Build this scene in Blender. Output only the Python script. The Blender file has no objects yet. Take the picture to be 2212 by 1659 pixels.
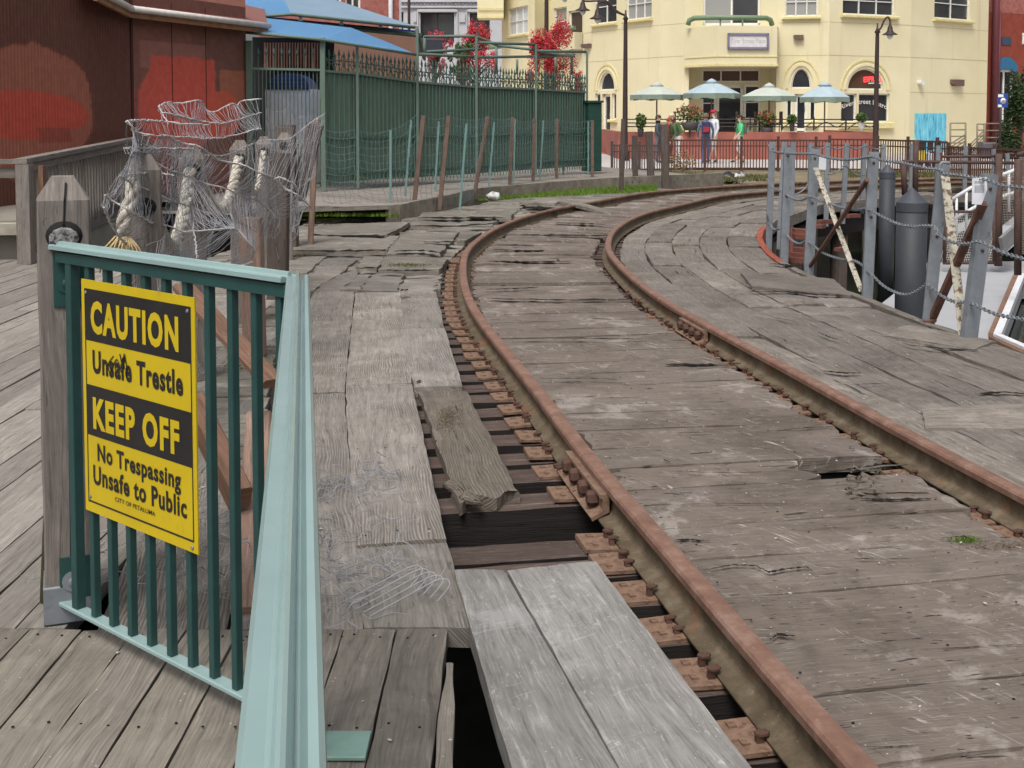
import bpy, bmesh, math, random
from mathutils import Vector, Matrix, noise
R = math.radians
random.seed(7)
SC = bpy.context.scene
# ---------------- camera, sky, sun, exposure ----------------
FPX, CXP, HYP, PITCH, EYE = 2550.0, 1106.0, 248.0, R(3.2), 1.52
PY = HYP + FPX * math.tan(PITCH)
cd = bpy.data.cameras.new('camera'); cam = bpy.data.objects.new('camera', cd); SC.collection.objects.link(cam)
cam.location = (0, 0, EYE); cam.rotation_euler = (R(90) - PITCH, 0, 0)
cd.sensor_width = 36.0; cd.lens = FPX / 2212.0 * 36.0
cd.shift_y = -(829.5 - PY) / 2212.0; cd.clip_start = 0.05; cd.clip_end = 600
SC.camera = cam
W = bpy.data.worlds.new('World'); SC.world = W; W.use_nodes = True
wn = W.node_tree; bg = wn.nodes['Background']
sky = wn.nodes.new('ShaderNodeTexSky'); sky.sky_type = 'NISHITA'; sky.sun_disc = False
SUN_EL, SUN_AZ = R(58), R(200)
sky.sun_elevation = SUN_EL; sky.sun_rotation = SUN_AZ
sky.air_density = 1.0; sky.dust_density = 6.0; sky.ozone_density = 1.0
hs = wn.nodes.new('ShaderNodeHueSaturation'); hs.inputs['Saturation'].default_value = 0.3
wn.links.new(sky.outputs[0], hs.inputs['Color']); wn.links.new(hs.outputs[0], bg.inputs['Color'])
bg.inputs['Strength'].default_value = 0.118
sd = bpy.data.lights.new('sun', 'SUN'); so = bpy.data.objects.new('sun', sd); SC.collection.objects.link(so)
sd.energy = 1.5; sd.angle = R(18); sd.color = (1.0, 0.985, 0.96)
so.location = (0, 0, 40)
_sv = Vector((math.sin(SUN_AZ) * math.cos(SUN_EL), math.cos(SUN_AZ) * math.cos(SUN_EL), math.sin(SUN_EL)))
so.rotation_euler = _sv.to_track_quat('Z', 'Y').to_euler()
SC.view_settings.view_transform = 'Standard'; SC.view_settings.look = 'None'
SC.view_settings.exposure = 0.35; SC.view_settings.gamma = 1.0
try: SC.cycles.max_bounces = 6
except Exception: pass

# ---------------- measuring helpers ----------------
def ray(x, y):
    u = (x - CXP) / FPX; v = (PY - y) / FPX; c, s = math.cos(PITCH), math.sin(PITCH)
    return Vector((u, c + v * s, -s + v * c))
def G(x, y, z=0.0):
    d = ray(x, y); t = (z - EYE) / d.z
    return Vector((d.x * t, d.y * t, z))
def P(x, y, Y):
    d = ray(x, y); t = Y / d.y
    return Vector((d.x * t, Y, EYE + d.z * t))
def V(*a): return Vector(a)
def lerp(a, b, t): return a + (b - a) * t
UP = Vector((0, 0, 1))

# ---------------- mesh builder ----------------
class MB:
    def __init__(s):
        s.v = []; s.f = []; s.uv = []; s.r = []; s.m = []; s.sm = []
    def face(s, idx, uvs=None, rnd=0.0, mat=0, sm=False):
        s.f.append(tuple(idx)); s.uv.append(uvs if uvs else [(0, 0)] * len(idx)); s.r.append(rnd); s.m.append(mat); s.sm.append(sm)
    def quad(s, a, b, c, d, rnd=0.0, mat=0, uvs=None):
        n = len(s.v); s.v += [Vector(a), Vector(b), Vector(c), Vector(d)]
        if uvs is None:
            w = (Vector(b) - Vector(a)).length; h = (Vector(d) - Vector(a)).length
            uvs = [(0, 0), (w, 0), (w, h), (0, h)]
        s.face((n, n + 1, n + 2, n + 3), uvs, rnd, mat)
    def poly(s, pts, rnd=0.0, mat=0, uvs=None):
        n = len(s.v); s.v += [Vector(p) for p in pts]
        s.face(range(n, n + len(pts)), uvs if uvs else [(p[0], p[2]) for p in pts], rnd, mat)
    def frame(s, p0, p1, up=UP):
        d = (Vector(p1) - Vector(p0)); L = d.length; d = d / max(L, 1e-9)
        if abs(d.dot(up)) > 0.99: up = Vector((0, 1, 0)) if abs(d.z) > .9 else UP
        x = d.cross(up).normalized(); y = x.cross(d).normalized()
        return d, x, y, L
    def beam(s, p0, p1, w, h, up=UP, rnd=None, mat=0, ch=0.0, w1=None, h1=None):
        """bar from p0 to p1, w across, h along up; u runs along the bar; ch chamfers long edges"""
        p0 = Vector(p0); p1 = Vector(p1); d, x, y, L = s.frame(p0, p1, up)
        if rnd is None: rnd = random.random()
        w1 = w1 or w; h1 = h1 or h
        def sec(w, h):
            a, b = w / 2, h / 2
            if ch > 0: return [(a - ch, -b), (a, -b + ch), (a, b - ch), (a - ch, b), (-a + ch, b), (-a, b - ch), (-a, -b + ch), (-a + ch, -b)]
            return [(a, -b), (a, b), (-a, b), (-a, -b)]
        s0, s1 = sec(w, h), sec(w1, h1); n = len(s0); k = len(s.v)
        s.v += [p0 + x * a + y * b for a, b in s0] + [p1 + x * a + y * b for a, b in s1]
        pv = 0.0
        for i in range(n):
            j = (i + 1) % n; e = math.hypot(s0[j][0] - s0[i][0], s0[j][1] - s0[i][1])
            s.face((k + i, k + j, k + n + j, k + n + i), [(0, pv), (0, pv + e), (L, pv + e), (L, pv)], rnd, mat); pv += e
        s.face([k + i for i in range(n)][::-1], [(a * .3, b) for a, b in s0][::-1], rnd, mat)
        s.face([k + n + i for i in range(n)], [(a * .3, b) for a, b in s1], rnd, mat)
    def box(s, c, sx, sy, sz, rz=0.0, rnd=None, mat=0, ch=0.0):
        """c = centre of the base"""
        c = Vector(c); a = Vector((math.cos(rz), math.sin(rz), 0)); 
        m = c + UP * (sz / 2)
        s.beam(m - a * (sx / 2), m + a * (sx / 2), sy, sz, UP, rnd, mat, ch)
    def tube(s, pts, r, n=6, rnd=0.0, mat=0, caps=True, sm=True):
        pts = [Vector(p) for p in pts]; m = len(pts)
        if m < 2: return
        rs = r if isinstance(r, (list, tuple)) else [r] * m
        k = len(s.v); px = None; L = 0.0; Ls = []
        for i in range(m):
            if i: L += (pts[i] - pts[i - 1]).length
            Ls.append(L)
            d = (pts[min(i + 1, m - 1)] - pts[max(i - 1, 0)])
            if d.length < 1e-9: d = Vector((0, 0, 1))
            d.normalize()
            if px is None:
                a = UP if abs(d.z) < .9 else Vector((1, 0, 0)); px = d.cross(a).normalized()
            else:
                px = (px - d * px.dot(d)); px = px.normalized() if px.length > 1e-6 else d.orthogonal().normalized()
            py = d.cross(px)
            for j in range(n):
                t = 2 * math.pi * j / n; s.v.append(pts[i] + (px * math.cos(t) + py * math.sin(t)) * rs[i])
        for i in range(m - 1):
            for j in range(n):
                q = (j + 1) % n; a, b = k + i * n, k + (i + 1) * n
                va, vb = j * 2 * math.pi * rs[i] / n, (j + 1) * 2 * math.pi * rs[i] / n
                s.face((a + j, a + q, b + q, b + j), [(Ls[i], va), (Ls[i], vb), (Ls[i + 1], vb), (Ls[i + 1], va)], rnd, mat, sm)
        if caps:
            s.face([k + j for j in range(n)][::-1], None, rnd, mat); s.face([k + (m - 1) * n + j for j in range(n)], None, rnd, mat)
    def lathe(s, prof, c=(0, 0, 0), n=16, M=None, rnd=0.0, mat=0, sm=True, rot0=0.0):
        c = Vector(c); k = len(s.v); m = len(prof); L = 0
        for i, (r, z) in enumerate(prof):
            for j in range(n):
                t = 2 * math.pi * j / n + rot0; p = Vector((r * math.cos(t), r * math.sin(t), z))
                s.v.append((M @ p if M else p) + c)
        for i in range(m - 1):
            e = math.hypot(prof[i + 1][0] - prof[i][0], prof[i + 1][1] - prof[i][1])
            for j in range(n):
                q = (j + 1) % n; a, b = k + i * n, k + (i + 1) * n
                s.face((a + j, a + q, b + q, b + j), [(L, j * .05), (L, j * .05 + .05), (L + e, j * .05 + .05), (L + e, j * .05)], rnd, mat, sm)
            L += e
        if prof[0][0] > 1e-5: s.face([k + j for j in range(n)][::-1], None, rnd, mat)
        if prof[-1][0] > 1e-5: s.face([k + (m - 1) * n + j for j in range(n)], None, rnd, mat)
    def prism(s, poly, O, X, Y, N, depth, rnd=0.0, mat=0, side=None):
        """polygon (a,b) in the plane O,X,Y, extruded along -N by depth; front faces N"""
        O = Vector(O); n = len(poly); k = len(s.v); side = mat if side is None else side
        s.v += [O + X * a + Y * b for a, b in poly] + [O + X * a + Y * b - N * depth for a, b in poly]
        s.face(range(k, k + n), [(a, b) for a, b in poly], rnd, mat)
        s.face([k + n + i for i in range(n)][::-1], [(a, b) for a, b in poly][::-1], rnd, side)
        for i in range(n):
            j = (i + 1) % n; e = math.hypot(poly[j][0] - poly[i][0], poly[j][1] - poly[i][1])
            s.face((k + j, k + i, k + n + i, k + n + j), [(e, 0), (0, 0), (0, depth), (e, depth)], rnd, side)
    def plank(s, a, b, c, d, th=0.05, rnd=None, mat=0, du=0.05, dv=0.06, jit=0.004, warp=0.006, rough=0.0, alongu=True, hole=None, smat=None):
        """weathered plank: a->b is the length, a->d the width (top corners); irregular edges, warped top"""
        a, b, c, d = [Vector(p) for p in (a, b, c, d)]
        if (b - a).cross(d - a).z < 0: a, b, c, d = d, c, b, a
        if rnd is None: rnd = random.random()
        L = ((b - a).length + (c - d).length) / 2; Wd = ((d - a).length + (c - b).length) / 2
        nu = max(2, min(60, int(L / du))); nv = max(2, min(16, int(Wd / dv)))
        k = len(s.v); o = Vector((rnd * 91.7, rnd * 47.3, rnd * 13.1))
        for j in range(nv + 1):
            for i in range(nu + 1):
                u, t = i / nu, j / nv
                p = lerp(lerp(a, b, u), lerp(d, c, u), t)
                q = Vector((u * L, t * Wd, 0))
                z = noise.noise(q * 0.9 + o) * warp + noise.noise(Vector((q.x * 3, q.y * 14, 0)) + o) * warp * .35
                ex = ey = 0.0
                if j in (0, nv): ey = noise.noise(Vector((q.x * 7, j * 9.0, 3)) + o) * jit * 2.2; z -= jit * .8
                if i in (0, nu): ex = noise.noise(Vector((q.y * 15, i * 9.0, 5)) + o) * (jit * 2 + rough); z -= jit * .8
                dd = (b - a) / max(L, 1e-6); ww = (d - a) / max(Wd, 1e-6)
                s.v.append(p + dd * ex + ww * ey + UP * z)
        st = nu + 1
        for j in range(nv):
            for i in range(nu):
                if hole and hole((i + .5) / nu, (j + .5) / nv): continue
                q = k + j * st + i
                us = [(i * L / nu, j * Wd / nv), ((i + 1) * L / nu, j * Wd / nv), ((i + 1) * L / nu, (j + 1) * Wd / nv), (i * L / nu, (j + 1) * Wd / nv)]
                s.face((q, q + 1, q + st + 1, q + st), us, rnd, mat, True)
        # sides
        per = [(i, 0) for i in range(nu)] + [(nu, j) for j in range(nv)] + [(nu - i, nv) for i in range(nu)] + [(0, nv - j) for j in range(nv)]
        kk = len(s.v)
        for (i, j) in per: s.v.append(s.v[k + j * st + i].copy())
        for (i, j) in per: s.v.append(s.v[k + j * st + i] - UP * th)
        n = len(per)
        for q in range(n):
            w = (q + 1) % n; uu = per[q][0] * L / nu; vv = per[q][1] * Wd / nv
            u2 = per[w][0] * L / nu; v2 = per[w][1] * Wd / nv
            s.face((kk + w, kk + q, kk + n + q, kk + n + w), [(u2, v2), (uu, vv), (uu, vv + th), (u2, v2 + th)], rnd, mat if smat is None else smat)

WL = {}
def finish(name, mb, mats, parent=None, origin=None):
    me = bpy.data.meshes.new(name)
    if parent is not None: o0 = Vector((0, 0, 0)) if origin == 'local' else WL[parent.as_pointer()]
    elif origin == 'local': o0 = Vector((0, 0, 0))
    elif origin is not None: o0 = Vector(origin)
    else:
        xs = [p.x for p in mb.v]; ys = [p.y for p in mb.v]; zs = [p.z for p in mb.v]
        o0 = Vector(((min(xs) + max(xs)) / 2, (min(ys) + max(ys)) / 2, min(zs)))
    me.from_pydata([tuple(p - o0) for p in mb.v], [], mb.f)
    if not isinstance(mats, (list, tuple)): mats = [mats]
    for m in mats: me.materials.append(m)
    uvl = me.uv_layers.new(name='UVMap')
    flat = [c for fu in mb.uv for p in fu for c in p]
    uvl.data.foreach_set('uv', flat)
    at = me.attributes.new('rnd', 'FLOAT', 'FACE'); at.data.foreach_set('value', mb.r)
    me.polygons.foreach_set('material_index', mb.m); me.polygons.foreach_set('use_smooth', mb.sm)
    me.update()
    ob = bpy.data.objects.new(name, me); SC.collection.objects.link(ob)
    if parent is not None:
        ob.parent = parent; WL[ob.as_pointer()] = WL[parent.as_pointer()]
        if origin != 'local': WL[ob.as_pointer()] = o0
    else:
        if origin != 'local': ob.location = o0
        WL[ob.as_pointer()] = o0
    return ob
def tag(o, label=None, cat=None, group=None, kind=None):
    if label: o['label'] = label
    if cat: o['category'] = cat
    if group: o['group'] = group
    if kind: o['kind'] = kind
    return o
def thing(name, loc, label, cat, group=None):
    o = bpy.data.objects.new(name, None); SC.collection.objects.link(o); o.location = loc; o.empty_display_size = 0.1
    WL[o.as_pointer()] = Vector(loc); return tag(o, label, cat, group)
def copy_tree(o, parent=None):
    c = o.copy(); SC.collection.objects.link(c)
    if parent is not None: c.parent = parent
    for ch in list(o.children): copy_tree(ch, c)
    return c
def structure(name, mb, mats): return tag(finish(name, mb, mats), kind='structure')
def single(name, mb, mats, label, cat, group=None): return tag(finish(name, mb, mats), label, cat, group)

# ---------------- materials ----------------
def L3(r, g, b): # sRGB 0-255 -> linear
    f = lambda c: (c / 255 / 12.92) if c / 255 <= .04045 else ((c / 255 + .055) / 1.055) ** 2.4
    return (f(r), f(g), f(b), 1.0)
class NT:
    def __init__(s, name):
        s.mat = bpy.data.materials.new(name); s.mat.use_nodes = True; s.t = s.mat.node_tree
        s.b = s.t.nodes['Principled BSDF']; s.out = s.t.nodes['Material Output']
    def n(s, ty, **kw):
        nd = s.t.nodes.new(ty)
        for k, v in kw.items():
            if hasattr(nd, k) and k not in ('scale',): setattr(nd, k, v)
        return nd
    def link(s, a, b): s.t.links.new(a, b)
    def setin(s, sock, v):
        if hasattr(v, 'is_output'): s.link(v, sock)
        else: sock.default_value = v
    def math(s, op, a, b=0.0, c=0.0, clamp=False):
        m = s.n('ShaderNodeMath'); m.operation = op; m.use_clamp = clamp
        s.setin(m.inputs[0], a); s.setin(m.inputs[1], b)
        if len(m.inputs) > 2: s.setin(m.inputs[2], c)
        return m.outputs[0]
    def attr(s, name='rnd'):
        a = s.n('ShaderNodeAttribute'); a.attribute_name = name; return a.outputs['Fac']
    def uv(s):
        u = s.n('ShaderNodeUVMap'); return u.outputs[0]
    def objc(s): return s.n('ShaderNodeTexCoord').outputs['Object']
    def geo(s): return s.n('ShaderNodeNewGeometry').outputs['Position']
    def sep(s, v):
        x = s.n('ShaderNodeSeparateXYZ'); s.link(v, x.inputs[0]); return x.outputs
    def comb(s, x, y, z=0.0):
        c = s.n('ShaderNodeCombineXYZ')
        for i, q in enumerate((x, y, z)): s.setin(c.inputs[i], q)
        return c.outputs[0]
    def noise(s, vec, scale=1.0, detail=4.0, rough=0.55, dist=0.0):
        t = s.n('ShaderNodeTexNoise'); s.link(vec, t.inputs['Vector'])
        t.inputs['Scale'].default_value = scale; t.inputs['Detail'].default_value = detail
        t.inputs['Roughness'].default_value = rough; t.inputs['Distortion'].default_value = dist
        return t.outputs['Fac']
    def mix(s, f, a, b, mode='MIX'):
        m = s.n('ShaderNodeMix'); m.data_type = 'RGBA'; m.blend_type = mode; m.clamp_factor = True
        s.setin(m.inputs['Factor'], f); s.setin(m.inputs[6], a); s.setin(m.inputs[7], b); return m.outputs[2]
    def ramp(s, f, stops, interp='LINEAR'):
        r = s.n('ShaderNodeValToRGB'); r.color_ramp.interpolation = interp; e = r.color_ramp.elements
        while len(e) < len(stops): e.new(0.5)
        for q, (p, c) in zip(e, stops):
            q.position = p; q.color = c if len(c) == 4 else (*c, 1)
        s.setin(r.inputs[0], f); return r.outputs[0]
    def sstep(s, x, a, b):
        m = s.n('ShaderNodeMapRange'); m.interpolation_type = 'SMOOTHSTEP'
        s.setin(m.inputs[0], x); m.inputs[1].default_value = a; m.inputs[2].default_value = b
        return m.outputs[0]
    def bump(s, h, strength=0.3, dist=0.01):
        b = s.n('ShaderNodeBump'); b.inputs['Strength'].default_value = strength; b.inputs['Distance'].default_value = dist
        s.link(h, b.inputs['Height']); s.link(b.outputs[0], s.b.inputs['Normal'])
    def done(s, col=None, rough=0.6, metal=0.0, spec=0.4):
        if col is not None: s.setin(s.b.inputs['Base Color'], col)
        s.setin(s.b.inputs['Roughness'], rough); s.setin(s.b.inputs['Metallic'], metal)
        s.b.inputs['Specular IOR Level'].default_value = spec
        return s.mat
def scal(c, k): return (c[0] * k, c[1] * k, c[2] * k, 1)

def wood(name, base, pale=None, dark=None, ridge=0.0, crack=0.5, fuzz=0.3, moss=0.0, speck=0.3, stain=0.5, gs=1.0, tint=None, bump=0.6, across=0.0, rv=.38, patch=0.0, cs=1.0, gc=1.0):
    """weathered timber; u of the UV runs along the grain, metres"""
    q = NT(name); r = q.attr(); x, y, _ = q.sep(q.uv())
    u = q.math('ADD', x, q.math('MULTIPLY', r, 57.3)); v = q.math('ADD', y, q.math('MULTIPLY', r, 23.7))
    pale = pale or scal(base, 1.75); dark = dark or scal(base, 0.33)
    wob = q.noise(q.comb(q.math('MULTIPLY', u, 1.3), q.math('MULTIPLY', v, 5.0)), 1.0, 2.0)
    vv = q.math('ADD', v, q.math('MULTIPLY', q.math('SUBTRACT', wob, .5), 0.10))
    g1 = q.noise(q.comb(q.math('MULTIPLY', u, 2.2 * gs), q.math('MULTIPLY', vv, 38 * gs)), 1.0, 6.0, .62)
    g2 = q.noise(q.comb(q.math('MULTIPLY', u, 9 * gs), q.math('MULTIPLY', vv, 150 * gs)), 1.0, 4.0, .6)
    big = q.noise(q.comb(u, v, r), 1.7, 5.0, .6)
    blot = q.noise(q.comb(q.math('MULTIPLY', u, 1.0), v, 4.0), 6.0, 6.0, .7)
    g = q.math('ADD', q.math('MULTIPLY', g1, .55), q.math('MULTIPLY', g2, .45))
    col = q.ramp(g, [(0.33, scal(base, 1 - .55 * gc)), (0.46, scal(base, 1 - .10 * gc)), (0.56, scal(base, 1 + .10 * gc)), (0.70, tuple(base[i] + (pale[i] - base[i]) * gc for i in range(3)) + (1,))])
    hgt = q.math('MULTIPLY', g, 1.0)
    if ridge > 0:
        sn = q.math('SINE', q.math('MULTIPLY', vv, 2 * math.pi / 0.0125))
        sn2 = q.math('ADD', q.math('MULTIPLY', sn, .5), .5)
        msk = q.math('MULTIPLY', q.sstep(big, .40, .60), ridge)
        rd = q.math('MULTIPLY', q.math('SUBTRACT', 1.0, q.sstep(sn2, .15, .55)), msk)
        col = q.mix(q.math('MULTIPLY', rd, .75), col, dark)
        hgt = q.math('SUBTRACT', hgt, q.math('MULTIPLY', rd, .8))
    if stain > 0:
        sf = q.math('MULTIPLY', q.sstep(blot, .46, .70), stain)
        col = q.mix(sf, col, scal(base, .62))
        sp = q.math('MULTIPLY', q.sstep(big, .55, .75), stain * .7)
        col = q.mix(sp, col, scal(base, 1.3))
    if patch > 0:   # bleached and dirty areas that run on from board to board
        pn = q.noise(q.geo(), 1.35, 7, .68, .6); pn2 = q.noise(q.geo(), 4.5, 6, .7, .4)
        col = q.mix(q.math('MULTIPLY', q.math('SUBTRACT', 1.0, q.sstep(pn, .34, .52)), patch * .8), col, q.mix(1.0, col, (.55, .53, .50, 1), 'MULTIPLY'))
        col = q.mix(q.math('MULTIPLY', q.sstep(q.math('ADD', q.math('MULTIPLY', pn, .55), q.math('MULTIPLY', pn2, .45)), .535, .60), patch * .6), col, scal(pale, 1.0))
    if fuzz > 0:
        fz = q.noise(q.comb(q.math('MULTIPLY', u, 14), q.math('MULTIPLY', v, 60), 9.0), 1.0, 5.0, .7, .8)
        fm = q.math('MULTIPLY', q.math('MULTIPLY', q.sstep(fz, .56, .68), q.sstep(blot, .42, .58)), fuzz)
        col = q.mix(fm, col, scal(pale, 1.25))
    if across > 0:
        fz2 = q.noise(q.comb(q.math('MULTIPLY', q.math('ADD', u, q.math('MULTIPLY', v, .5)), 30), q.math('MULTIPLY', v, 4), 2.0), 1.0, 5.0, .75, 1.4)
        fm2 = q.math('MULTIPLY', q.math('MULTIPLY', q.sstep(fz2, .58, .67), q.sstep(big, .42, .6)), across)
        col = q.mix(fm2, col, scal(pale, 1.2))
        fd = q.math('MULTIPLY', q.math('SUBTRACT', 1.0, q.sstep(fz2, .30, .38)), across * .7)
        col = q.mix(fd, col, scal(base, .45))
    if crack > 0:
        ck = q.noise(q.comb(q.math('MULTIPLY', u, 1.6 * cs), q.math('MULTIPLY', vv, 26), 17.0), 1.0, 3.0, .6)
        cm = q.math('MULTIPLY', q.math('SUBTRACT', 1.0, q.sstep(ck, .29, .345)), crack)
        ck2 = q.noise(q.comb(q.math('MULTIPLY', u, 7 * cs), q.math('MULTIPLY', vv, 70), 31.0), 1.0, 2.0, .5)
        cm = q.math('MAXIMUM', cm, q.math('MULTIPLY', q.math('SUBTRACT', 1.0, q.sstep(ck2, .275, .32)), crack))
        col = q.mix(cm, col, scal(base, .16)); hgt = q.math('SUBTRACT', hgt, q.math('MULTIPLY', cm, 1.2))
    if moss > 0:
        ms = q.noise(q.geo(), 2.3, 6.0, .7)
        mm = q.math('MULTIPLY', q.sstep(ms, .54, .66), moss)
        col = q.mix(mm, col, (0.085, 0.088, 0.03, 1))
    if speck > 0:
        vo = q.n('ShaderNodeTexVoronoi'); q.link(q.comb(u, v), vo.inputs['Vector']); vo.inputs['Scale'].default_value = 55
        sd_ = q.math('MULTIPLY', q.math('LESS_THAN', vo.outputs['Distance'], .13), q.math('GREATER_THAN', q.sep(vo.outputs['Color'])[0], 1 - speck * .35))
        col = q.mix(q.math('MULTIPLY', sd_, .8), col, (.5, .48, .44, 1))
    k = q.math('ADD', 1.0 - rv * .55, q.math('MULTIPLY', r, rv))
    col = q.mix(1.0, col, q.comb(k, k, k), 'MULTIPLY')
    if tint:
        col = q.mix(q.math('MULTIPLY', q.math('FRACT', q.math('MULTIPLY', r, 7.13)), .6), col, q.mix(1.0, col, tint, 'MULTIPLY'))
    q.bump(hgt, bump, 0.012)
    return q.done(col, 0.85, 0, .25)

def paint(name, col, rough=0.5, metal=0.0, var=0.25, scale=6.0, bump=0.0, bscale=60, col2=None, thr=(.5, .65), spec=0.4, streak=False):
    q = NT(name); co = q.objc(); 
    if streak:
        x, y, z = q.sep(co); co = q.comb(q.math('MULTIPLY', x, 6), q.math('MULTIPLY', y, 6), q.math('MULTIPLY', z, .7))
    n1 = q.noise(co, scale, 6, .65)
    c = q.ramp(n1, [(0.3, scal(col, 1 - var)), (.5, col), (.7, scal(col, 1 + var))])
    if col2: c = q.mix(q.sstep(q.noise(co, scale * 1.7, 7, .7), *thr), c, col2)
    if bump: q.bump(q.noise(q.objc(), bscale, 5, .6), bump, .01)
    return q.done(c, rough, metal, spec)
def plain(name, col, rough=0.5, metal=0.0, spec=0.4):
    q = NT(name); return q.done(q.mix(q.sstep(q.noise(q.objc(), 9, 4), .35, .65), scal(col, .92), scal(col, 1.06)), rough, metal, spec)

M = {}
M['deck_left'] = wood('deck_boards', L3(137, 131, 124), ridge=.85, crack=.45, fuzz=.25, stain=.45, speck=.2, tint=(1.0, .97, .93, 1), patch=.35)
M['deck_public'] = wood('walkway_boards', L3(121, 115, 107), pale=L3(154, 147, 137), ridge=.3, crack=.35, fuzz=.06, stain=.6, speck=.2, tint=(1, .99, .93, 1), bump=.4, patch=.3)
M['deck_walk'] = wood('walkway_boards_pale', L3(137, 131, 123), ridge=.1, crack=.4, fuzz=.15, stain=.35, speck=.2, bump=.35)
M['deck_mid'] = wood('crossing_planks', L3(114, 104, 96), pale=L3(166, 159, 152), ridge=.0, crack=.85, fuzz=.42, stain=.6, speck=.4, across=1.0, tint=(1, .97, .94, 1), bump=.8, rv=.14, patch=.85, cs=2.6, gc=.45)
M['deck_right'] = wood('edge_boards', L3(121, 114, 107), ridge=.25, crack=.9, fuzz=.8, stain=.6, speck=.35, across=.35, tint=(1, .98, .95, 1), patch=.7)
M['deck_far'] = wood('patched_planks', L3(130, 124, 115), ridge=.15, crack=.9, fuzz=.5, stain=.7, speck=.2, moss=.2, across=.3, patch=.8)
M['grey_plank'] = wood('silvered_plank', L3(134, 131, 127), pale=L3(182, 180, 178), ridge=.0, crack=.18, fuzz=.45, stain=.5, speck=.6, across=.3, bump=.3, patch=.5)
M['rotten'] = wood('rotten_plank', L3(116, 107, 97), ridge=.4, crack=.9, fuzz=.35, stain=.6, speck=.1, bump=1.0)
M['tie'] = wood('tie_timber', L3(84, 72, 66), pale=L3(150, 138, 130), ridge=.2, crack=.7, fuzz=.35, stain=.7, speck=.1, tint=(1.0, .90, .86, 1))
M['post'] = wood('post_timber', L3(130, 122, 116), ridge=.1, crack=.5, fuzz=.15, stain=.55, speck=.05, tint=(1, .95, .92, 1), bump=.4)
M['post_pink'] = wood('fresh_timber', L3(150, 124, 110), ridge=.1, crack=.25, fuzz=.1, stain=.3, speck=.05, bump=.3)
M['post_brown'] = wood('brown_brace', L3(120, 92, 76), ridge=.1, crack=.4, fuzz=.15, stain=.5, speck=.05, bump=.4)
M['rail_wood'] = wood('railing_timber', L3(128, 121, 115), ridge=.1, crack=.4, fuzz=.2, stain=.5, speck=.05)
M['pile_wood'] = wood('old_pile', L3(92, 82, 76), ridge=.3, crack=.8, fuzz=.3, stain=.6, speck=.1)
M['creosote_shade'] = wood('creosote_shade_timber', L3(38, 34, 32), crack=.5, fuzz=.1, stain=.5, speck=0)  # creosote black, darkened further so gaps in the deck read as shade
M['rust'] = paint('rust', L3(108, 76, 62), .85, 0, .3, 14, .5, 70, L3(80, 56, 46))
def rail_mat():
    q = NT('rail_steel'); p = q.geo(); n1 = q.noise(p, 9, 7, .7); n2 = q.noise(p, 60, 4, .7)
    x, y, z = q.sep(q.uv())   # v = 1 head, 0 web
    head = q.ramp(n1, [(.3, L3(102, 75, 63)), (.5, L3(121, 91, 77)), (.72, L3(143, 117, 104))])
    web = q.ramp(n1, [(.28, L3(70, 60, 47)), (.5, L3(96, 83, 65)), (.68, L3(120, 108, 91))])
    web = q.mix(q.sstep(q.noise(p, 4, 5, .7), .56, .66), web, L3(122, 82, 58))
    c = q.mix(y, web, head)
    c = q.mix(q.math('MULTIPLY', q.sstep(n2, .62, .72), .5), c, L3(170, 140, 120))
    q.bump(q.math('ADD', n2, q.math('MULTIPLY', q.noise(p, 25, 5, .7), 1.5)), .5, .004); return q.done(c, .75, 0, .35)
M['rail'] = rail_mat()
M['plate'] = paint('tie_plate_rust', L3(122, 97, 80), .85, 0, .3, 22, .25, 90, L3(96, 68, 54))
M['spike'] = paint('spike_rust', L3(82, 58, 48), .85, 0, .3, 30)
M['green_paint'] = paint('green_enamel', L3(34, 68, 66), .4, 0, .2, 8, .08, 120, L3(70, 74, 62), (.64, .72), spec=.5)
M['green_cap'] = paint('pale_green_enamel', L3(134, 157, 155), .2, 0, .08, 5, .02, 200, L3(112, 138, 136), (.60, .80), spec=.6)
M['galv'] = paint('galvanised', L3(128, 133, 138), .6, .3, .2, 7, .1, 120, L3(104, 106, 106), (.55, .7))
M['galv_wire'] = plain('galvanised_wire', L3(150, 150, 154), .5, .0)
M['sign_yellow'] = paint('sign_yellow', L3(194, 168, 20), .35, 0, .08, 5, .03, 60, L3(172, 148, 34), (.58, .72))
M['sign_black'] = paint('sign_black', L3(34, 32, 32), .4, 0, .25, 9, .03, 60, L3(58, 56, 52), (.62, .74))
M['white'] = plain('white_paint', L3(215, 215, 212), .5)
M['black'] = plain('black_void', (0.01, 0.01, 0.01, 1), .9)
M['rope'] = paint('rope', L3(190, 182, 168), .9, 0, .25, 30, .5, 150, L3(130, 122, 105))
M['frayed'] = paint('frayed_rope', L3(176, 156, 118), .95, 0, .3, 40)
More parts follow.
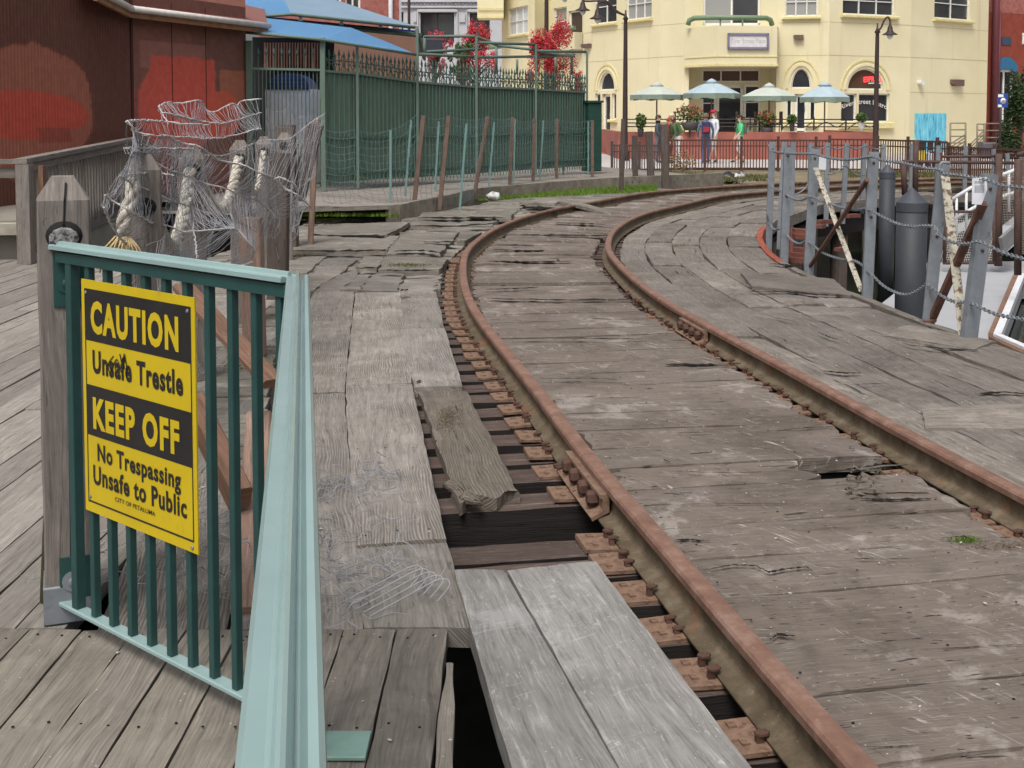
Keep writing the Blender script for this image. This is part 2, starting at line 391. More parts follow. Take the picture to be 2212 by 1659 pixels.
# ---------------- track centre line (left rail head), from the bend seen in the photo ----------------
_px = [(1872, 1659), (1544, 1297), (1414, 1137), (1268, 985), (1193, 876), (1116, 782), (1060, 715), (1016, 655), (1000, 600), (1000, 571), (1006, 539), (1029, 518), (1062, 495), (1125, 469), (1203, 448), (1252, 440), (1383, 416), (1450, 409), (1550, 402), (1650, 396)]
_w = [G(x, y, .105) for x, y in _px]; _w = [Vector((p.x, p.y, 0)) for p in _w]
_w = [Vector((1.35, -0.3, 0)), Vector((1.04, 1.2, 0))] + _w + [Vector((7.9, 26.0, 0)), Vector((11, 26.9, 0)), Vector((14.5, 27.4, 0)), Vector((20, 27.7, 0))]
def catmull(pts, k=10):
    o = []
    for i in range(len(pts) - 1):
        p0, p1, p2, p3 = pts[max(i - 1, 0)], pts[i], pts[i + 1], pts[min(i + 2, len(pts) - 1)]
        for j in range(k):
            t = j / k
            o.append(.5 * (2 * p1 + (p2 - p0) * t + (2 * p0 - 5 * p1 + 4 * p2 - p3) * t * t + (3 * p1 - p0 - 3 * p2 + p3) * t ** 3))
    return o + [pts[-1]]
def resample(pts, step):
    o = [pts[0].copy()]; acc = 0.0
    for a, b in zip(pts, pts[1:]):
        L = (b - a).length
        while acc + L >= step:
            a = lerp(a, b, (step - acc) / L); L = (b - a).length; o.append(a.copy()); acc = 0.0
        acc += L
    return o
_pp = resample(catmull(_w), 0.1)
for _ in range(60):
    _pp = [_pp[0]] + [(_pp[i - 1] + _pp[i] * 2 + _pp[i + 1]) / 4 for i in range(1, len(_pp) - 1)] + [_pp[-1]]
PATH = resample(_pp, 0.1); SMAX = (len(PATH) - 3) * .1
def TP(s, off=0.0, z=0.0):
    s = max(0, min(s, SMAX)); i = int(s / .1); t = s / .1 - i
    p = lerp(PATH[i], PATH[i + 1], t); i0 = max(i - 2, 0); d = (PATH[min(i + 3, len(PATH) - 1)] - PATH[i0]).normalized()
    n = Vector((d.y, -d.x, 0))
    q = p + n * off; return Vector((q.x, q.y, z))
def TD(s):
    a = TP(s - .1); b = TP(s + .1); return (b - a).normalized()
_sy = [(TP(i * .1).y, i * .1) for i in range(int(SMAX / .1))]
def SY(Y):
    for (y0, s0), (y1, s1) in zip(_sy, _sy[1:]):
        if y0 <= Y <= y1: return s0 + (s1 - s0) * (Y - y0) / max(y1 - y0, 1e-6)
    return 0.0
GAUGE = 1.49

track = thing('railway_track', TP(SY(3), GAUGE / 2, -.05), 'rusty railway track curving away across the worn timber trestle', 'railway track')
_half = [(.065, 0), (.065, .011), (.022, .024), (.0085, .036), (.0085, .094), (.018, .101), (.033, .106), (.034, .128), (.028, .137), (.012, .140)]
_prof = _half + [(-a, b) for a, b in _half[::-1]]
def sweep_rail(s0, s1, off):
    m = MB(); n = len(_prof); k = 0; S = []; s = s0
    while s < s1: S.append(s); s += .12
    S.append(s1)
    for s in S:
        c = TP(s, off, -.035); d = TD(s); nn = Vector((d.y, -d.x, 0))
        m.v += [c + nn * a + UP * b for a, b in _prof]
    for i in range(len(S) - 1):
        for j in range(n):
            q = (j + 1) % n; a = i * n; b = a + n
            hd = 1.0 if (min(_prof[j][1], _prof[q][1]) > .1) else 0.0
            m.face((a + q, a + j, b + j, b + q), [(S[i], hd), (S[i], hd), (S[i + 1], hd), (S[i + 1], hd)], 0, 0, hd == 0)
    m.face(list(range(n))[::-1], [(0, .6)] * n); m.face([len(m.v) - n + j for j in range(n)], [(0, .6)] * n)
    return finish('rail', m, M['rail'], track)
sj = SY(4.86); sj2 = SY(7.9)
sweep_rail(SY(.6), sj - .003, 0); sweep_rail(sj + .003, SMAX - .2, 0)
sweep_rail(SY(.6), sj2 - .003, GAUGE); sweep_rail(sj2 + .003, SMAX - .2, GAUGE)

# ties, plates and spikes
tieY = [1.7, 2.0, 2.3, 2.6, 2.91, 3.24, 3.53, 3.80, 4.05, 4.25, 4.80, 5.11, 5.39, 5.68, 5.97, 6.23, 6.5, 6.76, 7.05, 7.34]
tieS = [SY(y) for y in tieY]; s = tieS[-1]
while s < SY(17.5): s += random.uniform(.25, .31); tieS.append(s)
rg = random.Random(3)
for i, s in enumerate(tieS):
    m = MB(); a = TP(s, (-1.02 if s > SY(3.9) else -.62) + rg.uniform(-.1, .1) * (s > SY(3.9)), 0); b = TP(s + rg.uniform(-.02, .02), 2.15 + rg.uniform(-.2, .2) if i != 10 else .80, 0)
    w = .185 if i not in (8, 9) else .17
    d = (b - a).normalized(); nn = Vector((-d.y, d.x, 0)) * (w / 2)
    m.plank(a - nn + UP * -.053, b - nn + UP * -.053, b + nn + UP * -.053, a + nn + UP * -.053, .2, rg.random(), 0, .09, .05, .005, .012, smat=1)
    finish('tie', m, [M['tie'], M['creosote_shade']], track)  # sides near black: creosote plus painted shade between the ties
pm = MB(); pm.box((0, 0, -.009), .30, .165, .018, 0, .3, 0, .003)
pm.box((-.105, .045, .009), .022, .022, .006, 0, .3); pm.box((-.105, -.04, .009), .022, .022, .006, 0, .3)
def spike_mb():
    m = MB(); m.box((0, 0, -.03), .017, .017, .05, 0, .2)
    m.lathe([(.006, -.004), (.017, .002), (.016, .008), (.006, .012)], (.007, 0, .013), 7, Matrix.Diagonal((1.25, .85, 1)), .3, 0, False)
    return m
plate0 = finish('tie_plate', pm, M['plate'], track, 'local'); spike0 = finish('spike', spike_mb(), M['spike'], track, 'local')
used = {'p': False, 's': False}
def put(o0, key, p, ang, tilt=0):
    o = o0 if not used[key] else o0.copy()
    if used[key]: SC.collection.objects.link(o)
    used[key] = True; o.parent = track; o.location = p - WL[track.as_pointer()]; o.rotation_euler = (tilt, rg.uniform(-.05, .05), ang); return o
for i, s in enumerate(tieS):
    d = TD(s); ang = math.atan2(-d.x, d.y)
    if i < 46: put(plate0, 'p', TP(s + rg.uniform(-.01, .01), -.02 + rg.uniform(-.02, .01), -.044), ang + rg.uniform(-.07, .07))
    if 3 <= i < 26: put(plate0, 'p', TP(s, GAUGE - .02, -.044), ang)
    z = -.034
    for k in range(1 + (i % 3 != 1)):
        if i < 40: put(spike0, 's', TP(s + (-.045 + .075 * k), -.083, z + rg.uniform(-.006, .015)), ang, rg.uniform(-.25, .25))
    for k in range(1 + (i % 2)):
        if 4 <= i < 30: put(spike0, 's', TP(s + (-.04 + .08 * k), GAUGE - .083, z + rg.uniform(-.004, .02)), ang, rg.uniform(-.3, .3))
def joint(sc, off, half):
    m = MB(); P0 = [TP(sc + t, off - .045, -.035) for t in [-half + 2 * half * i / 8 for i in range(9)]]
    sec = [(-.045, .004), (-.052, .018), (-.012, .034), (-.004, .045), (-.004, .085), (-.018, .094), (-.018, .106), (.022, .104), (.022, .035)]
    n = len(sec)
    for i, p in enumerate(P0):
        d = TD(sc - half + 2 * half * i / 8); nn = Vector((d.y, -d.x, 0)); m.v += [p + nn * a + UP * b for a, b in sec]
    for i in range(8):
        for j in range(n):
            q = (j + 1) % n; a = i * n; b = a + n; m.face((a + j, a + q, b + q, b + j), None, .4)
    m.face(range(n), None, .4); m.face([8 * n + j for j in range(n)][::-1], None, .4)
    jb = finish('joint_bar', m, M['plate'], track)
    for t in (-.72, -.25, .25, .72):
        b = MB(); c = TP(sc + t * half, off - .05, .031); d = TD(sc); nn = Vector((-d.y, d.x, 0))
        Rm = nn.to_track_quat('Z', 'Y').to_matrix()
        b.lathe([(.013, -.02), (.014, .03)], c, 8, Rm, .2); b.lathe([(.03, .0), (.031, .004), (.031, .034), (.024, .042)], c, 6, Rm, .3, 0, False, rg.random())
        finish('bolt', b, M['spike'], jb)
joint(sj - .12, 0, .30); joint(sj2, GAUGE, .28)

# ---------------- decking ----------------
deck = MB(); rd = random.Random(11)
MID, RGT, LFT, FAR, PUB, WLK, EDGE = range(7)
def tq(s0, s1, o0, o1, z, **k): # plank running along the track
    deck.plank(TP(s0, o0, z), TP(s1, o0, z), TP(s1, o1, z), TP(s0, o1, z), **k)
# planks between the rails (lengths across the track)
edges = []; s = SY(1.2)
fixedY = [2.35, 2.66, 2.98, 3.30, 3.62, 3.93, 4.23, 4.52, 4.70, 4.98, 5.27, 5.58, 5.90, 6.2, 6.5, 6.82, 7.12, 7.42, 7.70, 7.96]
fs = [SY(y) for y in fixedY]; s = fs[-1]
while s < SMAX - 1: s += rd.uniform(.26, .36); fs.append(s)
for i in range(len(fs) - 1):
    s0, s1 = fs[i], fs[i + 1]; gap = .0015 if rd.random() < .75 else .014
    if abs(fixedY[min(i, 19)] - 7.96) < .01 and i == 19: gap = .025
    z = rd.uniform(-.004, .004) + (.02 if i > 26 and rd.random() < .25 else 0)
    a0 = .078 + rd.uniform(0, .035); a1 = GAUGE - .135 - rd.uniform(0, .03)
    if 5 <= s1 and i < 8: a1 = GAUGE - .115
    far = i > 30
    kw = dict(th=.07, rnd=rd.random(), mat=MID, du=.05 if not far else .12, dv=.05 if not far else .1, jit=.004 if not far else .012, warp=.012 if not far else .03, rough=.035)
    if i == 8: a1 = .93; kw['rough'] = .16
    if far and rd.random() < .4:
        c = rd.uniform(.4, .9) * GAUGE
        deck.plank(TP(s0 + gap, a0, z), TP(s0 + gap, c, z), TP(s1, c, z), TP(s1, a0, z), **kw)
        kw['rnd'] = rd.random(); z2 = z + rd.uniform(-.02, .01)
        deck.plank(TP(s0 + gap, c + .01, z2), TP(s0 + gap, a1, z2), TP(s1, a1, z2), TP(s1, c + .01, z2), **kw)
    else:
        deck.plank(TP(s0 + gap, a0, z), TP(s0 + gap, a1, z), TP(s1, a1, z), TP(s1, a0, z), **kw)
# sliver left standing in the hole
deck.plank(TP(fs[8] + .01, .90, -.02), TP(fs[8] + .01, 1.28, -.02), TP(fs[8] + .06, 1.25, -.02), TP(fs[8] + .07, .92, -.03), .03, .4, MID, .03, .03, .006, .02) if False else None
# boards right of the track, running with it
strips = [.085, .40, .71, 1.03, 1.36, 1.72]
for k in range(5):
    s = SY(1.2) - rd.uniform(0, 1.5)
    while s < SY(25):
        far = s > SY(8.5)
        L = rd.uniform(2.2, 4.5) if not far else rd.uniform(.9, 1.6)
        gap = rd.choice([.004, .006, .012, .02])
        z = rd.uniform(-.012, .010)
        if not far and s + L > SY(9.5): L = max(.8, SY(9.0) - s)
        n = 1
        tq(s + .006, s + L, GAUGE + strips[k] + gap + (.03 if k == 0 else 0), GAUGE + strips[k + 1], z, th=.07, rnd=rd.random(), mat=RGT, du=.08, dv=.06, jit=.006, warp=.018, rough=.03)
        s += L
# extra slab laid on the right boards with a dark lip
deck.plank(G(1905, 722, .02), G(2105, 752, .03), G(2150, 735, .03), G(1960, 700, .03), .035, .52, RGT, .06, .06, .006, .01)
deck.plank(G(1625, 618, .03), G(1840, 636, .03), G(1800, 600, .03), G(1600, 588, .03), .035, .22, RGT, .06, .06, .006, .01)
deck.plank(G(2000, 921, .025), G(2300, 924, .025), G(2260, 868, .025), G(1990, 880, .025), .03, .82, RGT, .06, .06, .006, .01)
# edge timber with the old red paint along the bend
s = SY(1.5)
while s < SMAX - 1.5:
    L = 1.0 if s > SY(8) else 2.2
    deck.plank(TP(s, GAUGE + 1.725, .012), TP(s + L - .01, GAUGE + 1.725, .012), TP(s + L - .01, GAUGE + 1.80, .012), TP(s, GAUGE + 1.80, .012), .16, rd.random(), EDGE if SY(11.8) < s < SY(16.8) else RGT, .1, .04, .004, .01)
    s += L
# boards left of the track
OL = lambda Y, tab: (lambda q: q)(next((lerp(b0, b1, (Y - a0) / (a1 - a0)) for (a0, b0), (a1, b1) in zip(tab, tab[1:]) if a0 <= Y <= a1), tab[-1][1] if Y > tab[-1][0] else tab[0][1]))
eA0 = [(6.5, -.33), (8.5, -.23), (10.3, -.24)]; eA1 = [(3.9, -.69), (6.6, -.60), (10.2, -.55)]; eB = [(3.4, -1.02), (5, -1.0), (10.2, -.94)]; eC = [(3.4, -1.42), (10.2, -1.30)]; eD = [(3.4, -1.80), (10.2, -1.72)]
def lb(Y0, Y1, e0, e1, z, **k):
    a, b, c, d = TP(SY(Y0), OL(Y0, e0), z), TP(SY(Y1), OL(Y1, e0), z), TP(SY(Y1), OL(Y1, e1) + .008, z), TP(SY(Y0), OL(Y0, e1) + .008, z)
    if Y0 < 3.6: a = lerp(a, b, (3.425 - a.y) / (b.y - a.y)); d = lerp(d, c, (3.425 - d.y) / (c.y - d.y))
    deck.plank(a, b, c, d, th=.06, mat=k.pop('mat', LFT), du=.06, dv=.05, jit=.004, warp=.008, **k)
lb(6.62, 8.4, eA0, eA1, .004, rnd=.71); lb(8.42, 10.2, eA0, eA1, -.004, rnd=.33)
lb(4.27, 6.72, eA1, eB, .006, rnd=.62); lb(6.74, 10.15, eA1, eB, .0, rnd=.83); lb(3.43, 4.25, eA1, eB, .004, rnd=.15)
lb(3.45, 6.55, eB, eC, .0, rnd=.44); lb(6.57, 10.18, eB, eC, .004, rnd=.56)
lb(3.45, 5.2, eC, eD, -.004, rnd=.27)
s = SY(5.22)
while s < SY(10.2): # mossy cross planks behind the railing
    w = rd.uniform(.17, .27); z = rd.uniform(-.012, .01)
    deck.plank(TP(s, -2.35, z), TP(s, -1.40, z), TP(s + w - .012, -1.38, z), TP(s + w - .012, -2.32, z), .06, rd.random(), FAR, .07, .05, .006, .012)
    s += w
# patched planks round the bend
zz = lambda x, y: (605 + .3516 * x, 345.6 + .3516 * y)
patches = [((30, 552), (655, 548), (735, 460), (70, 452)), ((150, 452), (640, 466), (800, 382), (240, 392)), ((790, 400), (1300, 402), (1330, 368), (830, 362)),
 ((850, 348), (1420, 352), (1440, 322), (880, 318)), ((650, 578), (985, 578), (1100, 430), (740, 432)), ((1085, 500), (1140, 500), (1240, 440), (1110, 432)),
 ((610, 675), (985, 672), (1030, 600), (640, 590)), ((460, 660), (600, 660), (640, 590), (520, 580)), ((170, 702), (360, 700), (520, 570), (300, 575)),
 ((20, 690), (160, 690), (290, 575), (20, 590)), ((200, 792), (370, 792), (520, 668), (380, 690)), ((375, 792), (480, 792), (598, 668), (525, 668)),
 ((484, 796), (720, 796), (770, 690), (604, 675)), ((724, 796), (940, 792), (1000, 682), (780, 692)), ((1210, 330), (1440, 325), (1460, 300), (1230, 300)),
 ((1300, 300), (1470, 302), (1500, 270), (1360, 268)), ((-140, 690), (15, 690), (15, 585), (-140, 585)), ((-180, 800), (195, 795), (372, 695), (-180, 700)),
 ((60, 448), (145, 450), (235, 392), (140, 388)), ((-150, 565), (25, 560), (65, 455), (-60, 450))]
for i, q in enumerate(patches):
    z = rd.uniform(.01, .06) if i not in (8, 10, 11, 12, 13, 17) else 0.0
    c = [G(*zz(*p), z) for p in q]
    deck.plank(*c, th=.06, rnd=rd.random(), mat=FAR if i not in (8, 10, 11, 12, 13) else LFT, du=.12, dv=.09, jit=.006, warp=.03, rough=.04)
s = SY(10.4)
while s < SY(23.5):
    w = rd.uniform(.22, .34); z = -.03 + rd.uniform(-.02, .015)
    x0 = -2.9 if s < SY(16) else -2.3
    c = rd.uniform(-1.6, -.8)
    deck.plank(TP(s, x0, z), TP(s, c, z), TP(s + w - .015, c, z), TP(s + w - .015, x0, z), .05, rd.random(), FAR, .15, .1, .01, .02)
    deck.plank(TP(s, c + .01, z + .012), TP(s, -.20, z + .012), TP(s + w - .015, -.20, z + .012), TP(s + w - .015, c + .01, z + .012), .05, rd.random(), FAR, .15, .1, .01, .02)
    s += w
# public walkway: boards run straight away from the camera
x = -.19; i = 0
while x > -4.2:
    w = .155; z = rd.uniform(-.003, .003)
    deck.plank(V(x - w + .006, .3, z), V(x - w + .006, 3.415, z), V(x, 3.415, z), V(x, .3, z), .05, rd.random(), PUB, .06, .04, .002, .003)
    x -= w
deck.plank(V(-.182, .3, -.005), V(-.182, 3.22, -.005), V(-.162, 3.22, -.005), V(-.03, .3, -.005), .05, .9, PUB, .06, .03, .003, .004)
x = -1.33
while x > -9.5:
    w = .15; y = 3.43
    x1 = x; lim = lambda X: 12.3
    while y < 12.3:
        L = min(rd.uniform(1.8, 3.6), 12.4 - y)
        # follow the rope post line, which drifts left
        xa = -1.33 - .125 * (y - 3.45)
        if x1 < xa + .02 or True:
            bx = x1 - .10 * (y - 3.43) * (1 if False else 0)
            if x1 <= -1.30 - .118 * (y - 3.45):
                z = rd.uniform(-.004, .004)
                deck.plank(V(x1 - w + .006, y, z), V(x1 - w + .006, y + L - .006, z), V(x1, y + L - .006, z), V(x1, y, z), .05, rd.random(), WLK, .12, .05, .002, .003)
        y += L
    x -= w
# dark strips for open splits and gaps, and painted shadow at lifted plank edges
def crack(pts, w, z=.012, cv=None):
    q = [cv(*p) if cv else p for p in pts]; w0 = [G(x, y, z) for x, y in q]; c = [lerp(a_, b_, t_ / 9) for a_, b_ in zip(w0, w0[1:]) for t_ in range(9)] + [w0[-1]]; n = len(c); cr = random.Random(int(q[0][0] * 7 + q[0][1]))
    k = len(deck.v); u = V(0, 1, 0)
    for i, p in enumerate(c):
        e = math.sin(math.pi * min(1, max(0, (i + .4) / n))) ** .6; sc = p.y / FPX * (p.y / EYE)  # px of height -> metres of depth
        h = w * e * cr.uniform(.15, 1.15) * sc * .32; o = V(cr.uniform(-.004, .004), cr.uniform(-1, 1) * h * .5, 0)
        deck.v += [p + u * h + o, p - u * h + o]
    for i in range(n - 1): a = k + i * 2; deck.face((a, a + 1, a + 3, a + 2), None, .3, 7)
z1 = lambda x, y: (1434 + .3516 * x, 1123 + .3516 * y); z2 = lambda x, y: (1434 + .3516 * x, 778 + .3516 * y); z4 = lambda x, y: (1607 + .3021 * x, 276.5 + .3021 * y)
for pts, w in (([(235, 312), (420, 276), (560, 280), (640, 320), (760, 300), (880, 288), (920, 322)], 7), ([(645, 735), (700, 705), (815, 712)], 12), ([(1240, 1395), (1400, 1392), (1560, 1382)], 4), ([(1560, 795), (1800, 785), (2000, 772), (2230, 765)], 3), ([(60, 122), (150, 120), (290, 130)], 8), ([(1490, 568), (1530, 572)], 5), ([(1110, 795), (1260, 800)], 3), ([(1150, 235), (1300, 240), (1560, 238)], 3), ([(1700, 110), (1850, 100), (1950, 150)], 6), ([(640, 1160), (760, 1180)], 3), ([(1480, 1300), (1700, 1310)], 2)): crack(pts, w, .012, z1)
for pts, w in (([(1000, 690), (1250, 655), (1400, 640), (1530, 700)], 13), ([(1210, 850), (1400, 858), (1650, 850)], 9), ([(980, 65), (1100, 78), (1215, 78)], 7), ([(1940, 205), (2080, 195), (2230, 208)], 9), ([(1620, 402), (1900, 408), (2230, 405)], 6), ([(0, 680), (300, 690), (800, 685)], 2), ([(30, 885), (500, 880), (1000, 878)], 2), ([(0, 450), (300, 440)], 2), ([(780, 420), (1060, 405)], 3), ([(0, 25), (240, 28), (480, 20)], 8), ([(560, 150), (700, 160)], 5), ([(0, 610), (40, 625)], 6), ([(1100, 150), (1400, 140)], 2), ([(1240, 590), (1500, 600)], 2)): crack(pts, w, .014, z2)
for pts, w in (([(1430, 1097), (1800, 1094), (2230, 1100)], 5), ([(1270, 850), (1700, 858), (2230, 855)], 7), ([(1260, 795), (1420, 790), (1590, 783)], 5), ([(1280, 620), (1500, 626), (1800, 622)], 6), ([(1310, 520), (1560, 526)], 6), ([(1310, 548), (1450, 556), (1620, 555)], 6), ([(1440, 460), (1700, 462), (2060, 464)], 6), ([(1690, 385), (1850, 390), (2000, 396)], 5), ([(1600, 1345), (1900, 1340), (2100, 1348)], 3)): crack(pts, w, .022, zz)
for pts, w in (([(840, 352), (1100, 355), (1420, 352)], 9), ([(790, 402), (1050, 408), (1320, 390)], 8), ([(30, 556), (350, 560), (650, 552), (735, 475)], 9), ([(150, 457), (400, 464), (640, 468), (790, 400)], 8), ([(610, 677), (800, 678), (990, 676)], 7), ([(460, 664), (600, 662)], 6), ([(880, 502), (1085, 504)], 6), ([(660, 580), (820, 575), (980, 590)], 5), ([(700, 560), (860, 555), (1010, 570)], 8), ([(720, 800), (790, 797)], 9), ([(1090, 435), (1085, 505)], 3), ([(1480, 300), (1600, 290), (1720, 318)], 14), ([(130, 390), (240, 386), (370, 388)], 6)): crack(pts, w, .064, zz)  # black strips paint the shadow along front edges of the lifted planks
for pts, w in (([(30, 1168), (300, 1172), (560, 1190), (780, 1200)], 8), ([(185, 968), (300, 980), (430, 985)], 9), ([(530, 1460), (600, 1490), (668, 1512)], 13), ([(985, 1466), (1180, 1552), (1430, 1575), (1670, 1590)], 6), ([(0, 850), (80, 912), (180, 968)], 5), ([(0, 1270), (200, 1350), (400, 1390)], 3), ([(280, 1170), (240, 1100)], 3), ([(400, 1620), (530, 1655)], 4), ([(0, 1060), (200, 1160), (300, 1180)], 3)): crack(pts, w, .022, z4)
for pts, w in (([(880, 170), (990, 172)], 3), ([(620, 60), (640, 170)], 2), ([(690, 130), (720, 125)], 7)): crack(pts, w, .012, lambda x, y: (657 + .3516 * x, 778 + .3516 * y))
nr_ = random.Random(31)
def nail(x, y, z): deck.lathe([(.0045, 0), (.003, .0015), (0, .002)], V(x, y, z), 6, None, .3, 7)
for k in range(26):
    for y in (1.6, 2.86, 3.36):
        for o in (.035, .115): nail(-.19 - .155 * k - o + nr_.uniform(-.006, .006), y + nr_.uniform(-.015, .015), .003)
for Y, e0, e1 in ((4.35, eA1, eB), (6.64, eA1, eB), (6.84, eA1, eB), (10.05, eA1, eB), (6.7, eA0, eA1), (8.34, eA0, eA1), (6.47, eB, eC), (6.65, eB, eC), (3.55, eB, eC), (5.4, eA1, eB)):
    for t in (.15, .5, .85): p = TP(SY(Y) + nr_.uniform(-.02, .02), lerp(OL(Y, e0), OL(Y, e1), t), .0); nail(p.x, p.y, .011)
for i in range(1, len(fs) - 1):
    if fs[i] < SY(9):
        for o in (.16, .60, 1.0, 1.26): p = TP((fs[i] + fs[i + 1]) / 2 + nr_.uniform(-.06, .06), o + nr_.uniform(-.03, .03)); nail(p.x, p.y, .008)
split_dark = plain('split_shadow', (0.018, 0.015, 0.013, 1), .95, 0, .1)
sp = MB(); sr_ = random.Random(21)
for i in range(26):
    x, y = sr_.uniform(1835, 1905), sr_.uniform(1012, 1068); a = sr_.gauss(.1, .5); L_ = sr_.uniform(.02, .07); p = G(x, y, .012 + sr_.random() * .02); d = V(math.cos(a), math.sin(a), sr_.uniform(-.3, .15)); n = V(-d.y, d.x, 0) * sr_.uniform(.004, .012)
    k = len(sp.v); sp.v += [p - d * L_ * .5 + n, p - d * L_ * .5 - n, p + d * L_ * .6, p - d * L_ * .4 + UP * .012]; r_ = sr_.random()
    sp.face((k, k + 1, k + 2), [(0, 0), (0, .02), (L_, .01)], r_); sp.face((k + 1, k + 3, k + 2), [(0, 0), (0, .02), (L_, .01)], r_); sp.face((k + 3, k, k + 2), [(0, 0), (0, .02), (L_, .01)], r_)
for pts in (((1838, 1018), (1900, 1008), (1960, 1003)), ((1855, 1066), (1940, 1062), (2005, 1064))):
    q_ = [G(x, y, .014) for x, y in pts]; sp.tube(q_, [.008, .006, .002], 5, .8)
tag(finish('wood_splinters', sp, M['rotten']), 'pale splinters round the broken hole beside the right rail', 'splinters', None, 'stuff')
red_edge = wood('red_painted_edge', L3(150, 82, 66), crack=.6, fuzz=.4, stain=.7, speck=.2)
structure('trestle_deck', deck, [M['deck_mid'], M['deck_right'], M['deck_left'], M['deck_far'], M['deck_public'], M['deck_walk'], red_edge, split_dark])
# beams under the deck, riverbank below
ub = MB()
for off in (-1.9, -.95, -.1, .75, GAUGE + .1, GAUGE + .9, GAUGE + 1.6):
    s = SY(1.0)
    while s < SMAX - 1.6:
        ub.beam(TP(s, off, -.41), TP(s + 1.5, off, -.41), .2, .3); s += 1.5
for y in (1.6, 2.86, 4.1, 6, 8, 10, 12):
    ub.beam(V(-9.5, y, -.3), V(-.12 - (.12 * (y - 3.4) + 1.2 if y > 3.4 else 0), y, -.3), .14, .26)
structure('deck_beams', ub, M['creosote_shade'])
pl = MB(); s = SY(9)
while s < SMAX - 2:
    for off in (GAUGE + 1.5, -.9):
        p = TP(s, off, 0); pl.tube([V(p.x, p.y, -2.6), V(p.x, p.y, -.56)], .15, 9, random.random())
    s += 1.9
structure('trestle_piles', pl, M['pile_wood'])
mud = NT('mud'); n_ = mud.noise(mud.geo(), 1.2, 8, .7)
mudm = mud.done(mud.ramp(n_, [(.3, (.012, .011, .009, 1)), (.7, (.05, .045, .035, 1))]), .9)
g = MB(); g.quad(V(-60, -20, -2.6), V(60, -20, -2.6), V(60, 34, -2.6), V(-60, 34, -2.6))
structure('riverbank', g, mudm)

# ---------------- loose timber on the trestle ----------------
def loose(name, cs, z, th, mat, label, cat, rnd, group=None, **k):
    m = MB(); c = [G(x, y, z) if len(t) == 2 else G(x, y, t[2]) for t in cs for x, y in [t[:2]]]
    m.plank(*c, th=th, rnd=rnd, **k); return single(name, m, mat, label, cat, group)
def extend(c0, c1, Y): # continue the line c0->c1 (world) to depth Y
    t = (Y - c0.y) / (c1.y - c0.y); return lerp(c0, c1, t)
for (nm, q, lab, r_) in (('loose_plank', ((980, 1228), (1088, 1230), (1335, 1659), (1105, 1659)), 'narrow silver grey plank lying beside the dark gap next to the green handrail', .35),
                        ('loose_plank', ((1096, 1230), (1285, 1210), (1625, 1659), (1340, 1659)), 'wide silver grey plank lying on the ties against the outside of the left rail', .68)):
    c = [G(x, y, .022) for x, y in q]
    a, b = c[0], c[1]; c2 = extend(b, c[2], 1.9); d2 = extend(a, c[3], 1.9)
    m = MB(); m.plank(a, d2, c2, b, th=.06, rnd=r_, du=.05, dv=.04, jit=.002, warp=.004)
    single(nm, m, M['grey_plank'], lab, 'plank', 'silver grey planks laid over the ties')
m = MB(); c = [G(905, 842, -.005), G(1008, 842, -.005), G(1122, 1062, -.005), G(985, 1074, -.005)]
def rot_hole(u, v):
    e = noise.noise(V(v * 6, u * 2.5, 4)); return (.62 < u < .985 and abs(v - .56 - e * .10) < .028 * (u - .55) * 2.2) or (.86 < u < .985 and abs(v - .27 + e * .12) < .016)
m.plank(c[1], c[2], c[3], c[0], th=.05, rnd=.5, du=.022, dv=.02, jit=.006, warp=.012, rough=.10)
single('rotten_plank', m, M['rotten'], 'rotten splintered plank lying over the exposed ties left of the rail', 'plank')
for (x, y, a, L, lab) in ((985, 1060, -1.0, .16, 'small broken knot of wood lying at the foot of the rotten plank'), (1018, 1085, -.6, .10, 'thin splinter of wood on the tie below the rotten plank')):
    m = MB(); p = G(x, y, -.02); d = V(math.cos(a), math.sin(a), 0) * L
    m.tube([p - d * .5, p - d * .1 + UP * .015, p + d * .25 + UP * .008, p + d * .5], [.02, .034, .022, .003], 7, .6)
    single('wood_fragment', m, M['rotten'], lab, 'wood')
# plank sprung up over the far part of the left rail
m = MB(); a, b = P(1122, 437, 19.6), P(1178, 431, 19.3); e = G(1318, 463, .02)
pts = [lerp(a, b, t / 4) for t in range(5)] + [lerp(b, e, t / 8) + UP * .03 * math.sin(t / 8 * math.pi) for t in range(1, 9)]
for i in range(len(pts) - 1):
    pass
w_ = V(.10, .42, 0); k0 = 0
for i, p in enumerate(pts): m.v += [p, p + w_, p - UP * .05, p + w_ - UP * .05]
for i in range(len(pts) - 1):
    A, B = i * 4, i * 4 + 4; u0, u1 = i * .2, i * .2 + .2
    m.face((A, B, B + 1, A + 1), [(u0, 0), (u1, 0), (u1, .3), (u0, .3)], .4); m.face((A + 2, B + 2, B, A), [(u0, 0), (u1, 0), (u1, .05), (u0, .05)], .4)
    m.face((A + 3, A + 2, B + 2, B + 3)[::-1], None, .4); m.face((A + 1, B + 1, B + 3, A + 3), None, .4)
m.face((0, 1, 3, 2), None, .4); n4 = len(m.v) - 4; m.face((n4, n4 + 2, n4 + 3, n4 + 1), None, .4)
single('sprung_plank', m, M['deck_far'], 'weathered plank sprung up like a ramp over the far left rail', 'plank')
m = MB(); m.plank(G(1132, 438, .1), G(1200, 437, .14), G(1215, 430, .14), G(1150, 430, .12), .04, .7, 0, .1, .1, .02, .03, .05)
single('splintered_board', m, M['deck_far'], 'short dark board tilted under the sprung plank', 'plank')
